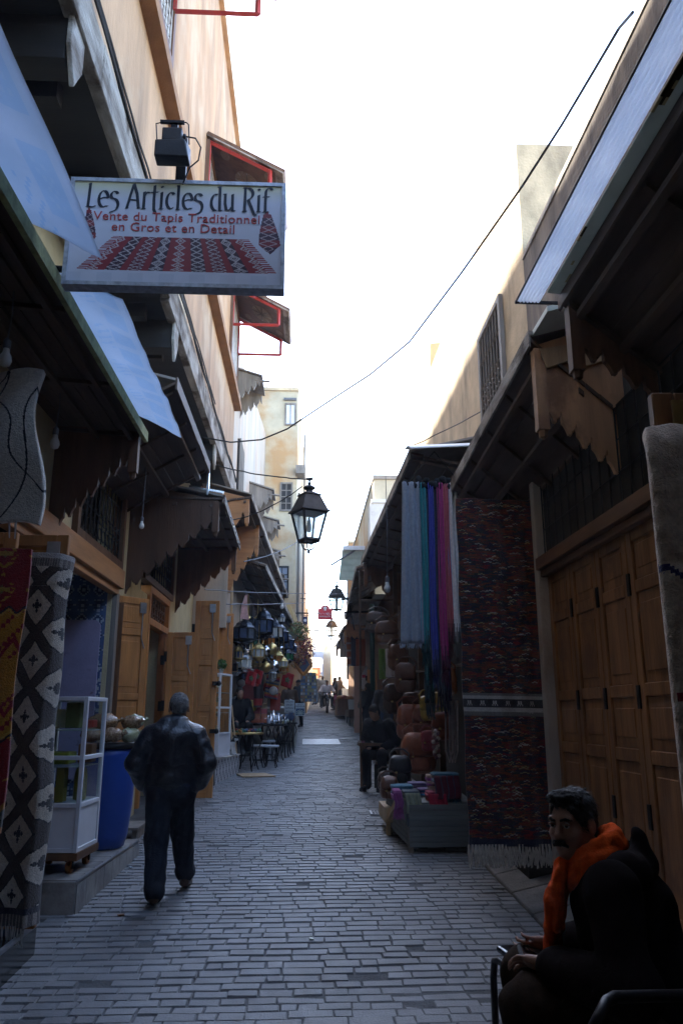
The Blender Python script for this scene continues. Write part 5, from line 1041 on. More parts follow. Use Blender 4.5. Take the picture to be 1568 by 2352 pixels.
# leather bags
def bag(loc, w_, d_, h_, col, lab, name='leather_bag', flap=True, strap=True, rz=0, grp='leather bags at the stall', tilt=0):
    t = thing(name, loc, lab, 'bag', grp); x, y, z = loc; R_ = Matrix.Rotation(rz, 3, 'Z') @ Matrix.Rotation(tilt, 3, 'Y')
    def tr(v): v = Vector(v); return Vector(loc)+R_ @ Vector((v.x*w_, v.y*d_, v.z*h_))
    def softp(c, d, e=.6, wob=.16):
        m = MB(); m.soft((0, 0, 0), (1, 1, 1), 0, 0, None, e, 22, 13); out = []
        for q in m.v:
            q = Vector(q); s_ = 1+wob*noise.noise(q*3.1+Vector(loc)*5); q = Vector((q.x*d[0]*(1.08-.28*(q.z+.5)), q.y*d[1]*(1.1-.35*(q.z+.5)), q.z*d[2]))*s_; out.append(tr(q+Vector(c)))
        m.v = [tuple(q) for q in out]; m.c = [col]*len(m.f); return m
    mb = softp((0, 0, .5), (1, 1, 1)); part(mb, 'body', M['leather'], t, smooth=True)
    if flap:
        mb = softp((0, -.12, .70), (1.04, .98, .62), .55, .12); mb.c = [tuple(q*.82 for q in col)]*len(mb.f); part(mb, 'flap', M['leather'], t, smooth=True)
        mb = softp((0, -.42, .22), (.62, .34, .34), .55, .1); mb.c = [tuple(q*.9 for q in col)]*len(mb.f); part(mb, 'pocket', M['leather'], t, smooth=True)
        mb = MB(); mb.tube([tr((-.22, -.60, .60)), tr((-.22, -.66, .3))], .008, 4, 0, tuple(q*.5 for q in col)); part(mb, 'buckle_strap', M['leather'], t); mb = MB(); mb.box(tr((-.22, -.66, .42)), (.028, .012, .022)); part(mb, 'buckle', M['brass'], t)
    if strap:
        mb = MB(); mb.tube([tr((.4, 0, .8)), tr((.45, .1, 1.05)), tr((.2, .1, 1.22)), tr((-.2, .1, 1.22)), tr((-.45, .1, 1.05)), tr((-.4, 0, .8))], .012, 5, 0, tuple(q*.7 for q in col)); part(mb, 'strap', M['leather'], t)
    return t
br_ = (.30, .085, .032); dkb = (.05, .025, .015); tan = (.30, .12, .05)
def P(px, py, Y): p = atY(px, py, Y); return (p.x, p.y, p.z)
bag(P(962, 1775, 10.6), .46, .3, .5, br_, 'large reddish brown leather backpack at the front of the bag heap')
bag(P(940, 1700, 11.2), .36, .26, .48, (.27, .075, .03), 'reddish brown leather backpack leaning behind the largest one')
bag(P(975, 1690, 11.0), .34, .26, .42, (.17, .05, .025), 'second reddish backpack squeezed in at the right of the heap')
bag(P(918, 1800, 10.3), .28, .24, .34, (.02, .018, .02), 'black glossy leather satchel with a white highlight at the heap')
bag(P(893, 1835, 10.0), .22, .3, .26, (.14, .055, .03), 'brown holdall at the street corner of the grey stall')
bag(P(885, 1815, 11.4), .22, .22, .25, dkb, 'small dark leather pouch under the seated trader')
for k, (px, py, Y, w_, h_, c, lb) in enumerate(((905, 1640, 11.5, .3, .42, dkb, 'dark leather bag hanging left of the scarves'), (930, 1590, 11.2, .3, .4, (.10, .04, .02), 'brown leather bag hanging just under the grey scarf'), (915, 1540, 12.5, .32, .4, (.14, .06, .03), 'mid brown satchel hanging beside the clear bulb'), (1010, 1660, 9.8, .26, .36, (.30, .19, .02), 'mustard yellow pouch hanging under the dark scarves'), (985, 1655, 9.9, .22, .3, (.36, .24, .03), 'yellow embroidered pouch hanging under the teal scarf'),
    (1030, 1600, 9.6, .22, .34, (.34, .10, .02), 'orange leather pouch hanging near the flat woven rug'), (1020, 1700, 9.5, .28, .32, (.20, .05, .02), 'rust leather bag hanging behind the folded shawls'), (1000, 1560, 10.4, .28, .34, (.12, .05, .03), 'brown shoulder bag high under the scarf stall'), (950, 1640, 11.3, .28, .3, (.09, .03, .02), 'dark brown purse hanging over the backpacks'), (890, 1480, 13.5, .4, .4, (.12, .05, .02), 'big brown bag hanging under the middle of the right awning'), (862, 1455, 14.5, .42, .4, dkb, 'big dark bag hanging at the street side of the right awning'), (985, 1725, 10.2, .18, .25, (.28, .04, .05), 'small red tasselled purse on the heap'))):
    bag(P(px, py, Y), w_, w_*.5, h_, c, lb, 'hanging_bag', rz=rnd(-.4, .4), tilt=rnd(-.15, .15), grp='bags hanging at the leather stall')
    mb = None
st2 = thing('stall_rack', (1.6, 10, 2.2), 'dark timber rack carrying the hanging bags behind the scarves', 'rack')
mb = MB()
for z in (2.15, 2.75, 3.3): mb.tube([(1.85, 8.7, z), (1.75, 16, z+.2)], .02, 5); 
for y in (9, 10.8, 12.6, 14.4, 16): mb.b2((1.80, y, gz(y)), (1.88, y+.08, 4.6))
for (x, y) in ((1.12, 16.2),): mb.tube([(x, y, gz(y)), (x, y, 4.5)], .025, 6)
for z in (3.3, 3.9): mb.tube([(1.12, 16.2, z), (1.9, 16.2, z)], .02, 5)
part(mb, 'timbers', M['wood_dark'], st2)
# woven strings, bead strands at the right of the stall
mb = MB()
for k in range(16): mb.ball((1.50+.03*math.sin(k*1.9), 9.25, 1.12+k*.019), .026, 6, 5, 0, (.45, .36, .30) if k % 2 else (.20, .09, .10))
tag(mb.build('bead_strand', M['paintattr'], loc=(1.5, 9.25, 1.1), smooth=True), 'bunch of pale and dark beads hanging over the right of the stall', 'beads')
mb = MB()
for k in range(3): mb.tube([(1.60+k*.04, 9.1, 1.75), (1.58+k*.045, 9.08, 1.2), (1.62+k*.03, 9.08, 1.08), (1.66+k*.03, 9.1, 1.2), (1.66+k*.04, 9.12, 1.75)], .011, 5, 0, (.30, .24, .22))
tag(mb.build('belt', M['leather'], loc=(1.62, 9.1, 1.4)), 'pale leather belts looped from the rack next to the rug', 'belt')
# shaggy rug at the right edge on an open leaf
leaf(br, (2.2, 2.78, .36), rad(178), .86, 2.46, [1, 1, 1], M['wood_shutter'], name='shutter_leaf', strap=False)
mh = MB()
for s_ in (-1, 1): mh.box((1.46+s_*.036, 2.745, 2.71), (.06, .012, .12))
mh.tube([(1.46, 2.735, 2.78), (1.46, 2.735, 2.66)], .01, 6); mh.tube([(1.48, 2.73, 2.68), (1.5, 2.725, 2.65)], .007, 5); part(mh, 'bolt', M['brass'], br)
SR = thing('shaggy_rug', (1.75, 2.7, .36), 'thick beige shaggy rug with blue, red and yellow marks hung at the right edge', 'rug')
def shag(u, v):
    t = u*1.1; e = .012*fbm(v*40, u*20)+.02*math.sin(v*6)
    if t < .1: a = t/.1; x, y = 1.275-.0*a+.03*(1-math.sin(a*1.57))+.0, 2.76-.1*a; x = 1.30-.035*math.sin(a*1.57)
    else: x, y = 1.265+(t-.1)*.95, 2.655+.01*math.sin(t*9)
    top = 2.62+.03*min(1, t*6)-.0; z = .4+(top-.4)*v
    if v > .94: q = (v-.94)/.06; y += .06*q*q; x += .02*q*q*(1-u)
    return (x+e*.5, y+e, z)
def shagcol(u, v):
    z = .4+2.25*v; x = u*1.1
    if abs(z-(2.13-.5*max(0, x-.10)-.25*x)) < .014 and x > .06: return (.03, .03, .13)
    if abs(z-(1.66-.62*max(0, x-.10))) < .02 and x > .1: return (.26, .015, .03)
    if z < 1.42 and x > .135+.05*math.sin(z*16)+.02: 
        d = x-.135-.05*math.sin(z*16)-.02
        return (.02, .02, .025) if d < .025 or (z > 1.34) else (.45, .27, .015)
    return mix((.58, .46, .36), (.74, .63, .52), .5+fbm(x*16, z*16))
grid(shag, 70, 190, shagcol, 'backing', M['rug'], SR, thick=.03)
random.seed(5); mb = MB()
for k in range(5200):
    u, v = random.random()**1.4, random.random(); p = Vector(shag(u, v)); q = .006; n_ = Vector((-.7 if u < .09 else -.1, -1, -.35)).normalized(); L = rnd(.02, .034); c = shagcol(u, v); c = tuple(a*rnd(.8, 1.15) for a in c); d = Vector((rnd(-1, 1), rnd(-.4, .4), rnd(-1, .5)))*.012
    s = Vector((rnd(-1, 1), 0, rnd(-1, 1))).normalized()*q
    mb.face([p-s, p+s, p+n_*L+d], 0, c)
o = mb.build('pile', M['rug'], SR, recalc=False)
SR2 = thing('shaggy_rug', (1.75, 3.2, .36), 'blue and cream shaggy rug heaped behind the seated man', 'rug')
def hp2(u, v): return (1.45+.85*u, 2.95+.75*v, .40+.42*math.sin(min(1, u*1.3)*1.5)*(1-.3*v)+.04*math.sin(u*9+v*7))
grid(hp2, 40, 40, lambda u, v: mix((.12, .14, .18), (.45, .44, .42), max(0, min(1, .5+1.6*fbm(u*9, v*9)))), 'backing', M['rug'], SR2, thick=.03)
mb = MB()
for k in range(3200):
    u, v = random.random(), random.random(); p = Vector(hp2(u, v)); s = Vector((rnd(-1, 1), rnd(-1, 1), 0)).normalized()*.008; c = mix((.10, .12, .17), (.50, .49, .47), max(0, min(1, .5+1.6*fbm(u*9, v*9)))); mb.face([p-s, p+s, p+Vector((rnd(-.02, .02), rnd(-.02, .0), .035))], 0, c)
mb.build('pile', M['rug'], SR2, recalc=False)
# ================================================================== LANTERN SHOP AND STALLS ON THE LEFT
random.seed(21)
ts2 = thing('tiled_step', (-1.6, 15, .4), 'low step faced with white tiles and dark zigzag lines under the far glass cabinet', 'step')
mb = MB(); mb.hexa([(-2.2, 14.2, .3), (-1.53, 14.2, .3), (-1.28, 16.1, .3), (-2.2, 16.1, .3), (-2.2, 14.2, .82), (-1.53, 14.2, .82), (-1.28, 16.1, .82), (-2.2, 16.1, .82)]); part(mb, 'block', M['slab'], ts2)
def zig(u, v):
    a = (u*4) % 1; return (.06, .07, .10) if abs(abs(a-.5)*2-v) < .07 or abs(abs(a-.5)*2-(1-v)) < .07 else (.55, .56, .58)
grid(lambda u, v: (-1.524+.25*u, 14.2+1.9*u, .42+.085*u+(.40-.085*u)*v), 80, 30, zig, 'tile_facing', M['paintattr'], ts2, smooth=False)
mb = MB(); mb.hexa([(-2.2, 14.19, .822), (-1.51, 14.19, .822), (-1.26, 16.11, .822), (-2.2, 16.11, .822), (-2.2, 14.19, .845), (-1.51, 14.19, .845), (-1.26, 16.11, .845), (-2.2, 16.11, .845)]); part(mb, 'tile_top', M['plaster_white'], ts2)
cab2, _ = cabinet((-1.62, 14.6, .848), .42, .62, 1.46, .40, 'slim white glass cabinet with shelves of pastries on the zigzag tiled step', rz=rad(-14), wheels=False)
for k in range(4):
    for q in range(3):
        z = .848+.45+.27*k+.02 if k else .848+.44
        mb = MB(); x, y = -1.60+.03*q-.06, 14.4+.2*q; z = .848+.42+(1.02)*(.0 if k == 0 else (k-.0)*.25)+.03
        mb.ball((x, y, z+.05), (.09, .08, .05), 9, 5, 0, random.choice([(.6, .54, .45), (.5, .36, .2), (.55, .46, .26), (.3, .18, .1)])); tag(mb.build('pastry_tray', CM, loc=(x, y, z), smooth=True), 'mound of pastries on a shelf of the slim far cabinet', 'pastry', 'pastries in the slim far cabinet')
def leafball(c, r, n, cols, size=.04, flat=1.):
    mb = MB()
    for _ in range(n):
        d = Vector((random.gauss(0, 1), random.gauss(0, 1), random.gauss(0, 1))).normalized()*r*random.random()**.45; d.z *= flat; p = Vector(c)+d
        a = Vector((rnd(-1, 1), rnd(-1, 1), rnd(-1, 1))).normalized()*size*rnd(.6, 1.2); b = a.orthogonal().normalized()*size*.45
        mb.face([p-a, p+b, p+a, p-b], 0, tuple(q*rnd(.6, 1.3) for q in random.choice(cols)))
    return mb
p = atY(508, 1548, 14.6); pt = thing('potted_herb', (p.x, p.y, 2.31), 'small bright green herb bunch standing on top of the slim far cabinet', 'plant')
part(leafball((p.x, p.y, 2.47), .10, 260, [(.03, .11, .015), (.02, .07, .012), (.05, .15, .03)], .03), 'leaves', M['cloth'], pt, recalc=False)
mb = MB(); mb.lathe([(.03, 2.31), (.042, 2.37), (.045, 2.4)], (p.x, p.y, 0), 10, 0, (.3, .3, .28)); mb.tube([(p.x, p.y, 2.38), (p.x+.01, p.y, 2.5)], .006, 5, 0, (.05, .1, .03)); part(mb, 'pot', CM, pt)
for k, (x0, x1, lb) in enumerate(((532, 546, 'left of two bare wooden poles leaning by the slim far cabinet'), (538, 552, 'right of two bare wooden poles leaning by the slim far cabinet'))):
    a, b = atY(x1-8, 1740, 15.9), atY(x0-6, 1630-10*k, 16.1); mb = MB(); mb.tube([a, b], .018, 6); tag(mb.build('wooden_pole', M['wood_light'], loc=a), lb, 'pole')
a, b = atY(522, 1720, 16.2), atY(533, 1345, 16.2); mb = MB(); mb.tube([a, b], .03, 6); tag(mb.build('shop_pole', M['wood_light'], loc=a), 'tall slender pole at the corner of the lantern shop', 'pole')
p = atY(592, 1782, 15.6); mb = MB(); mb.hexa([(p.x-.25, 15.2, gz(15.2)+.01), (p.x+.35, 15.3, gz(15.3)+.01), (p.x+.12, 15.75, gz(15.7)+.015), (p.x-.4, 15.6, gz(15.6)+.01)]+[(p.x-.25, 15.2, gz(15.2)+.03), (p.x+.35, 15.3, gz(15.3)+.03), (p.x+.12, 15.75, gz(15.7)+.03), (p.x-.4, 15.6, gz(15.6)+.035)]); tag(mb.build('cardboard', M['wood_light'], loc=p), 'flat piece of cardboard lying on the paving by the stools', 'cardboard')
# lanterns
MBK = mat('lantern_black', (.02, .024, .034), .25, .2, 10, .05, metal=.6, spec=.6)
def moroccan(loc, h, lab, mt, gl, grp, wdt=.36):
    t = thing('moroccan_lantern', loc, lab, 'lantern', grp); x, y, z = loc
    mb = MB(); r = h*wdt
    mb.lathe([(r*.15, 0), (r*.5, .04*h), (r*.62, .12*h), (r*.9, .16*h), (r, .2*h), (r, .23*h)], loc, 8); part(mb, 'base', mt, t)
    mb = MB(); mb.lathe([(r*.88, .232*h), (r*.9, .58*h)], loc, 8); part(mb, 'glass_panel', gl, t)
    mb = MB()
    for k in range(8):
        a = 2*math.pi*(k+.5)/8; mb.tube([(x+r*.93*math.cos(a), y+r*.93*math.sin(a), z+.23*h), (x+r*.93*math.cos(a), y+r*.93*math.sin(a), z+.585*h)], r*.08, 4)
    part(mb, 'ribs', mt, t)
    mb = MB(); mb.lathe([(r*1.0, .586*h), (r*1.06, .61*h), (r*.9, .63*h), (r*.74, .7*h), (r*.66, .78*h), (r*.4, .86*h), (r*.18, .89*h), (r*.2, .92*h), (r*.06, .95*h), (r*.04, 1.0*h)], loc, 8); mb.tube([(x, y, z+h), (x, y, z+h+rnd(.25, .5))], .006, 4); part(mb, 'dome', mt, t, smooth=False)
    return t
gdk = mat('glass_dark', (.03, .05, .10), .12, .3, 8, 0, spec=.8); gwh = mat('glass_milk', (.42, .44, .42), .2, .2, 6, 0, spec=.6); ggr = mat('glass_green', (.03, .14, .07), .15, .3, 8, 0, spec=.7); gam = mat('glass_amber', (.35, .13, .02), .15, .3, 8, 0, spec=.7)
bm_ = (MBK, gdk); lst = [
 (606, 1432, 17.2, 74, 'largest dark lantern, hung in the centre of the lantern shop', MBK, gdk, .30), (561, 1450, 16.8, 62, 'squat dark lantern with a pale paper tag, at the left of the lantern shop', MBK, gdk, .44), (578, 1443, 17.8, 58, 'dark lantern just right of the tagged squat one', MBK, gdk, .36),
 (632, 1448, 18.4, 56, 'dark lantern with a milky pane right of the largest one', MBK, gwh, .36), (643, 1458, 18.9, 56, 'dark domed lantern near the street edge of the shop', MBK, gdk, .36), (657, 1476, 19.8, 52, 'last dark lantern at the street edge, with a pale dome tip', MBK, gdk, .38), (588, 1475, 17.4, 38, 'dark lantern low under the tagged one', MBK, ggr, .36),
 (594, 1496, 17.0, 44, 'brass lantern with milky glass in the middle row', M['brass'], gwh, .34), (563, 1520, 16.9, 48, 'silver lantern with white panes low on the left', M['silver'], gwh, .34), (652, 1533, 18.6, 32, 'yellow brass lantern low near the flag', M['brass'], gam, .36), (580, 1508, 17.3, 30, 'tiny brass lantern under the middle row', M['brass'], gwh, .34), (548, 1500, 16.8, 40, 'slim brass lantern at the far left of the shop', M['brass'], gdk, .26), (640, 1510, 18.2, 34, 'amber brass lantern between two metal globes', M['brass'], gam, .36), (662, 1505, 19.6, 36, 'green glass lantern at the street edge', MBK, ggr, .36),
 (570, 1482, 17.0, 34, 'silver lantern tucked under the left dark lanterns', M['silver'], gdk, .34), (620, 1470, 18.0, 40, 'dark lantern over the brass globe', MBK, gam, .34), (670, 1488, 20.5, 34, 'small pale topped lantern nearest the flowers', M['silver'], gdk, .36), (550, 1462, 17.4, 44, 'dark lantern in the shade at the left post', MBK, gdk, .36), (626, 1550, 18.2, 30, 'silver lantern above the striped cloth', M['silver'], gwh, .34), (600, 1535, 17.6, 28, 'small brass lantern above the flags', M['brass'], ggr, .34)]
for px, py, Y, hp, lb, m1, m2, wd in lst:
    h = hp/F_*Y*1.02; c = atY(px, py, Y); moroccan((c.x, c.y, c.z-h*.5), h, lb, m1, m2, 'lanterns in the lantern shop', wd)
for px, py, Y, r, m_, lb in ((625, 1491, 17.6, 13, M['brass'], 'large ribbed brass globe lamp in the middle of the shop'), (611, 1495, 17.2, 10, M['silver'], 'silver globe lamp left of the large brass globe'), (611, 1533, 17.4, 12, M['brass'], 'brass globe lamp in the lower row'), (630, 1530, 17.8, 12, M['silver'], 'silver globe lamp in the lower row'), (645, 1490, 18.8, 8, M['silver'], 'small silver globe lamp near the dark street side lanterns'), (598, 1512, 17.6, 7, M['brass'], 'smallest brass globe lamp')):
    c = atY(px, py, Y); r = r/F_*Y; t = thing('globe_lamp', c, lb, 'lamp', 'metal globe lamps in the lantern shop')
    mb = MB(); mb.lathe([(max(.001, math.sin(math.pi*i/12))*r*(1.0 if i % 2 else .97), -math.cos(math.pi*i/12)*r) for i in range(13)], c, 16); part(mb, 'globe', m_, t, smooth=True)
    mb = MB(); mb.lathe([(r*.3, r*.97), (r*.28, r*1.1), (r*.05, r*1.2)], c, 8); mb.tube([c+Vector((0, 0, r*1.1)), c+Vector((0, 0, r+.4))], .005, 4); part(mb, 'cap', m_, t)
for k in range(22):
    px, py, Y = rnd(545, 668), rnd(1418, 1545), rnd(17.6, 20.5); h = rnd(26, 48)/F_*Y; c = atY(px, py, Y); moroccan((c.x-.15, c.y, c.z-h*.5), h, 'small lantern half hidden among the crowded hanging lanterns', random.choice([MBK, MBK, M['brass'], M['silver']]), random.choice([gdk, gwh, ggr, gam]), 'half hidden lanterns in the lantern shop', rnd(.28, .4))
for k in range(30):
    px, py, Y = rnd(545, 690), rnd(1555, 1660), rnd(18.4, 21); c = atY(px, py, Y); s_ = rnd(.05, .11); mb = MB()
    if k % 3 == 0: mb.lathe([(s_*.5, 0), (s_, s_*.8), (s_*.5, s_*1.8), (s_*.7, s_*2.2)], (c.x-.2, c.y, c.z), 10)
    elif k % 3 == 1: mb.lathe([(s_*1.5, 0), (s_*1.2, -.02), (.01, -.03)], (c.x-.2, c.y, c.z), 14, rot=Matrix.Rotation(-math.pi/2, 3, 'X'))
    else: mb.soft((c.x-.2, c.y, c.z), (s_*2, s_, s_*3), 0)
    mb.c = [random.choice([(.3, .04, .03), (.35, .25, .08), (.1, .08, .07), (.4, .38, .36), (.06, .09, .16), (.28, .14, .05)])]*len(mb.f); tag(mb.build('trinket', CM if k % 2 else M['metalattr'], loc=(c.x-.2, c.y, c.z), smooth=True), 'small ware on the crowded back wall of the lantern shop', 'trinket', 'small wares on the back wall of the lantern shop')
# flags
for k, (px, py, Y, w_, h_, sl, lb) in enumerate(((577, 1558, 16.9, .20, .28, .3, 'red flag with a green star, leftmost in the lantern shop'), (592, 1554, 17.1, .19, .28, .25, 'red flag with a green star, beside the leftmost one'), (660, 1562, 19.2, .26, .34, .35, 'red flag with a green star hung near the street'))):
    c = atY(px, py, Y); t = thing('flag', c, lb, 'flag', 'small red flags'); mb = MB()
    def fp(u, v): return Vector((c.x+(u-.5)*w_+sl*.2*(v-.5), c.y+.03*math.sin(u*7), c.z+(v-.5)*h_-sl*.25*(u-.5)))
    grid(lambda u, v: fp(u, v), 10, 10, lambda u, v: (.30, .015, .02), 'cloth', M['cloth'], t, thick=.004)
    for i in range(5):
        a0 = math.pi/2+i*4*math.pi/5; a1 = a0+4*math.pi/5; A, B = fp(.5+.24*math.cos(a0), .5+.2*math.sin(a0)), fp(.5+.24*math.cos(a1), .5+.2*math.sin(a1)); off = Vector((0, -.008, 0)); mb.tube([A+off, B+off], .010, 4)
    part(mb, 'star', mat('flag_green', (.03, .14, .06), .8, .1, 5, 0) if k == 0 else bpy.data.materials['flag_green'], t)
def simple(name, lab, cat, mb, m, loc, group=None, **k): return tag(mb.build(name, m, loc=loc, **k), lab, cat, group)
c = atY(562, 1395, 16.6); simple('pennant', 'pink patterned cloth pennant hanging at the front of the lantern shop', 'cloth', MB().prism([(c.x-.09, 16.6, c.z-.24), (c.x+.10, 16.58, c.z-.26), (c.x+.05, 16.6, c.z+.0), (c.x+.05, 16.6, c.z+.28), (c.x+.0, 16.6, c.z+.26), (c.x-.06, 16.6, c.z+.05)], (0, .012, 0)), mat('pink_cloth', (.50, .30, .29), .9, .25, 18, .2, 80), c)
c = atY(573, 1592, 17.2); mb = MB(); mb.lathe([(.20, 0), (.185, -.02), (.06, -.03), (.01, -.028)], c, 20, 0, (.22, .02, .02), rot=Matrix.Rotation(-math.pi/2, 3, 'X')); simple('painted_plate', 'dark red round plate standing at the back of the lantern shop', 'plate', mb, CM, c)
c = atY(576, 1622, 17.0); mb = MB(); mb.lathe([(.13, 0), (.12, -.02), (.03, -.03)], c, 18, 0, (.30, .20, .03), rot=Matrix.Rotation(-math.pi/2, 3, 'X')); simple('painted_plate', 'small yellow plate below the red round plate', 'plate', mb, CM, c)
c = atY(592, 1625, 17.0); mb = MB(); mb.lathe([(.10, 0), (.085, .1), (.08, .2), (.11, .42), (.115, .43)], c, 16, 0, (.03, .025, .03)); mb.lathe([(.09, .0), (.105, .18)], c, 16, 0, (.24, .02, .02)); simple('goblet_drum', 'dark and red goblet drum standing in the lantern shop', 'drum', mb, CM, c)
c = atY(590, 1660, 17.2); n = 0
for r in range(4):
    for k in range(3 if r < 3 else 2):
        x = c.x-.17+.125*k+rnd(-.01, .01); z = c.z+r*.095; mb = MB(); mb.b2((x, 17.1, z), (x+.12, 17.3, z+.09), 0, ((.32, .09, .05), (.34, .11, .05), (.30, .05, .06), (.36, .05, .07))[r]); n += 1
        simple('carton', ('orange', 'orange', 'red', 'bright red')[r]+' carton in '+('the bottom row', 'the second row', 'the third row', 'the top row')[r]+' of the carton stack', 'box', mb, CM, (x+.06, 17.2, z), 'red and orange cartons stacked in the lantern shop', bevel=.004)
# tables
def table(loc, r, h, lab, legs=4, col=None, name='round_table', curve=.06):
    t = thing(name, loc, lab, 'table', 'small iron tables of the lantern shop'); x, y, z = loc; mb = MB()
    mb.lathe([(r*.9, h-.03), (r, h-.025), (r, h), (r*.97, h+.012), (.01, h+.006)], loc, 22); part(mb, 'table_top', col or M['iron'], t)
    for k in range(legs):
        a = .5+2*math.pi*k/legs; d = Vector((math.cos(a), math.sin(a), 0)); b = Vector(loc); mb = MB()
        mb.tube([b+d*r*.82+Vector((0, 0, h-.03)), b+d*(r*.82+curve)+Vector((0, 0, h*.78)), b+d*r*.62+Vector((0, 0, h*.4)), b+d*r*.72+Vector((0, 0, h*.12)), b+d*r*.86+Vector((0, 0, -.01))], .014, 5); part(mb, 'leg', M['iron'], t)
    mb = MB(); mb.tube([(x+r*.6*math.cos(a), y+r*.6*math.sin(a), z+h*.4) for a in [q*math.pi/8 for q in range(17)]], .009, 4); part(mb, 'ring', M['iron'], t)
    return t
def G(px, py):
    d = ray(px, py); y = 12.
    for _ in range(400): y += .3*((EYE-0+d.z/d.y*y) > gz(y)) - .05*((EYE+d.z/d.y*y) <= gz(y)) if False else 0
    lo, hi = 3., 45.
    for _ in range(60):
        m_ = (lo+hi)/2
        if EYE+d.z/d.y*m_ > gz(m_): lo = m_
        else: hi = m_
    v = atY(px, py, lo); return Vector((v.x, v.y, gz(v.y)))
p = G(570, 1752); t1 = table((p.x+.05, 16.4, gz(16.4)), .34, .72, 'round tray table heaped with coloured beads, nearest in the lantern shop', col=M['brass'])
mb = MB()
for k in range(90): a, r_ = rnd(0, 6.28), .29*math.sqrt(random.random()); mb.ball((p.x+.05+r_*math.cos(a), 16.4+r_*math.sin(a), gz(16.4)+.735+rnd(.0, .05)), .03, 6, 4, 0, random.choice([(.03, .06, .16), (.02, .12, .10), (.30, .12, .02), (.02, .03, .08), (.2, .03, .02), (.05, .15, .08)]))
tag(mb.build('bead_heap', CM, loc=(p.x, 16.4, gz(16.4)+.73), smooth=True), 'heap of blue, green and orange beads on the round tray table', 'beads')
p = G(640, 1742); t2 = table((p.x-.12, 18.2, gz(18.2)), .32, .78, 'round iron table crowded with silver teapots and glasses')
q2 = (p.x-.12, 18.2, gz(18.2)+.79)
p3 = G(600, 1735); t3 = table((p3.x-.05, 18.0, gz(18)), .36, .80, 'round iron table with blue painted cups behind the stools'); q3 = (p3.x-.05, 18.0, gz(18)+.81)
p4 = G(667, 1722); t4 = table((p4.x-.08, 19.9, gz(19.9)), .26, .72, 'small round iron table with greenish glasses beside the spice signs'); q4 = (p4.x-.08, 19.9, gz(19.9)+.73)
def pot(c, s, m, lab, nm='teapot', grp='silver tea things on the iron table'):
    t = thing(nm, c, lab, nm, grp); mb = MB(); mb.lathe([(.03*s, 0), (.06*s, .015*s), (.072*s, .06*s), (.05*s, .12*s), (.035*s, .145*s), (.012*s, .18*s), (.014*s, .195*s), (.003*s, .205*s)], c, 12); part(mb, 'body', m, t, smooth=True)
    mb = MB(); x, y, z = c; mb.tube([(x+.06*s, y, z+.05*s), (x+.11*s, y, z+.08*s), (x+.13*s, y, z+.14*s)], [.016*s, .011*s, .007*s], 6); mb.tube([(x-.06*s, y, z+.1*s), (x-.11*s, y, z+.1*s), (x-.11*s, y, z+.05*s), (x-.07*s, y, z+.03*s)], .007*s, 5); part(mb, 'spout', m, t, smooth=True)
for k in range(7):
    a = k*.9; r_ = .0 if k == 0 else .2
    pot((q2[0]+r_*math.cos(a), q2[1]+r_*math.sin(a), q2[2]), 1.5 if k == 0 else 1.1, M['silver'], 'silver teapot '+('in the middle of' if k == 0 else 'among the glasses on')+' the crowded iron table')
def glassware(c, n, R_, lab, grp, cols, m_, h=.09, r=.032):
    for k in range(n):
        a, rr = rnd(0, 6.28), R_*math.sqrt(random.random()); x, y = c[0]+rr*math.cos(a), c[1]+rr*math.sin(a); mb = MB(); mb.lathe([(r*.8, 0), (r*.78, h*.2), (r, h), (r*.9, h), (r*.7, h*.25), (.002, h*.2)], (x, y, c[2]), 9, 0, random.choice(cols)); tag(mb.build('cup', m_, loc=(x, y, c[2]), smooth=True), lab, 'cup', grp)
MT = M['metalattr']
glassware(q2, 14, .29, 'shiny silver tea glass on the crowded iron table', 'silver glasses on the crowded iron table', [(.7, .7, .72), (.5, .55, .6), (.5, .42, .2)], MT)
glassware((q2[0]+.0, q2[1], q2[2]+.10), 8, .2, 'shiny silver cup stacked above the silver tea glasses', 'stacked silver cups', [(.7, .7, .72), (.5, .55, .6)], MT)
glassware(q3, 16, .31, 'blue and white painted cup on the iron table behind the stools', 'painted cups on the table behind the stools', [(.10, .12, .30), (.35, .36, .42), (.24, .20, .26), (.06, .08, .2)], CM, .11, .05)
glassware(q4, 7, .2, 'pale green tea glass on the small table by the signs', 'green glasses on the small table', [(.40, .45, .2), (.5, .52, .45)], MT)
p5 = G(566, 1705); mb = MB(); mb.b2((p5.x-.35, 17.6, gz(17.6)), (p5.x+.15, 18.1, gz(17.6)+.92)); tag(mb.build('display_box', M['wood_dark'], loc=(p5.x, 17.8, gz(17.6))), 'dark display box under the silver figures in the lantern shop', 'box')
for k in range(9):
    c = (p5.x-.3+.05*k, 17.7+rnd(0, .3), gz(17.6)+.925); pot(c, rnd(.7, 1.1), M['silver'], 'small silver pot in the cluster at the left of the lantern shop', 'pot', 'small silver pots at the left of the lantern shop')
p6 = G(650, 1735); t6 = table((p6.x-.02, 19.0, gz(19)), .22, .74, 'tall narrow iron table between the teapots and the green glasses')
glassware((p6.x-.02, 19.0, gz(19)+.75), 9, .18, 'silver glass on the tall narrow iron table', 'silver glasses on the tall narrow table', [(.7, .7, .72), (.5, .55, .6)], M['metalattr'])
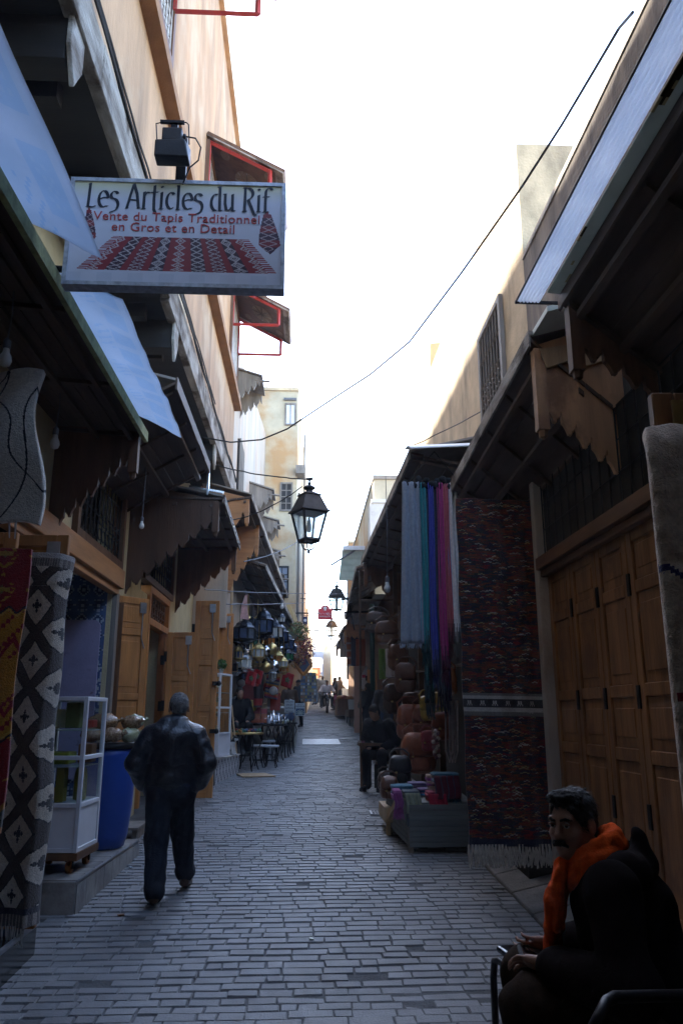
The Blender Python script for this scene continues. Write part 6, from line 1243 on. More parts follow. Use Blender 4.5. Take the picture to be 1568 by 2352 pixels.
# stools
def stool(px, py, lab, first=None):
    p = G(px, py); 
    if first: return dup(first, p, rnd(0, 2), lab)
    t = thing('stool', p, lab, 'stool', 'low white topped stools'); mb = MB(); mb.lathe([(.15, .40), (.165, .405), (.168, .43), (.155, .445), (.01, .45)], p, 20); part(mb, 'seat', mat('stool_top', (.50, .52, .54), .4, .12, 6, .05), t)
    for k in range(4):
        a = .6+k*math.pi/2; mb = MB(); d = Vector((math.cos(a), math.sin(a), 0)); mb.tube([p+d*.13+Vector((0, 0, .40)), p+d*.16+Vector((0, 0, .25)), p+d*.12+Vector((0, 0, .12)), p+d*.17+Vector((0, 0, -.01))], .012, 5); part(mb, 'leg', M['iron'], t)
    mb = MB(); mb.tube([p+Vector((.135*math.cos(a), .135*math.sin(a), .14)) for a in [q*math.pi/6 for q in range(13)]], .008, 4); part(mb, 'ring', M['iron'], t); return t
s0 = stool(594, 1762, 'white topped iron stool, leftmost of the three'); stool(622, 1763, 'white topped iron stool, nearest the street', s0); stool(615, 1748, 'white topped iron stool, at the back of the three', s0)
# spice table, signs and cloth
p = G(675, 1690); Yt = 21.2; zt = gz(Yt)
tb = thing('spice_table', (-.75, Yt, zt), 'trestle table piled with spice boxes and white bags beside the lantern shop', 'table')
mb = MB(); mb.b2((-1.6, Yt, zt+.82), (-.28, Yt+5, zt+1.0)); part(mb, 'table_top', M['wood_grey'], tb)
for (x, y) in ((-1.5, Yt+.1), (-.36, Yt+.1), (-.36, Yt+4.8)):
    mb = MB(); mb.b2((x-.03, y-.03, gz(y)-.02), (x+.03, y+.03, zt+.82)); part(mb, 'leg', M['wood_grey'], tb)
mb = MB(); mb.b2((-.26, Yt+.0, gz(Yt)+.05), (-.2, Yt+.25, zt+.98)); mb.b2((-.27, Yt+.4, gz(Yt)+.05), (-.22, Yt+4.6, zt+.98)); part(mb, 'skirt', mat('skirt_cloth', (.42, .40, .36), .9, .12, 6, .2), tb)
for k in range(26):
    y = Yt+.15+rnd(0, 4.4); x = rnd(-1.45, -.42); c_ = random.choice([(.34, .26, .16), (.5, .48, .44), (.30, .15, .06), (.45, .40, .30), (.25, .22, .12), (.55, .54, .52)]); mb = MB(); h = rnd(.06, .16)
    if k % 2: mb.ball((x, y, zt+1.0+h*.5), (rnd(.1, .16), .12, h*.6), 9, 6, 0, c_); nm, lb, ct = 'spice_bag', 'small tied bag among the spices on the trestle table', 'bag'
    else: mb.b2((x-.12, y-.1, zt+1.002), (x+.12, y+.1, zt+1.0+h), 0, c_); nm, lb, ct = 'spice_box', 'small open box of spices on the trestle table', 'box'
    tag(mb.build(nm, CM, loc=(x, y, zt+1.0)), lb, ct, 'spice bags and boxes on the trestle table' if k % 2 else 'spice boxes on the trestle table')
mb = MB()
for k in range(8): mb.ball((-.42+rnd(-.08, .08), Yt+.5+rnd(-.2, .2), zt+1.06+rnd(0, .12)), rnd(.06, .1), 8, 5)
tag(mb.build('white_bag', mat('bag_white', (.62, .62, .60), .6, .1, 6, .2), loc=(-.42, Yt+.5, zt+1.0), smooth=True), 'crumpled white plastic bag at the street corner of the spice table', 'bag')
def psign(x0, y0, x1, y1, Y, lab, lines, bottom=None):
    a, b = atY(x0, y1, Y), atY(x1, y0, Y); t = thing('price_board', ((a.x+b.x)/2, Y, a.z), lab, 'sign'); mb = MB(); mb.b2((a.x, Y, a.z), (b.x, Y+.02, b.z)); part(mb, 'board', mat('board_white', (.50, .56, .58), .5, .06, 4, 0) if 'board_white' not in bpy.data.materials else bpy.data.materials['board_white'], t); H = b.z-a.z; W = b.x-a.x
    for k, (s, f, sz) in enumerate(lines): text(s, H*sz, ((a.x+b.x)/2, Y-.006, a.z+H*f), ink, t, sx=.9)
    if bottom: grid(lambda u, v: (a.x+W*(.06+.88*u), Y-.004, a.z+H*(.03+.55*v)), 24, 24, bottom, 'picture', M['paintattr'], t, smooth=False)
psign(653, 1608, 676, 1637, 20.6, 'white board lettered with argan, spices and safran beside the spice table', (('ARGAN', .80, .21), ('SPICES', .54, .21), ('SAFRAN', .29, .21), ('PERFUMES', .06, .15)))
psign(678, 1615, 700, 1644, 20.9, 'white henna board with a dark plant picture', (('WELCOME', .87, .11), ('HENNA', .66, .24)), lambda u, v: (.38, .42, .34) if abs(math.sin(5*math.atan2(v-.4, u-.5)))*(.5) > math.hypot(u-.5, v-.4) else (.03, .07, .14))
# striped cloth, mirror, postcards
c = atY(625, 1575, 18.6); grid(lambda u, v: (c.x+.30*(u-.5)+.06*(v-.5), c.y+.02*math.sin(u*9), c.z+.52*(v-.5)-.06*u), 8, 26, lambda u, v: [(.04, .03, .08), (.36, .03, .04), (.38, .16, .03), (.05, .10, .16), (.25, .22, .18)][int(v*13) % 5], 'hanging_cloth', M['cloth'], loc=c, thick=.02); tag(bpy.context.scene.objects['hanging_cloth'], 'striped multicoloured cloth hanging above the cartons', 'cloth')
c = atY(632, 1612, 19); mb = MB(); mb.b2((c.x-.12, c.y, c.z-.2), (c.x+.12, c.y+.1, c.z+.2), 0, (.26, .04, .03)); simple('chest', 'small red brown chest behind the striped cloth', 'chest', mb, CM, c, bevel=.01)
c = atY(697, 1527, 23.5); t = thing('framed_mirror', c, 'diamond shaped mirror in an orange frame hung under the flowers', 'mirror'); mb = MB(); q = .30
o_ = [(c.x-q*.8, c.z), (c.x, c.z-q), (c.x+q*.8, c.z), (c.x, c.z+q*1.3)]; 
for k in range(4): mb.tube([(o_[k][0], 23.5, o_[k][1]), (o_[(k+1) % 4][0], 23.5, o_[(k+1) % 4][1])], .05, 4)
part(mb, 'frame', M['wood_orange'], t); mb = MB(); mb.face([(x, 23.51, z) for x, z in o_]); part(mb, 'glass', gdk, t)
# lantern shop wall board of goods beyond
fl2 = thing('hanging_flowers', atY(690, 1475, 23.5), 'bunch of dark red and green dried flowers hanging at the corner past the lanterns', 'plant')
c = atY(694, 1495, 23.6); part(leafball((c.x, c.y, c.z), .42, 900, [(.16, .02, .03), (.20, .03, .05), (.10, .015, .03)], .05, 1.1), 'blooms', M['cloth'], fl2, recalc=False)
c = atY(684, 1452, 23.4); part(leafball((c.x, c.y, c.z), .32, 420, [(.05, .10, .02), (.10, .13, .04), (.16, .10, .03)], .06, 1.0), 'leaves', M['cloth'], fl2, recalc=False)
c = atY(676, 1500, 23.2); part(leafball((c.x, c.y, c.z), .3, 260, [(.26, .10, .03), (.3, .14, .05)], .06, 1.6), 'dried_stems', M['cloth'], fl2, recalc=False)
rk = thing('postcard_rack', atY(706, 1610, 27.5), 'tall rack of postcards at the left past the spice table', 'rack'); mb = MB(); a, b = atY(690, 1612, 27.5), atY(726, 1545, 27.5)
mb.b2((a.x, 27.5, a.z), (b.x, 27.53, b.z)); part(mb, 'panel', M['wood_grey'], rk); mb = MB()
for i in range(7):
    for j in range(9): x = a.x+(b.x-a.x)*(i+.5)/7; z = a.z+(b.z-a.z)*(j+.5)/9; mb.box((x, 27.48, z), (.065, .01, .075), 0, 0, random.choice([(.4, .36, .28), (.1, .2, .36), (.3, .15, .08), (.5, .5, .5), (.06, .08, .14), (.3, .28, .12)]))
o = part(mb, 'postcards', CM, rk)
# ================================================================== FAR RIGHT STALLS
Yc = 30.5; zc = gz(Yc); ct = thing('hand_cart', (2.0, Yc, zc), 'wheeled cart loaded with buckets and sacks, right side in the middle distance', 'cart')
mb = MB(); mb.b2((1.66, Yc, zc+.35), (2.7, Yc+2.6, zc+.62)); part(mb, 'bed', M['wood_dark'], ct)
for (x, y) in ((1.70, Yc+.2), (1.70, Yc+2.2)):
    mb = MB(); mb.lathe([(.02, -.03), (.2, -.03), (.22, 0), (.2, .03), (.02, .03)], (x, y, gz(y)+.21), 14, rot=Matrix.Rotation(math.pi/2, 3, 'Y')); part(mb, 'wheel', M['black_plastic'], ct)
for k, (px, py, Y, r, h, col, lb) in enumerate(((808, 1640, 30.6, .16, .36, (.45, .45, .42), 'pale bucket at the street corner of the cart'), (822, 1625, 30.9, .2, .34, (.20, .24, .30), 'grey blue bucket on the cart'), (850, 1630, 30.7, .26, .5, (.45, .40, .32), 'white patterned sack with an orange print on the cart'), (812, 1605, 31.4, .18, .3, (.12, .2, .36), 'blue tub at the back of the cart'), (832, 1603, 31.6, .16, .26, (.55, .55, .53), 'white pot at the back of the cart'), (852, 1600, 31.8, .14, .22, (.4, .12, .06), 'red brown pot at the back of the cart'), (866, 1605, 31.5, .2, .26, (.5, .46, .36), 'cream sack at the right of the cart'))):
    c = atY(px, py, Y); z0 = zc+.62 if k > 2 else c.z-.2; z0 = zc+.62; mb = MB(); mb.lathe([(r*.8, 0), (r, h), (r*1.06, h*1.02), (r*.95, h), (r*.8, h*.85), (.002, h*1.0)], (c.x, c.y, z0), 12, 0, col); tag(mb.build('bucket' if k not in (2, 6) else 'sack', CM, loc=(c.x, c.y, z0), smooth=False), lb, 'bucket' if k not in (2, 6) else 'sack')
c = atY(826, 1650, 29.8); mb = MB(); mb.lathe([(.28, 0), (.28, .1), (.25, .4), (.2, .5), (.01, .52)], (c.x+.05, 29.9, gz(29.9)+.02), 14, 0, (.40, .36, .16)); simple('sack', 'squat yellowish sack standing on the paving before the cart', 'sack', mb, CM, (c.x, 29.9, gz(29.9)), smooth=True)
g1 = thing('market_stall', (1.7, 36, gz(36)), 'food stall table with piled goods near the standing far shoppers on the right', 'stall'); mb = MB(); mb.b2((1.45, 35.5, gz(35)+.2), (2.3, 39, gz(36)+.85)); part(mb, 'counter', M['wood_brown'], g1)
for k in range(14):
    x, y = rnd(1.5, 2.2), rnd(35.6, 38.8); mb = MB(); mb.ball((x, y, gz(36)+.93), (rnd(.1, .2), .15, .1), 8, 5, 0, random.choice([(.4, .2, .08), (.5, .45, .4), (.3, .1, .08), (.35, .33, .2)])); tag(mb.build('goods_heap', CM, loc=(x, y, gz(36)+.85), smooth=True), 'small heap of goods on the far right stall table', 'goods', 'heaps of goods on the far right stall')
c0, c1 = atY(813, 1600, 27), atY(838, 1515, 27); mb = MB(); mb.b2((c0.x, 27, gz(27)), (c1.x, 27.08, c1.z)); tag(mb.build('partition', mat('pink_board', (.44, .28, .21), .8, .1, 3, .1), loc=(c0.x, 27, gz(27))), 'plain pinkish partition board between the right stalls', 'board')
c = atY(832, 1545, 26.6)
mb = MB(); mb.prism([(c.x-.09, 26.6, c.z-.2), (c.x+.14, 26.6, c.z-.22), (c.x+.17, 26.6, c.z+.22), (c.x+.12, 26.6, c.z+.2)], (0, .08, 0), 0, (.62, .60, .6)); mb.ball((c.x+.05, 26.62, c.z-.38), (.14, .08, .18), 8, 6, 0, (.60, .56, .56)); mb.box((c.x+.04, 26.585, c.z-.12), (.12, .02, .1), 0, 0, (.5, .04, .10)); simple('plastic_bag', 'white and red plastic bags hung on the pinkish partition', 'bag', mb, CM, c)
dc = thing('shutter_door', (2.0, 25, gz(25)), 'orange panelled shutter with a blue poster behind the green post', 'door'); a = atY(843, 1605, 25); leaf(dc, (a.x, 25, gz(25)+.3), 0, .55, 1.75, [1, 1], M['wood_orange'], name='panel'); mb = MB(); mb.b2((a.x+.25, 24.955, gz(25)+1.05), (a.x+.47, 24.965, gz(25)+1.4)); part(mb, 'poster', mat('poster_blue', (.03, .05, .10), .4, .4, 9, 0, col2=(.14, .17, .22)), dc)
a = atY(856, 1620, 22); mb = MB(); mb.tube([(a.x, 22, gz(22)), (a.x, 22, 4.6)], .07, 8); tag(mb.build('post', mat('green_paint', (.012, .05, .04), .5, .2, 5, .1), loc=(a.x, 22, gz(22))), 'dark green round post under the right awning', 'post')
for k, (px, y0, y1, Y, w_, col, lb) in enumerate(((806, 1430, 1530, 28, .3, (.30, .09, .04), 'orange striped blanket hanging by the far right stalls'), (818, 1460, 1530, 26.5, .34, (.05, .05, .07), 'dark grey cloth bag hanging beside the striped blanket'), (828, 1468, 1530, 26, .3, (.28, .07, .03), 'rust red cloth bag hanging over the partition'), (792, 1455, 1510, 33, .4, (.5, .48, .46), 'pale cloth hanging at the far right awning'), (880, 1490, 1560, 20, .2, (.12, .25, .05), 'green and orange garland hanging behind the green post'), (898, 1490, 1555, 17.5, .22, (.45, .42, .40), 'pale twisted plastic hanging near the grey jacketed man'))):
    a, b = atY(px, y1, Y), atY(px, y0, Y); c2 = tuple(q*.4+.25 for q in col); grid(lambda u, v: (a.x+w_*(u-.5), Y+.03*math.sin(u*9+v*3), a.z+(b.z-a.z)*v), 10, 24, lambda u, v: c2 if (k == 0 and int(v*24) % 4 == 0) else col, 'hung_cloth', M['cloth'], loc=a, thick=.03)
    bpy.context.scene.objects[-1] if False else None
    o = [q for q in COL.objects if q.name.startswith('hung_cloth')][-1]; tag(o, lb, 'cloth')
for k, (px, py, lb) in enumerate(((800, 1385, 'dark framed canopy sheet under the right awning, higher of two'), (806, 1416, 'dark framed canopy sheet under the right awning, lower of two'))):
    c = atY(px, py, 23); t = thing('canopy_frame', c, lb, 'canopy'); mb = MB(); mb.tube([(c.x-.2, 23, c.z+.12), (c.x+1.1, 23, c.z+.16)], .035, 5); mb.tube([(c.x+.0, 23, c.z+.12), (c.x+.1, 23, c.z-.4)], .02, 5); part(mb, 'bar', M['iron'], t)
    grid(lambda u, v: (c.x+.02+.9*u, 23.02+.5*(1-v), c.z-.28*(1-v)+.12+.03*u-.05*math.sin(u*3)), 8, 6, None, 'sheet', M['plaster_grey'], t, thick=.01)
p = atY(797, 1414, 34); sc_ = thing('wall_camera', p, 'white dome camera on a wall arm beside the far street lantern', 'camera'); mb = MB(); mb.lathe([(.01, -.16), (.12, -.1), (.15, 0), (.15, .1), (.05, .15)], p, 12); part(mb, 'dome', M['alu_white'], sc_, smooth=True); mb = MB(); mb.tube([p+Vector((0, 0, .15)), p+Vector((.05, 0, .3)), p+Vector((.45, 0, .3))], .03, 6); part(mb, 'arm', M['wire_grey'], sc_)
# small stand of the mid trader
mt_ = thing('side_table', (1.0, 13.6, gz(13.6)), 'small dark table with little wares beside the seated trader', 'table'); z = gz(13.6); mb = MB(); mb.b2((.90, 13.4, z+.70), (1.32, 13.9, z+.75)); part(mb, 'table_top', M['wood_brown'], mt_)
for (x, y) in ((.98, 13.45), (.98, 13.85), (1.28, 13.45)):
    mb = MB(); mb.b2((x-.035, y-.03, gz(y)-.01), (x+.035, y+.03, z+.70)); part(mb, 'leg', M['wood_brown'], mt_)
mb = MB()
for k in range(8): mb.box((.93+.04*k, 13.5+rnd(0, .2), z+.765), (.035, .06, .03), rnd(0, 2), 0, random.choice([(.10, .08, .2), (.2, .05, .1), (.25, .22, .2)]))
tag(mb.build('trinkets', CM, loc=(1.05, 13.6, z+.75)), 'little coloured trinkets on the small dark table', 'trinkets')
# litter
for k, (px, py, col, lb) in enumerate(((278, 2105, (.20, .08, .03), 'small brown dry leaf on the setts near the walking man'), (300, 1995, (.5, .52, .55), 'scrap of white paper at the kerb of the tiled step'), (715, 2160, (.40, .42, .36), 'crushed cigarette end on the setts in the foreground'))):
    g = G(px, py); mb = MB(); mb.box((g.x, g.y, g.z+.012), (.05, .03, .008), rnd(0, 3), 0, col, .1); tag(mb.build('litter', CM, loc=g), lb, 'litter')
# ================================================================== PEOPLE
import openvdb as vdb
class SDF:
    def __init__(s, lo, hi, h):
        s.lo = np.array(lo, float); s.h = h; s.n = np.ceil((np.array(hi)-s.lo)/h).astype(int)+1; s.A = np.full(s.n, 1.0, np.float32)
    def _sub(s, lo, hi):
        a = np.clip(np.floor((np.array(lo)-s.lo)/s.h).astype(int), 0, s.n-1); b = np.clip(np.ceil((np.array(hi)-s.lo)/s.h).astype(int)+1, 0, s.n)
        if np.any(b <= a): return None, None
        g = np.meshgrid(*[s.lo[i]+s.h*np.arange(a[i], b[i]) for i in range(3)], indexing='ij', sparse=True)
        return tuple(slice(a[i], b[i]) for i in range(3)), g
    def _mix(s, sl, d, k, op='u'):
        A = s.A[sl]
        if op == 'u':
            if k > 0: q = np.clip(.5+.5*(A-d)/k, 0, 1); s.A[sl] = A*(1-q)+d*q-k*q*(1-q)
            else: s.A[sl] = np.minimum(A, d)
        else:
            if k > 0: q = np.clip(.5-.5*(A+d)/k, 0, 1); s.A[sl] = A*(1-q)-d*q+k*q*(1-q)
            else: s.A[sl] = np.maximum(A, -d)
    def cap(s, a, b, ra, rb=None, k=.02, op='u', sq=None):
        """tapered capsule; sq = (unit dir, factor) flattens along a direction"""
        rb = ra if rb is None else rb; a = np.array(a, float); b = np.array(b, float); R = max(ra, rb)+k+.03
        if sq: R *= 1.3
        sl, g = s._sub(np.minimum(a, b)-R, np.maximum(a, b)+R)
        if sl is None: return
        ab = b-a; L2 = max(1e-9, float(ab@ab)); P = [g[i]-a[i] for i in range(3)]
        t = np.clip((P[0]*ab[0]+P[1]*ab[1]+P[2]*ab[2])/L2, 0, 1); D = [P[i]-t*ab[i] for i in range(3)]
        if sq:
            n = np.array(sq[0], float); n /= np.linalg.norm(n); q = (D[0]*n[0]+D[1]*n[1]+D[2]*n[2])*(sq[1]-1); D = [D[i]+q*n[i] for i in range(3)]
        d = np.sqrt(D[0]**2+D[1]**2+D[2]**2)-(ra+(rb-ra)*t)
        if sq and sq[1] > 1: d = d/sq[1]**.5
        s._mix(sl, d.astype(np.float32), k, op)
    def ell(s, c, r, M3=None, k=.02, op='u'):
        c = np.array(c, float); r = np.array(r, float); R = r.max()+k+.03; sl, g = s._sub(c-R, c+R)
        if sl is None: return
        P = [g[i]-c[i] for i in range(3)]
        if M3 is not None: Mt = np.array(M3).T; P = [Mt[i, 0]*P[0]+Mt[i, 1]*P[1]+Mt[i, 2]*P[2] for i in range(3)]
        q = np.sqrt((P[0]/r[0])**2+(P[1]/r[1])**2+(P[2]/r[2])**2); q2 = np.sqrt((P[0]/r[0]**2)**2+(P[1]/r[1]**2)**2+(P[2]/r[2]**2)**2)
        d = q*(q-1)/np.maximum(q2, 1e-6); s._mix(sl, d.astype(np.float32), k, op)
    def cut(s, p, n):
        """remove everything on the side the normal points to"""
        g = np.meshgrid(*[s.lo[i]+s.h*np.arange(s.n[i]) for i in range(3)], indexing='ij', sparse=True); n = np.array(n, float); n /= np.linalg.norm(n)
        s.A = np.maximum(s.A, ((g[0]-p[0])*n[0]+(g[1]-p[1])*n[1]+(g[2]-p[2])*n[2]).astype(np.float32))
    def mesh(s, name, m, parent, X=None, wr=0, ws=12., st=(1, 1, 1), seed=0, off=None, colf=None):
        g = vdb.FloatGrid(1.0); s.A[0, :, :] = s.A[-1, :, :] = 1; s.A[:, 0, :] = s.A[:, -1, :] = 1; s.A[:, :, 0] = s.A[:, :, -1] = 1
        g.copyFromArray(np.ascontiguousarray(s.A)); g.transform = vdb.createLinearTransform(voxelSize=s.h)
        p, q = g.convertToQuads(0.0); p = p+s.lo
        me = bpy.data.meshes.new(name); me.from_pydata(p.tolist(), [], q.tolist())
        bm = bmesh.new(); bm.from_mesh(me); bmesh.ops.recalc_face_normals(bm, faces=bm.faces)
        bmesh.ops.smooth_vert(bm, verts=bm.verts, factor=.4, use_axis_x=True, use_axis_y=True, use_axis_z=True)
        bm.normal_update()
        if wr:
            for v in bm.verts:
                c = v.co; a = noise.noise(Vector((c.x*ws*st[0]+seed, c.y*ws*st[1], c.z*ws*st[2]+seed*2))); b = noise.noise(Vector((c.x*ws*2.3*st[0], c.y*ws*2.3*st[1]+seed, c.z*ws*2.3*st[2])))
                v.co = c+v.normal*wr*((1-2*abs(a))*.7+.5*b)
        bm.to_mesh(me); bm.free()
        if X is not None: me.transform(X)
        me.materials.append(m); me.polygons.foreach_set('use_smooth', [True]*len(me.polygons))
        if colf:
            at = me.color_attributes.new('Col', 'FLOAT_COLOR', 'POINT'); Xi = X.inverted() if X is not None else Matrix.Identity(4); buf = []
            for v in me.vertices: buf += [*colf(Xi @ v.co), 1.0]
            at.data.foreach_set('color', buf)
        o = bpy.data.objects.new(name, me); COL.objects.link(o); o.parent = parent; return o
def V(*a): return Vector(a)
def skin_mat(n, c): return mat(n, c, .5, .14, 22, .12, 140, spec=.4)
def head(S, H, s=1., ears=True, cap_k=.012):
    """H: 4x4 frame at the head centre, +y = face direction"""
    M3 = [[H[i][j] for j in range(3)] for i in range(3)]
    def T(x, y, z): return H @ Vector((x*s, y*s, z*s))
    e = lambda c, r, k=.018, op='u': S.ell(T(*c), [q*s for q in r], M3, k*s, op)
    e((0, -.018, .035), (.076, .097, .088)); e((0, .03, -.04), (.060, .066, .078), .03); e((0, .066, -.098), (.028, .024, .02), .03); e((0, .02, -.085), (.052, .055, .03), .025)
    for sx in (-1, 1):
        e((sx*.040, .060, -.024), (.026, .024, .022), .025); e((sx*.0325, .092, .012), (.017, .012, .012), .012, 'd')
        if ears: e((sx*.083, -.010, -.006), (.011, .023, .034), .008); e((sx*.094, -.004, -.002), (.007, .012, .019), .006, 'd')
        e((sx*.012, .100, -.036), (.009, .010, .008), .008)
    S.cap(T(-.045, .074, .032), T(.045, .074, .032), .011*s, .011*s, .016*s); S.cap(T(0, .088, .014), T(0, .112, -.026), .0085*s, .0125*s, .012*s)
    S.cap(T(-.022, .083, -.066), T(.022, .083, -.066), .008*s, .008*s, .01*s); S.cap(T(-.018, .083, -.073), T(.018, .083, -.073), .008*s, .008*s, .008*s)
    return T, M3, e
def eyes(T, s, parent, X, nm='eye'):
    mw = bpy.data.materials.get('eye_white') or mat('eye_white', (.45, .42, .40), .25, .05, 5, 0, spec=.6); mk = bpy.data.materials.get('eye_dark') or mat('eye_dark', (.012, .008, .006), .12, .1, 5, 0, spec=.8)
    for sx in (-1, 1):
        mb = MB(); c = T(sx*.0325, .083, .012); mb.ball(c, .0125*s, 12, 9); d = (T(sx*.0325-.006, .0955, .010)-c); mb.ball(c+d*.62, .0068*s, 10, 7, 1)
        o = mb.build(nm, [mw, mk], None, smooth=True); o.data.transform(X); o.parent = parent
def lids(T, s, m, parent, X):
    for sx in (-1, 1):
        mb = MB(); mb.tube([T(sx*.0325+q*.017, .0945-.010*abs(q)**2, .0185-.007*q*q) for q in (-1, -.5, 0, .5, 1)], [.002*s, .0045*s, .005*s, .0045*s, .002*s], 6)
        o = mb.build('eyelid', m, None, smooth=True); o.data.transform(X); o.parent = parent
def finger(S, base, d, curl, n, L, r, k=.006):
    """curled chain: base point, first direction, curl axis normal n, total length, radius"""
    p = Vector(base); d = Vector(d).normalized(); ax = Vector(n).normalized(); fr = (.45, .32, .23)
    for i, f in enumerate(fr):
        q = p+d*L*f; S.cap(p, q, r*(1-.1*i), r*(.9-.1*i), k); p = q; d = Matrix.Rotation(curl[min(i, len(curl)-1)], 3, ax) @ d
    return p
def hand(S, w, d, palm_n, side, L=.185, curl=(.5, .7, .5), thumb=(.5, .5)):
    """wrist point, pointing direction, palm normal (out of the palm), side = +1 right hand, -1 left"""
    w = Vector(w); d = Vector(d).normalized(); n = Vector(palm_n); n = (n-d*n.dot(d)).normalized(); x = d.cross(n)*side
    pl = L*.53
    S.cap(w, w+d*pl*.55, .024, .028, .012, sq=(n, 1.7)); S.cap(w+d*pl*.35-x*.018, w+d*pl*.9-x*.026, .017, .014, .012); S.cap(w+d*pl*.35+x*.02, w+d*pl*.9+x*.026, .018, .013, .012); S.cap(w+d*pl*.4, w+d*pl*.95, .018, .014, .012)
    ax = n.cross(d)
    for i, (o, l) in enumerate(((-.030, .42), (-.010, .47), (.011, .45), (.030, .36))):
        finger(S, w+d*pl*(.96-.04*abs(i-1.3))+x*o, d+x*o*2.2, [c*(1+.12*i) for c in curl], ax, L*l, .0092-.0007*i, .005)
    t = w+d*pl*.25-x*.026+n*.008
    finger(S, t, d*.75-x*.62+n*thumb[0], (-thumb[1]*.5, thumb[1]*.6), d, L*.42, .0105, .012)
def person(name, lab, loc, rz, J, cfg, h=.012, grp=None):
    """J: joints in local metres (z up from the ground, +y = facing). cfg: clothing"""
    t = thing(name, loc, lab, 'person', grp); X = Matrix.Rotation(rz, 4, 'Z'); s = cfg.get('hs', .95)
    pts = np.array([list(v) for v in J.values() if isinstance(v, Vector)]); lo = pts.min(0)-.24; hi = pts.max(0)+.24
    H = Matrix.Translation(J['head']) @ Euler((J.get('hpitch', 0), J.get('hroll', 0), J.get('hyaw', 0)), 'ZXY' if False else 'XYZ').to_matrix().to_4x4()
    H = Matrix.Translation(J['head']) @ Matrix.Rotation(J.get('hyaw', 0), 4, 'Z') @ Matrix.Rotation(J.get('hpitch', 0), 4, 'X') @ Matrix.Rotation(J.get('hroll', 0), 4, 'Y')
    S = SDF(lo, hi, h); T, M3, e = head(S, H, s, cap_k=h)
    S.cap(J['neck'], T(0, -.015, -.05), .055, .052, .02)
    S.cap(J['pelvis'], J['chest'], .12, .125, .05, sq=((0, 1, 0), 1.25)); S.cap(J['chest'], J['neck'], .11, .06, .05)
    for q in 'LR':
        S.cap(J['sh'+q], J['el'+q], .045, .04, .02); S.cap(J['el'+q], J['wr'+q], .038, .027, .015); S.cap(J['chest'], J['sh'+q], .07, .05, .04)
        S.cap(J['hip'+q], J['kn'+q], .075, .055, .03); S.cap(J['kn'+q], J['an'+q], .052, .036, .02); S.cap(J['an'+q], J['to'+q], .035, .03, .01)
        if cfg.get('hands', True): hand(S, J['wr'+q], J.get('hd'+q, V(0, .3, -1)), J.get('pn'+q, V(0, 0, -1)), 1 if q == 'R' else -1, curl=J.get('curl', (.4, .5, .4)), thumb=J.get('thumb', (.3, .4)))
    body = S.mesh('body', cfg['skin'], t, X); del S
    out = {'t': t, 'T': T, 'M3': M3, 'X': X, 's': s, 'H': H}
    # hair
    if cfg.get('hair'):
        S = SDF(J['head']-V(.18, .18, .18), J['head']+V(.18, .18, .2), min(h, .006)); e = lambda c, r, k=.01, op='u': S.ell(T(*c), [q*s for q in r], M3, k*s, op)
        e((0, -.022, .040), (.080, .104, .094)); e((0, -.06, -.03), (.062, .052, .065), .02)
        e(*cfg.get('facecut', ((0, .085, -.03), (.088, .085, .098))), .008, 'd')
        for sx in (-1, 1): e((sx*.088, .005, -.04), (.03, .032, .05), .005, 'd')
        if cfg.get('bald'): e((.006, -.125, .085), (.040, .045, .042), .014, 'd')
        S.cut(T(0, -.03, cfg.get('nape', -.085)), (H.to_3x3() @ V(0, .25, -1)))
        out['hair'] = S.mesh('hair', cfg['hair'], t, X, cfg.get('hairw', .003), 60, seed=3)
    if cfg.get('cap'):
        S = SDF(J['head']-V(.2, .2, .2), J['head']+V(.2, .2, .25), min(h, .01)); S.ell(T(0, -.015, .055), [q*s for q in (.09, .108, .098)], M3, .01); S.cut(T(0, 0, .04), H.to_3x3() @ V(0, -.1, -1)); S.cap(T(-.04, .09, .045), T(.04, .09, .045), .02, .02, .01, sq=((0, 0, 1), 2)); S.mesh('cap', cfg['cap'], t, X)
    # trousers, shoes, jacket
    if cfg.get('trousers'):
        S = SDF(lo, hi, h); a = cfg.get('tw', 1.)
        S.cap(J['hipL'], J['hipR'], .105*a, .105*a, .03); S.cap(J['pelvis'], J['pelvis']+V(0, 0, .08), .135, .13, .05, sq=((0, 1, 0), 1.2))
        for q in 'LR': S.cap(J['hip'+q], J['kn'+q], .098*a, .082*a, .03); S.cap(J['kn'+q], J['an'+q]+V(0, 0, .0), .080*a, .066*a, .025); S.cap(J['an'+q]+V(0, 0, .0), J['an'+q]+V(0, .02, -.012), .066*a, .068*a, .02)
        S.mesh('trousers', cfg['trousers'], t, X, cfg.get('twr', .007), 9, (1, 1, .6), 1)
    if cfg.get('shoes'):
        for q in 'LR':
            S = SDF(J['an'+q]-V(.2, .2, .22), J['an'+q]+V(.2, .35, .2), min(h, .01))
            a, b = J['an'+q], J['to'+q]; S.cap(V(a.x, a.y, min(a.z, b.z+.05))+V(0, -.02, -.02), b+V(0, .05, .005), .043, .038, .02, sq=((0, 0, 1), 1.1)); S.cap(a+V(0, -.02, .02), a+V(0, -.015, -.03), .045, .045, .02); S.cap(a+V(0, -.03, -.055), b+V(0, .06, -.02), .04, .04, .01, sq=((0, 0, 1), 2.6))
            S.mesh('shoe', cfg['shoes'], t, X)
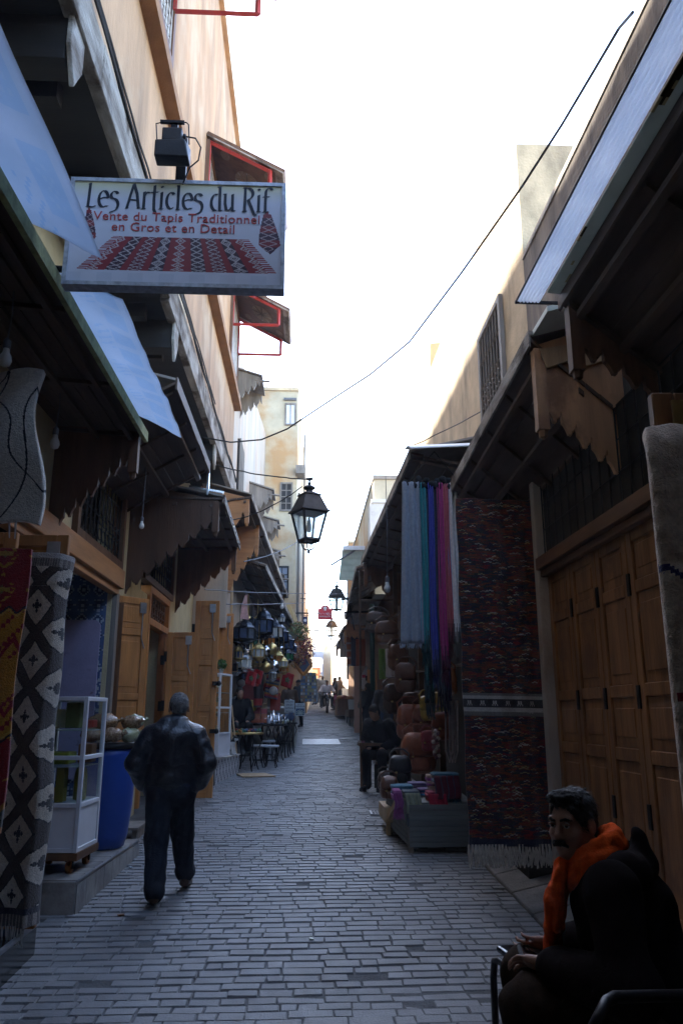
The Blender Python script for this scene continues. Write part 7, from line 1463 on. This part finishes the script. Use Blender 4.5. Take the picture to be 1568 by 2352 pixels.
    if cfg.get('jacket'):
        S = SDF(lo, hi, h); a = cfg.get('jw', 1.); hem = J['pelvis']+V(0, 0, cfg.get('hem', -.02))
        S.cap(hem, J['chest'], .165*a, .175*a, .06, sq=((0, 1, 0), 1.28)); S.cap(J['chest'], J['neck']-V(0, 0, .03), .15*a, .085, .06, sq=((0, 1, 0), 1.2))
        for q in 'LR':
            S.cap(J['chest']+V(0, 0, .05), J['sh'+q], .11, .085*a, .06); S.cap(J['sh'+q], J['el'+q], .083*a, .075*a, .03); S.cap(J['el'+q], J['wr'+q], .075*a, .056*a, .03)
        S.cap(J['neck']+V(-.0, 0, -.01), J['neck']+V(0, .005, cfg.get('collar', .045)), .078, .07, .02)
        if cfg.get('skirt'): S.cap(J['hipL'], J['hipR'], .14, .14, .05); [S.cap(J['hip'+q], J['kn'+q], .125, .11, .06) for q in 'LR']; [S.cap(J['kn'+q], J['an'+q], .11, .10, .06) for q in 'LR']; S.cap((J['knL']+J['knR'])/2, (J['anL']+J['anR'])/2, .1, .1, .06)
        if cfg.get('jx'): cfg['jx'](S, J)
        if cfg.get('belt'): S.cap(hem+V(-.1, 0, -.07), hem+V(.1, 0, -.07), .12, .12, .03, sq=((0, 1, 0), 1.1))
        S.cut(hem-V(0, 0, cfg.get('hemcut', .15)), (0, 0, -1)) if not cfg.get('skirt') else None
        out['jacket'] = S.mesh('jacket', cfg['jacket'], t, X, cfg.get('jwr', .008), cfg.get('jws', 10), (1, 1, 1), 5)
    return out
def walk_pose(hh=1.68, st=.25, fold=.0, arms='down'):
    k = hh/1.68
    J = dict(pelvis=V(0, 0, .93), chest=V(0, .02, 1.24), neck=V(0, .02, 1.43), head=V(0, .045, 1.565), shL=V(-.175, 0, 1.385), shR=V(.175, 0, 1.385), hipL=V(-.09, 0, .90), hipR=V(.09, 0, .90),
        knL=V(-.10, .02-st*.3, .49), anL=V(-.105, -st*.8, .10), toL=V(-.12, -st*.8+.14, .035), knR=V(.10, st*.7, .50), anR=V(.105, st*.9, .10), toR=V(.12, st*.9+.14, .035))
    if arms == 'down': J.update(elL=V(-.23, -.03, 1.11), wrL=V(-.23, .06, .87), elR=V(.23, -.03, 1.11), wrR=V(.23, .06, .87))
    if arms == 'pocket': J.update(elL=V(-.315, -.10, 1.13), wrL=V(-.20, .10, .98), elR=V(.315, -.10, 1.13), wrR=V(.20, .10, .98), hdL=V(.5, .6, -.5), hdR=V(-.5, .6, -.5), pnL=V(0, -1, 0), pnR=V(0, -1, 0))
    if arms == 'front': J.update(elL=V(-.25, .02, 1.12), wrL=V(-.12, .24, 1.08), elR=V(.25, .02, 1.12), wrR=V(.12, .24, 1.1), hdL=V(.4, .8, .2), hdR=V(-.4, .8, .2))
    return {a: b*k for a, b in J.items()}
def sit_pose(seat=.45, lean=.1, arms='lap'):
    z = seat+.09
    J = dict(pelvis=V(0, 0, z+.03), chest=V(0, .05+lean*.6, z+.36), neck=V(0, .08+lean*1.2, z+.55), head=V(0, .13+lean*1.5, z+.69), shL=V(-.185, .05+lean, z+.50), shR=V(.185, .05+lean, z+.50), hipL=V(-.10, .02, z), hipR=V(.10, .02, z),
        knL=V(-.14, .44, z+.03), knR=V(.14, .44, z+.03), anL=V(-.14, .42, .10), anR=V(.14, .42, .10), toL=V(-.15, .56, .035), toR=V(.15, .56, .035))
    if arms == 'lap': J.update(elL=V(-.27, .10+lean*.5, z+.22), wrL=V(-.13, .34, z+.14), elR=V(.27, .10+lean*.5, z+.22), wrR=V(.13, .34, z+.14), hdL=V(.25, .9, -.3), hdR=V(-.25, .9, -.3))
    return J
def strands(o, n, L, m, parent, d0, up=.35, r=.0011):
    me = o.data; vs = me.vertices; mb = MB(); N = len(vs)
    for _ in range(n):
        v = vs[random.randrange(N)]; nn = v.normal; d = Vector(d0)+Vector((rnd(-.5, .5), rnd(-.5, .5), rnd(-.4, .4))); d = (d-nn*d.dot(nn)); d = d.normalized() if d.length > 1e-4 else nn.orthogonal()
        p = v.co-nn*.002; a = p+d*L*.5*rnd(.6, 1.2)+nn*L*up*.6; b = p+d*L*rnd(.8, 1.3)+nn*L*up; s_ = d.cross(nn).normalized()*r
        mb.face([p-s_, p+s_, a+s_*.8, a-s_*.8]); mb.face([a-s_*.8, a+s_*.8, b])
    o2 = mb.build('hair_strands', m, None, recalc=False); o2.parent = parent; return o2
SK = skin_mat('skin_tan', (.30, .16, .10)); SKD = skin_mat('skin_shade', (.24, .125, .08))
HB = mat('hair_black', (.012, .011, .011), .7, .5, 90, .4, 160, stretch=(1, 1, .5)); HG = mat('hair_grey', (.16, .155, .15), .85, .5, 60, .5, 170, stretch=(1, 1, .6))
LJ = mat('leather_jacket', (.012, .015, .022), .31, .3, 14, .22, 60, spec=.55); NV_ = mat('trousers_navy', (.013, .017, .028), .85, .25, 9, .25, 90); SHB = mat('shoe_brown', (.075, .035, .022), .45, .3, 20, .1)
DK = mat('cloth_black', (.008, .009, .012), .9, .3, 10, .3, 80); JN = mat('jeans', (.03, .055, .11), .9, .25, 12, .3, 90); GRY = mat('cloth_grey', (.07, .075, .085), .9, .2, 12, .3, 80); BEI = mat('cloth_beige', (.42, .40, .36), .9, .15, 10, .3, 80); LGT = mat('jacket_pale', (.46, .48, .50), .85, .12, 8, .3, 70); BRN = mat('cloth_brown', (.10, .065, .045), .9, .2, 10, .3, 80); RED = mat('cloth_red', (.20, .02, .06), .9, .2, 10, .3)
# man walking away
J = walk_pose(1.66, .0, arms='pocket')
J.update(head=V(.03, .085, 1.565), hpitch=.12, neck=V(.01, .03, 1.42), shL=V(-.19, -.01, 1.345), shR=V(.19, -.01, 1.345), elL=V(-.285, -.07, 1.09), elR=V(.285, -.07, 1.09), wrL=V(-.225, .11, .93), wrR=V(.225, .11, .93),
    knL=V(-.09, -.03, .49), anL=V(-.075, -.16, .135), toL=V(-.095, .0, .045), knR=V(.10, .20, .50), anR=V(.125, .36, .19), toR=V(.145, .50, .07))
def wm_coat(S, J):
    for sx in (-1, 1):
        S.cap((sx*.095, .0, .97), (sx*.115, .0, 1.30), .125, .125, .06, sq=((0, 1, 0), 1.15)); S.cap((sx*.10, -.02, 1.35), (sx*.05, .0, 1.42), .09, .08, .05)
        S.cap((sx*.195, -.02, 1.325), (sx*.30, -.07, 1.11), .088, .082, .014); S.cap((sx*.30, -.07, 1.11), (sx*.235, .05, .95), .082, .072, .014)
    S.cap((-.10, 0, .90), (.10, 0, .90), .125, .125, .03, sq=((0, 1, 0), 1.1)); S.cap((0, -.04, 1.0), (0, -.045, 1.3), .11, .11, .06)
wm = person('person', 'grey haired man in a black leather jacket walking away down the street', (-1.13, 7.08, gz(7.05)-.005), rad(4), J, dict(skin=SK, hair=HG, hs=1.0, trousers=NV_, shoes=SHB, jacket=LJ, jw=.80, tw=1.16, hem=.0, hemcut=.10, jwr=.010, jws=8, twr=.012, facecut=((0, .115, -.03), (.10, .10, .1)), nape=-.012, hands=False, jx=wm_coat, collar=-.005, hairw=.007), h=.0075)
from mathutils.bvhtree import BVHTree
def seams(o, lines, name, m, parent, r=.0022):
    bv = BVHTree.FromPolygons([v.co for v in o.data.vertices], [tuple(p.vertices) for p in o.data.polygons]); mb = MB(); Xi = Matrix.Rotation(rad(4), 4, 'Z')
    for pts in lines:
        q = []
        for a, b in zip(pts[:-1], pts[1:]):
            for k in range(8):
                c = Vector(a).lerp(Vector(b), k/8); h = bv.find_nearest(Xi @ c)
                if h[0] is not None: q.append(h[0]+h[1]*.001)
        mb.tube(q, r, 5)
    o2 = mb.build(name, m, None, smooth=True); o2.parent = parent
seams(wm['jacket'], [[(-.22, -.2, 1.12), (-.1, -.22, 1.085), (0, -.22, 1.08), (.1, -.22, 1.085), (.22, -.2, 1.12)], [(-.02, -.22, 1.44), (-.015, -.24, 1.25), (-.015, -.22, 1.09)], [(.14, -.1, 1.46), (.215, -.16, 1.34), (.235, -.18, 1.2), (.24, -.16, 1.05)], [(-.14, -.1, 1.46), (-.215, -.16, 1.34), (-.235, -.18, 1.2), (-.24, -.16, 1.05)], [(-.22, -.15, .93), (0, -.2, .92), (.22, -.15, .93)]], 'seam', LJ, wm['t'])
strands(wm['hair'], 2600, .016, mat('strand_grey', (.26, .25, .24), .7, .4, 40, 0), wm['t'], (0, .1, -1), .3, .0014)
# man seated at the leather stall, bent forward, looking down
J = sit_pose(.45, .20); J.update(hpitch=-.55, hyaw=-.45)
person('person', 'man in a dark coat sitting bent forward at the leather stall, looking down', (1.36, 13.7, gz(13.7)), rad(150), J, dict(skin=SKD, hair=HB, trousers=DK, shoes=DK, jacket=DK, jw=1.1), h=.016)
ch = thing('stool', (1.36, 13.7, gz(13.7)), 'dark stool under the man bent forward at the leather stall', 'stool'); mb = MB(); z = gz(13.7); mb.b2((1.17, 13.5, z+.40), (1.55, 13.9, z+.44)); part(mb, 'seat', M['wood_dark'], ch)
for (x, y) in ((1.2, 13.53), (1.52, 13.53), (1.2, 13.87), (1.52, 13.87)):
    mb = MB(); mb.tube([(x, y, z+.4), (x, y, z-.01)], .018, 6); part(mb, 'leg', M['iron'], ch)
# motorbike rider seen from the front
yb = 41; xb = 1.12; zb = gz(yb)
mo = thing('motorbike', (xb, yb, zb), 'small motorbike ridden towards the viewer in the middle of the far street', 'motorbike')
for yy in (yb-.55, yb+.55):
    mb = MB(); mb.lathe([(.20, -.05), (.27, -.045), (.29, 0), (.27, .045), (.20, .05)], (xb, yy, zb+.29), 18, rot=Matrix.Rotation(math.pi/2, 3, 'Y')); part(mb, 'wheel', M['black_plastic'], mo)
mb = MB(); mb.hexa([(xb-.1, yb-.3, zb+.35), (xb+.1, yb-.3, zb+.35), (xb+.1, yb+.7, zb+.4), (xb-.1, yb+.7, zb+.4), (xb-.13, yb-.3, zb+.75), (xb+.13, yb-.3, zb+.75), (xb+.13, yb+.7, zb+.72), (xb-.13, yb+.7, zb+.72)]); mb.tube([(xb, yb-.55, zb+.3), (xb, yb-.38, zb+.98)], .05, 6); part(mb, 'frame', M['iron'], mo)
mb = MB(); mb.tube([(xb-.34, yb-.25, zb+1.02), (xb-.1, yb-.38, zb+1.0), (xb+.1, yb-.38, zb+1.0), (xb+.34, yb-.25, zb+1.02)], .025, 6); part(mb, 'handlebar', M['iron'], mo)
mb = MB(); mb.lathe([(.01, -.08), (.09, -.06), (.1, 0), (.01, .005)], (xb, yb-.44, zb+.88), 12, rot=Matrix.Rotation(math.pi/2, 3, 'X')); part(mb, 'headlight', M['silver'], mo, smooth=True)
J = sit_pose(.72, .05); z = .81; J.update(knL=V(-.24, .36, z-.05), knR=V(.24, .36, z-.05), anL=V(-.26, .2, .35), anR=V(.26, .2, .35), toL=V(-.28, .34, .28), toR=V(.28, .34, .28), elL=V(-.36, .14, z+.25), elR=V(.36, .14, z+.25), wrL=V(-.32, .30, z+.24), wrR=V(.32, .30, z+.24))
person('person', 'man in a pale jacket riding the small motorbike towards the viewer', (xb, yb+.15, zb), math.pi, J, dict(skin=SKD, hair=HB, trousers=DK, shoes=DK, jacket=LGT, jw=1.2), h=.028)
mb = MB(); mb.ball((xb+.42, yb-.1, zb+.62), (.14, .1, .3), 8, 6); tag(mb.build('shopping_bag', RED, loc=(xb+.42, yb, zb+.6), smooth=True), 'dark pink bag hanging from the handlebar of the motorbike', 'bag')
# bystanders
def at2(px, pyf): g = G(px, pyf); return g
for (px, Y, rz, arms, cfg, lab) in ((724, 48, .4, 'down', dict(hair=HB, trousers=JN, shoes=DK, jacket=DK), 'far bystander in a dark jacket and jeans, leftmost in the street'), (735, 50, -.3, 'front', dict(cap=BEI, trousers=DK, shoes=DK, jacket=BEI), 'far bystander in a beige jacket and pale cap beside the motorbike rider'), (741, 46, .1, 'down', dict(hair=HB, trousers=DK, shoes=DK, jacket=GRY), 'far walker in dark clothes just behind the motorbike rider'), (770, 43, 1.2, 'front', dict(hair=HB, trousers=DK, shoes=DK, jacket=DK), 'dark clothed man standing by the far right stall'), (779, 45, -1.0, 'front', dict(hair=HB, trousers=DK, shoes=DK, jacket=BRN), 'man in a brown top leaning at the far right stall')):
    x = atY(px, 1580, Y).x; cfg['skin'] = SKD; person('person', lab, (x, Y, gz(Y)), rz, walk_pose(1.72, .08, arms=arms), cfg, h=.03, grp='people far down the street')
p = atY(884, 1575, 19.5); person('person', 'man in a grey jacket and jeans standing with his back turned beside the leather stall', (p.x, 19.5, gz(19.5)), .2, walk_pose(1.74, .05, arms='front'), dict(skin=SKD, hair=HG, trousers=JN, shoes=DK, jacket=GRY, hem=-.06), h=.02)
p = atY(848, 1560, 21); person('person', 'person in black standing by the green post', (p.x, 21.3, gz(21.3)), .6, walk_pose(1.66, .05, arms='front'), dict(skin=SKD, hair=HB, trousers=DK, shoes=DK, jacket=DK, hem=-.12), h=.024)
p = atY(672, 1590, 26.5); person('person', 'man in a brown coat bending over the spice table with his back turned', (p.x-.1, 26.6, gz(26.6)-.0), .3, walk_pose(1.6, .1, arms='front'), dict(skin=SKD, hair=HB, trousers=DK, shoes=DK, jacket=BRN, jw=1.15), h=.024)
p = atY(687, 1565, 30); person('person', 'man in a grey blue jacket and dark hat by the postcard rack', (p.x, 30, gz(30)), 2.4, walk_pose(1.7, .05), dict(skin=SKD, cap=DK, trousers=DK, shoes=DK, jacket=GRY), h=.026)
p = atY(548, 1580, 16.6); J = sit_pose(.45, .05); person('person', 'shopkeeper in dark clothes sitting in the shade under the lanterns', (p.x-.05, 17.0, gz(17)+.25), rad(200), J, dict(skin=SKD, hair=HB, trousers=DK, shoes=DK, jacket=DK), h=.022)
# cat
c = atY(527, 1726, 15.55); zc_ = .848; ct_ = thing('cat', (c.x, 15.6, zc_), 'black and white cat sitting on the zigzag tiled step', 'cat')
S = SDF((-.25, -.3, -.02), (.25, .3, .42), .009)
S.cap((0, -.10, .085), (0, .04, .20), .085, .06, .04); S.cap((0, .04, .20), (0, .09, .27), .05, .042, .03); S.ell((0, .12, .30), (.05, .052, .045), None, .02); S.cap((0, .15, .29), (0, .175, .283), .024, .016, .015)
for sx in (-1, 1):
    S.cap((sx*.03, .125, .33), (sx*.036, .115, .365), .018, .004, .008); S.cap((sx*.035, .06, .17), (sx*.035, .10, .02), .026, .018, .02); S.cap((sx*.035, .10, .018), (sx*.035, .13, .014), .018, .016, .01); S.ell((sx*.06, -.07, .07), (.045, .075, .06), None, .02); S.cap((sx*.07, -.02, .02), (sx*.07, .04, .016), .02, .017, .01)
S.cap((0, -.17, .04), (.10, -.20, .025), .02, .018, .02); S.cap((.10, -.20, .025), (.16, -.08, .02), .018, .012, .01)
S.mesh('body', M['cloth'], ct_, Matrix.Rotation(rad(-120), 4, 'Z'), .004, 40, colf=lambda p: (.55, .54, .52) if (p.z < .06 or (p.y > .03 and p.z < .24) or (p.y > .13 and p.z < .3) or noise.noise(p*9) > .22) else (.015, .014, .015))

# seated man with the orange scarf, lower right
DJ = mat('djellaba', (.0075, .0045, .0045), .97, .3, 26, .10, 160, spec=.08); DJL = mat('djellaba_lap', (.028, .017, .011), .97, .25, 26, .10, 160, spec=.08); ORS = mat('orange_wool', (.60, .075, .010), .95, .25, 30, .15, 160, spec=.1)
ox, oy, rzz = 1.03, 2.70, rad(67.5)
J = dict(pelvis=V(0, -.02, .66), chest=V(0, .03, .95), neck=V(0, .08, 1.10), head=V(0, .155, 1.235), shL=V(-.185, .03, 1.055), shR=V(.185, .05, 1.06), elL=V(-.30, .0, .80), elR=V(.27, .10, .82), wrL=V(-.12, .235, .80), wrR=V(.16, .24, .79), hipL=V(-.11, .0, .63), hipR=V(.11, .0, .63), knL=V(-.13, .32, .67), knR=V(.13, .36, .69), anL=V(-.13, .32, .03), anR=V(.13, .34, .03), toL=V(-.14, .46, -.055), toR=V(.14, .48, -.055),
    hdL=V(.30, .93, -.02), pnL=V(.55, -.1, .8), hdR=V(-.25, .95, .0), pnR=V(-.9, 0, -.35), curl=(.45, .6, .5), thumb=(.35, .35), hyaw=rad(60), hpitch=-.10, hroll=.03)
sm = person('person', 'moustached man in a dark hooded coat and orange scarf sitting with a phone', (ox, oy, .095), rzz, J, dict(skin=skin_mat('skin_face', (.32, .17, .115)), hair=HB, hs=.90, trousers=DJL, shoes=SHB, jacket=DJ, jw=.98, tw=1.12, twr=.012, jwr=.010, jws=7, hem=-.05, hemcut=.1, collar=.02, hairw=.006, facecut=((0, .100, -.022), (.084, .084, .108)), nape=-.07,
    jx=lambda S, J: (S.cap((0, -.04, .66), (0, -.03, .96), .15, .14, .06), S.cap((-.30, -.02, .80), (-.15, .20, .79), .085, .062, .03), S.cap((.27, .06, .80), (.17, .20, .78), .085, .06, .03))), h=.006)
T, X, t = sm['T'], sm['X'], sm['t']
eyes(T, .9, t, X); lids(T, .9, SKD, t, X)
S = SDF(J['head']-V(.2, .2, .2), J['head']+V(.2, .2, .2), .004)
S.cap(T(0, .113, -.048), T(-.033, .094, -.064), .0085, .0045, .006); S.cap(T(0, .113, -.048), T(.033, .094, -.064), .0085, .0045, .006); S.cap(T(-.02, .106, -.050), T(.02, .104, -.052), .0085, .0085, .006)
S.mesh('moustache', HB, t, X, .003, 120)
S = SDF(J['head']-V(.2, .2, .2), J['head']+V(.2, .2, .2), .0035)
for sx in (-1, 1): S.cap(T(sx*.014, .094, .030), T(sx*.034, .090, .035), .0038, .0046, .004); S.cap(T(sx*.034, .090, .035), T(sx*.054, .073, .028), .0046, .003, .004)
S.mesh('eyebrows', HB, t, X, .002, 140)
# front tuft and sideburn
S = SDF(J['head']-V(.2, .2, .2), J['head']+V(.2, .2, .22), .005)
for k in range(9): a = (k-4)/4; S.cap(T(a*.06, .04-.02*a*a, .112-.01*a*a), T(a*.064+.006*(k % 2), .066-.03*a*a, .102-.014*a*a+.006*(k % 3)), .018, .011, .012)
S.mesh('forelock', HB, t, X, .006, 60)
strands(sm['hair'], 3200, .024, mat('strand_black', (.016, .014, .013), .45, .3, 40, 0, spec=.5), t, X @ V(0, -.8, -.7), .28, .0012)
# scarf: two loose turns and a hanging fringed end
S = SDF((-.28, -.15, .72), (.28, .42, 1.32), .006)
def ringp(a, r, dz): return V(r*math.sin(a), .085+r*.95*math.cos(a), 1.135+dz-.045*math.cos(a))
for r, dz, w_ in ((.068, .018, .027), (.078, -.012, .032), (.086, -.042, .028)):
    for k in range(18):
        a0, a1 = 2*math.pi*k/18, 2*math.pi*(k+1)/18; S.cap(ringp(a0, r, dz+.008*math.sin(a0*3)), ringp(a1, r, dz+.008*math.sin(a1*3)), w_*(1+.12*math.sin(a0*2+r*40)), w_*(1+.12*math.sin(a1*2+r*40)), .010)
fd = V(.25, .97, 0)
S.cap((-.03, .19, 1.08), (-.05, .225, .98), .05, .052, .02, sq=(fd, 2.0)); S.cap((-.05, .225, .98), (-.045, .245, .84), .052, .046, .02, sq=(fd, 2.4)); S.cap((-.07, .20, 1.07), (-.09, .215, .93), .035, .03, .012, sq=(fd, 2.)) 
S.mesh('scarf', ORS, t, X, .013, 20, (1, 1, .45), 4)
mb = MB()
for k in range(26):
    x = -.105+.12*k/25; mb.tube([(x, .247+rnd(-.008, .008), .85), (x+rnd(-.006, .006), .252+rnd(-.01, .01), .80), (x+rnd(-.012, .012), .255+rnd(-.012, .012), .755)], [.0045, .004, .003], 5)
o = mb.build('scarf_fringe', ORS, None); o.data.transform(X); o.parent = t
# hood lying on the back
S = SDF((-.3, -.4, .85), (.3, .3, 1.4), .007)
S.ell((0, -.015, 1.09), (.14, .09, .08), None, .04); S.cap((0, -.045, 1.13), (0, -.055, 1.20), .075, .035, .04); S.cap((-.12, -.02, 1.10), (-.15, .06, 1.06), .07, .05, .04); S.cap((.12, -.02, 1.10), (.15, .06, 1.06), .07, .05, .04); S.ell((0, .005, 1.21), (.085, .05, .085), None, .02, 'd'); S.cap((0, .08, 1.02), (0, .10, 1.3), .085, .09, .02, 'd')
S.mesh('hood', DJ, t, X, .008, 10, seed=7)
for sx, wv, ev in ((-1, J['wrL'], J['elL']), (1, J['wrR'], J['elR'])):
    S = SDF(wv-V(.2, .2, .2), wv+V(.2, .2, .2), .005); d = (wv-ev).normalized(); S.cap(wv-d*.03, wv+d*.012, .049, .047, .01); S.cut(wv+d*.03, d); S.mesh('cuff', LJ, t, X, .004, 30)
hl = J['wrL']+V(.30, .93, -.02).normalized()*.10
t.scale = (.93,)*3
ph = thing('phone', V(ox, oy, .095), 'dark mobile phone held in both hands by the man with the orange scarf', 'phone')
mb = MB(); mb.box((-.005, .335, .79), (.145, .012, .072), rad(12), 0, None, rad(-62)); o = mb.build('case', M['black_plastic'], None, bevel=.004); o.data.transform(X); o.parent = ph
mb = MB(); mb.box((-.003, .3285, .797), (.135, .002, .064), rad(12), 0, None, rad(-62)); o = mb.build('screen', mat('phone_screen', (.01, .012, .016), .08, .1, 5, 0, spec=.7), None); o.data.transform(X); o.parent = ph
ph.scale = (.93,)*3
# chairs
ca = thing('armchair', (1.1, 2.6, 0), 'black tubular armchair under the man with the orange scarf', 'chair')
def ltube(pts): return [Vector((ox, oy, 0))+X @ Vector(p) for p in pts]
mb = MB(); mb.hexa([Vector((ox, oy, 0))+X @ Vector(p) for p in ((-.24, -.2, .47), (.24, -.2, .47), (.24, .28, .49), (-.24, .28, .49), (-.24, -.2, .52), (.24, -.2, .52), (.24, .28, .54), (-.24, .28, .54))]); part(mb, 'seat', M['black_plastic'], ca, bevel=.01)
mb = MB(); mb.hexa([Vector((ox, oy, 0))+X @ Vector(p) for p in ((-.24, -.27, .6), (.24, -.27, .6), (.24, -.24, .6), (-.24, -.24, .6), (-.24, -.33, .92), (.24, -.33, .92), (.24, -.30, .92), (-.24, -.30, .92))]); part(mb, 'backrest', M['black_plastic'], ca, bevel=.01)
for sx in (-1, 1):
    mb = MB(); mb.tube(ltube([(sx*.27, .26, -.01), (sx*.27, .26, .45)]), .013, 6); part(mb, 'leg', M['iron'], ca); mb = MB(); mb.tube(ltube([(sx*.27, -.3, -.01), (sx*.27, -.26, .5), (sx*.25, -.30, .9)]), .013, 6); part(mb, 'leg', M['iron'], ca)
cn = thing('armchair', atY(1400, 2300, 2.25), 'second black tubular armchair, only its arm and leg showing at the bottom right edge', 'chair')
a, b, c, d = atY(1362, 2356, 2.16), atY(1392, 2300, 2.2), atY(1410, 2290, 2.22), atY(1600, 2285, 2.34)
mb = MB(); mb.tube([V(a.x-.01, a.y, 0), V(a.x-.0, a.y, a.z-.25), a, b, c, d, V(d.x+.05, d.y+.02, d.z-.05), V(d.x+.06, d.y+.02, 0)], .015, 8); part(mb, 'frame', M['black_plastic'], cn, smooth=True)
mb = MB(); mb.b2((a.x+.02, 1.7, .42), (a.x+.46, 2.18, .47)); part(mb, 'seat', M['black_plastic'], cn, bevel=.012); mb = MB(); mb.hexa([(a.x+.44, 1.72, .55), (a.x+.48, 1.72, .55), (a.x+.48, 2.16, .55), (a.x+.44, 2.16, .55), (a.x+.50, 1.72, .86), (a.x+.54, 1.72, .86), (a.x+.54, 2.16, .86), (a.x+.50, 2.16, .86)]); part(mb, 'backrest', M['black_plastic'], cn, bevel=.01)
ce = thing('chair', (.95, 3.7, 0), 'empty glossy black chair with bent tube legs by the knees of the scarfed man', 'chair')
def atZ(px, py, z): d = ray(px, py); return V(0, 0, EYE)+d*((z-EYE)/d.z)
zs = .60; A, B, C = atZ(1137, 2170, zs), atZ(1199, 2213, zs), atZ(1250, 2166, zs); D_ = C+(B-A)
mb = MB(); mb.prism([A, B, D_, C], (0, 0, -.03)); part(mb, 'seat', mat('glossy_black', (.012, .016, .022), .16, .2, 8, .04, spec=.7), ce, bevel=.012)
for P_, q in ((A, B-A), (C, B-A)):
    mb = MB(); n_ = q.normalized(); out_ = (A-C).normalized()*.015 if P_ is A else V(0, 0, 0); mb.tube([P_+out_+V(0, 0, -zs-.01), P_+out_+V(0, 0, -.13), P_+out_+n_*.02+V(0, 0, -.06), P_+out_+n_*.07+V(0, 0, -.045), P_+out_+q*.85+V(0, 0, -.045), P_+out_+q*.95+V(0, 0, -.1), P_+out_+q*.97+V(0, 0, -zs-.01)], .016, 8); part(mb, 'leg', M['black_plastic'], ce, smooth=True)
# ================================================================== HAZE
mb = MB(); mb.b2((-905, -60, -1.6), (905, 905, 19.3)); hz = mb.build('haze', [], loc=(0, 40, 0)); hm = bpy.data.materials.new('haze'); hm.use_nodes = True
hn = hm.node_tree.nodes; hn.remove(hn['Principled BSDF']); pv = hn.new('ShaderNodeVolumePrincipled'); pv.inputs['Color'].default_value = (.86, .92, 1, 1); pv.inputs['Density'].default_value = .0018; pv.inputs['Anisotropy'].default_value = .2
hm.node_tree.links.new(pv.outputs[0], hn['Material Output'].inputs['Volume']); hz.data.materials.append(hm); tag(hz, kind='stuff', label='thin pale haze in the air of the street')
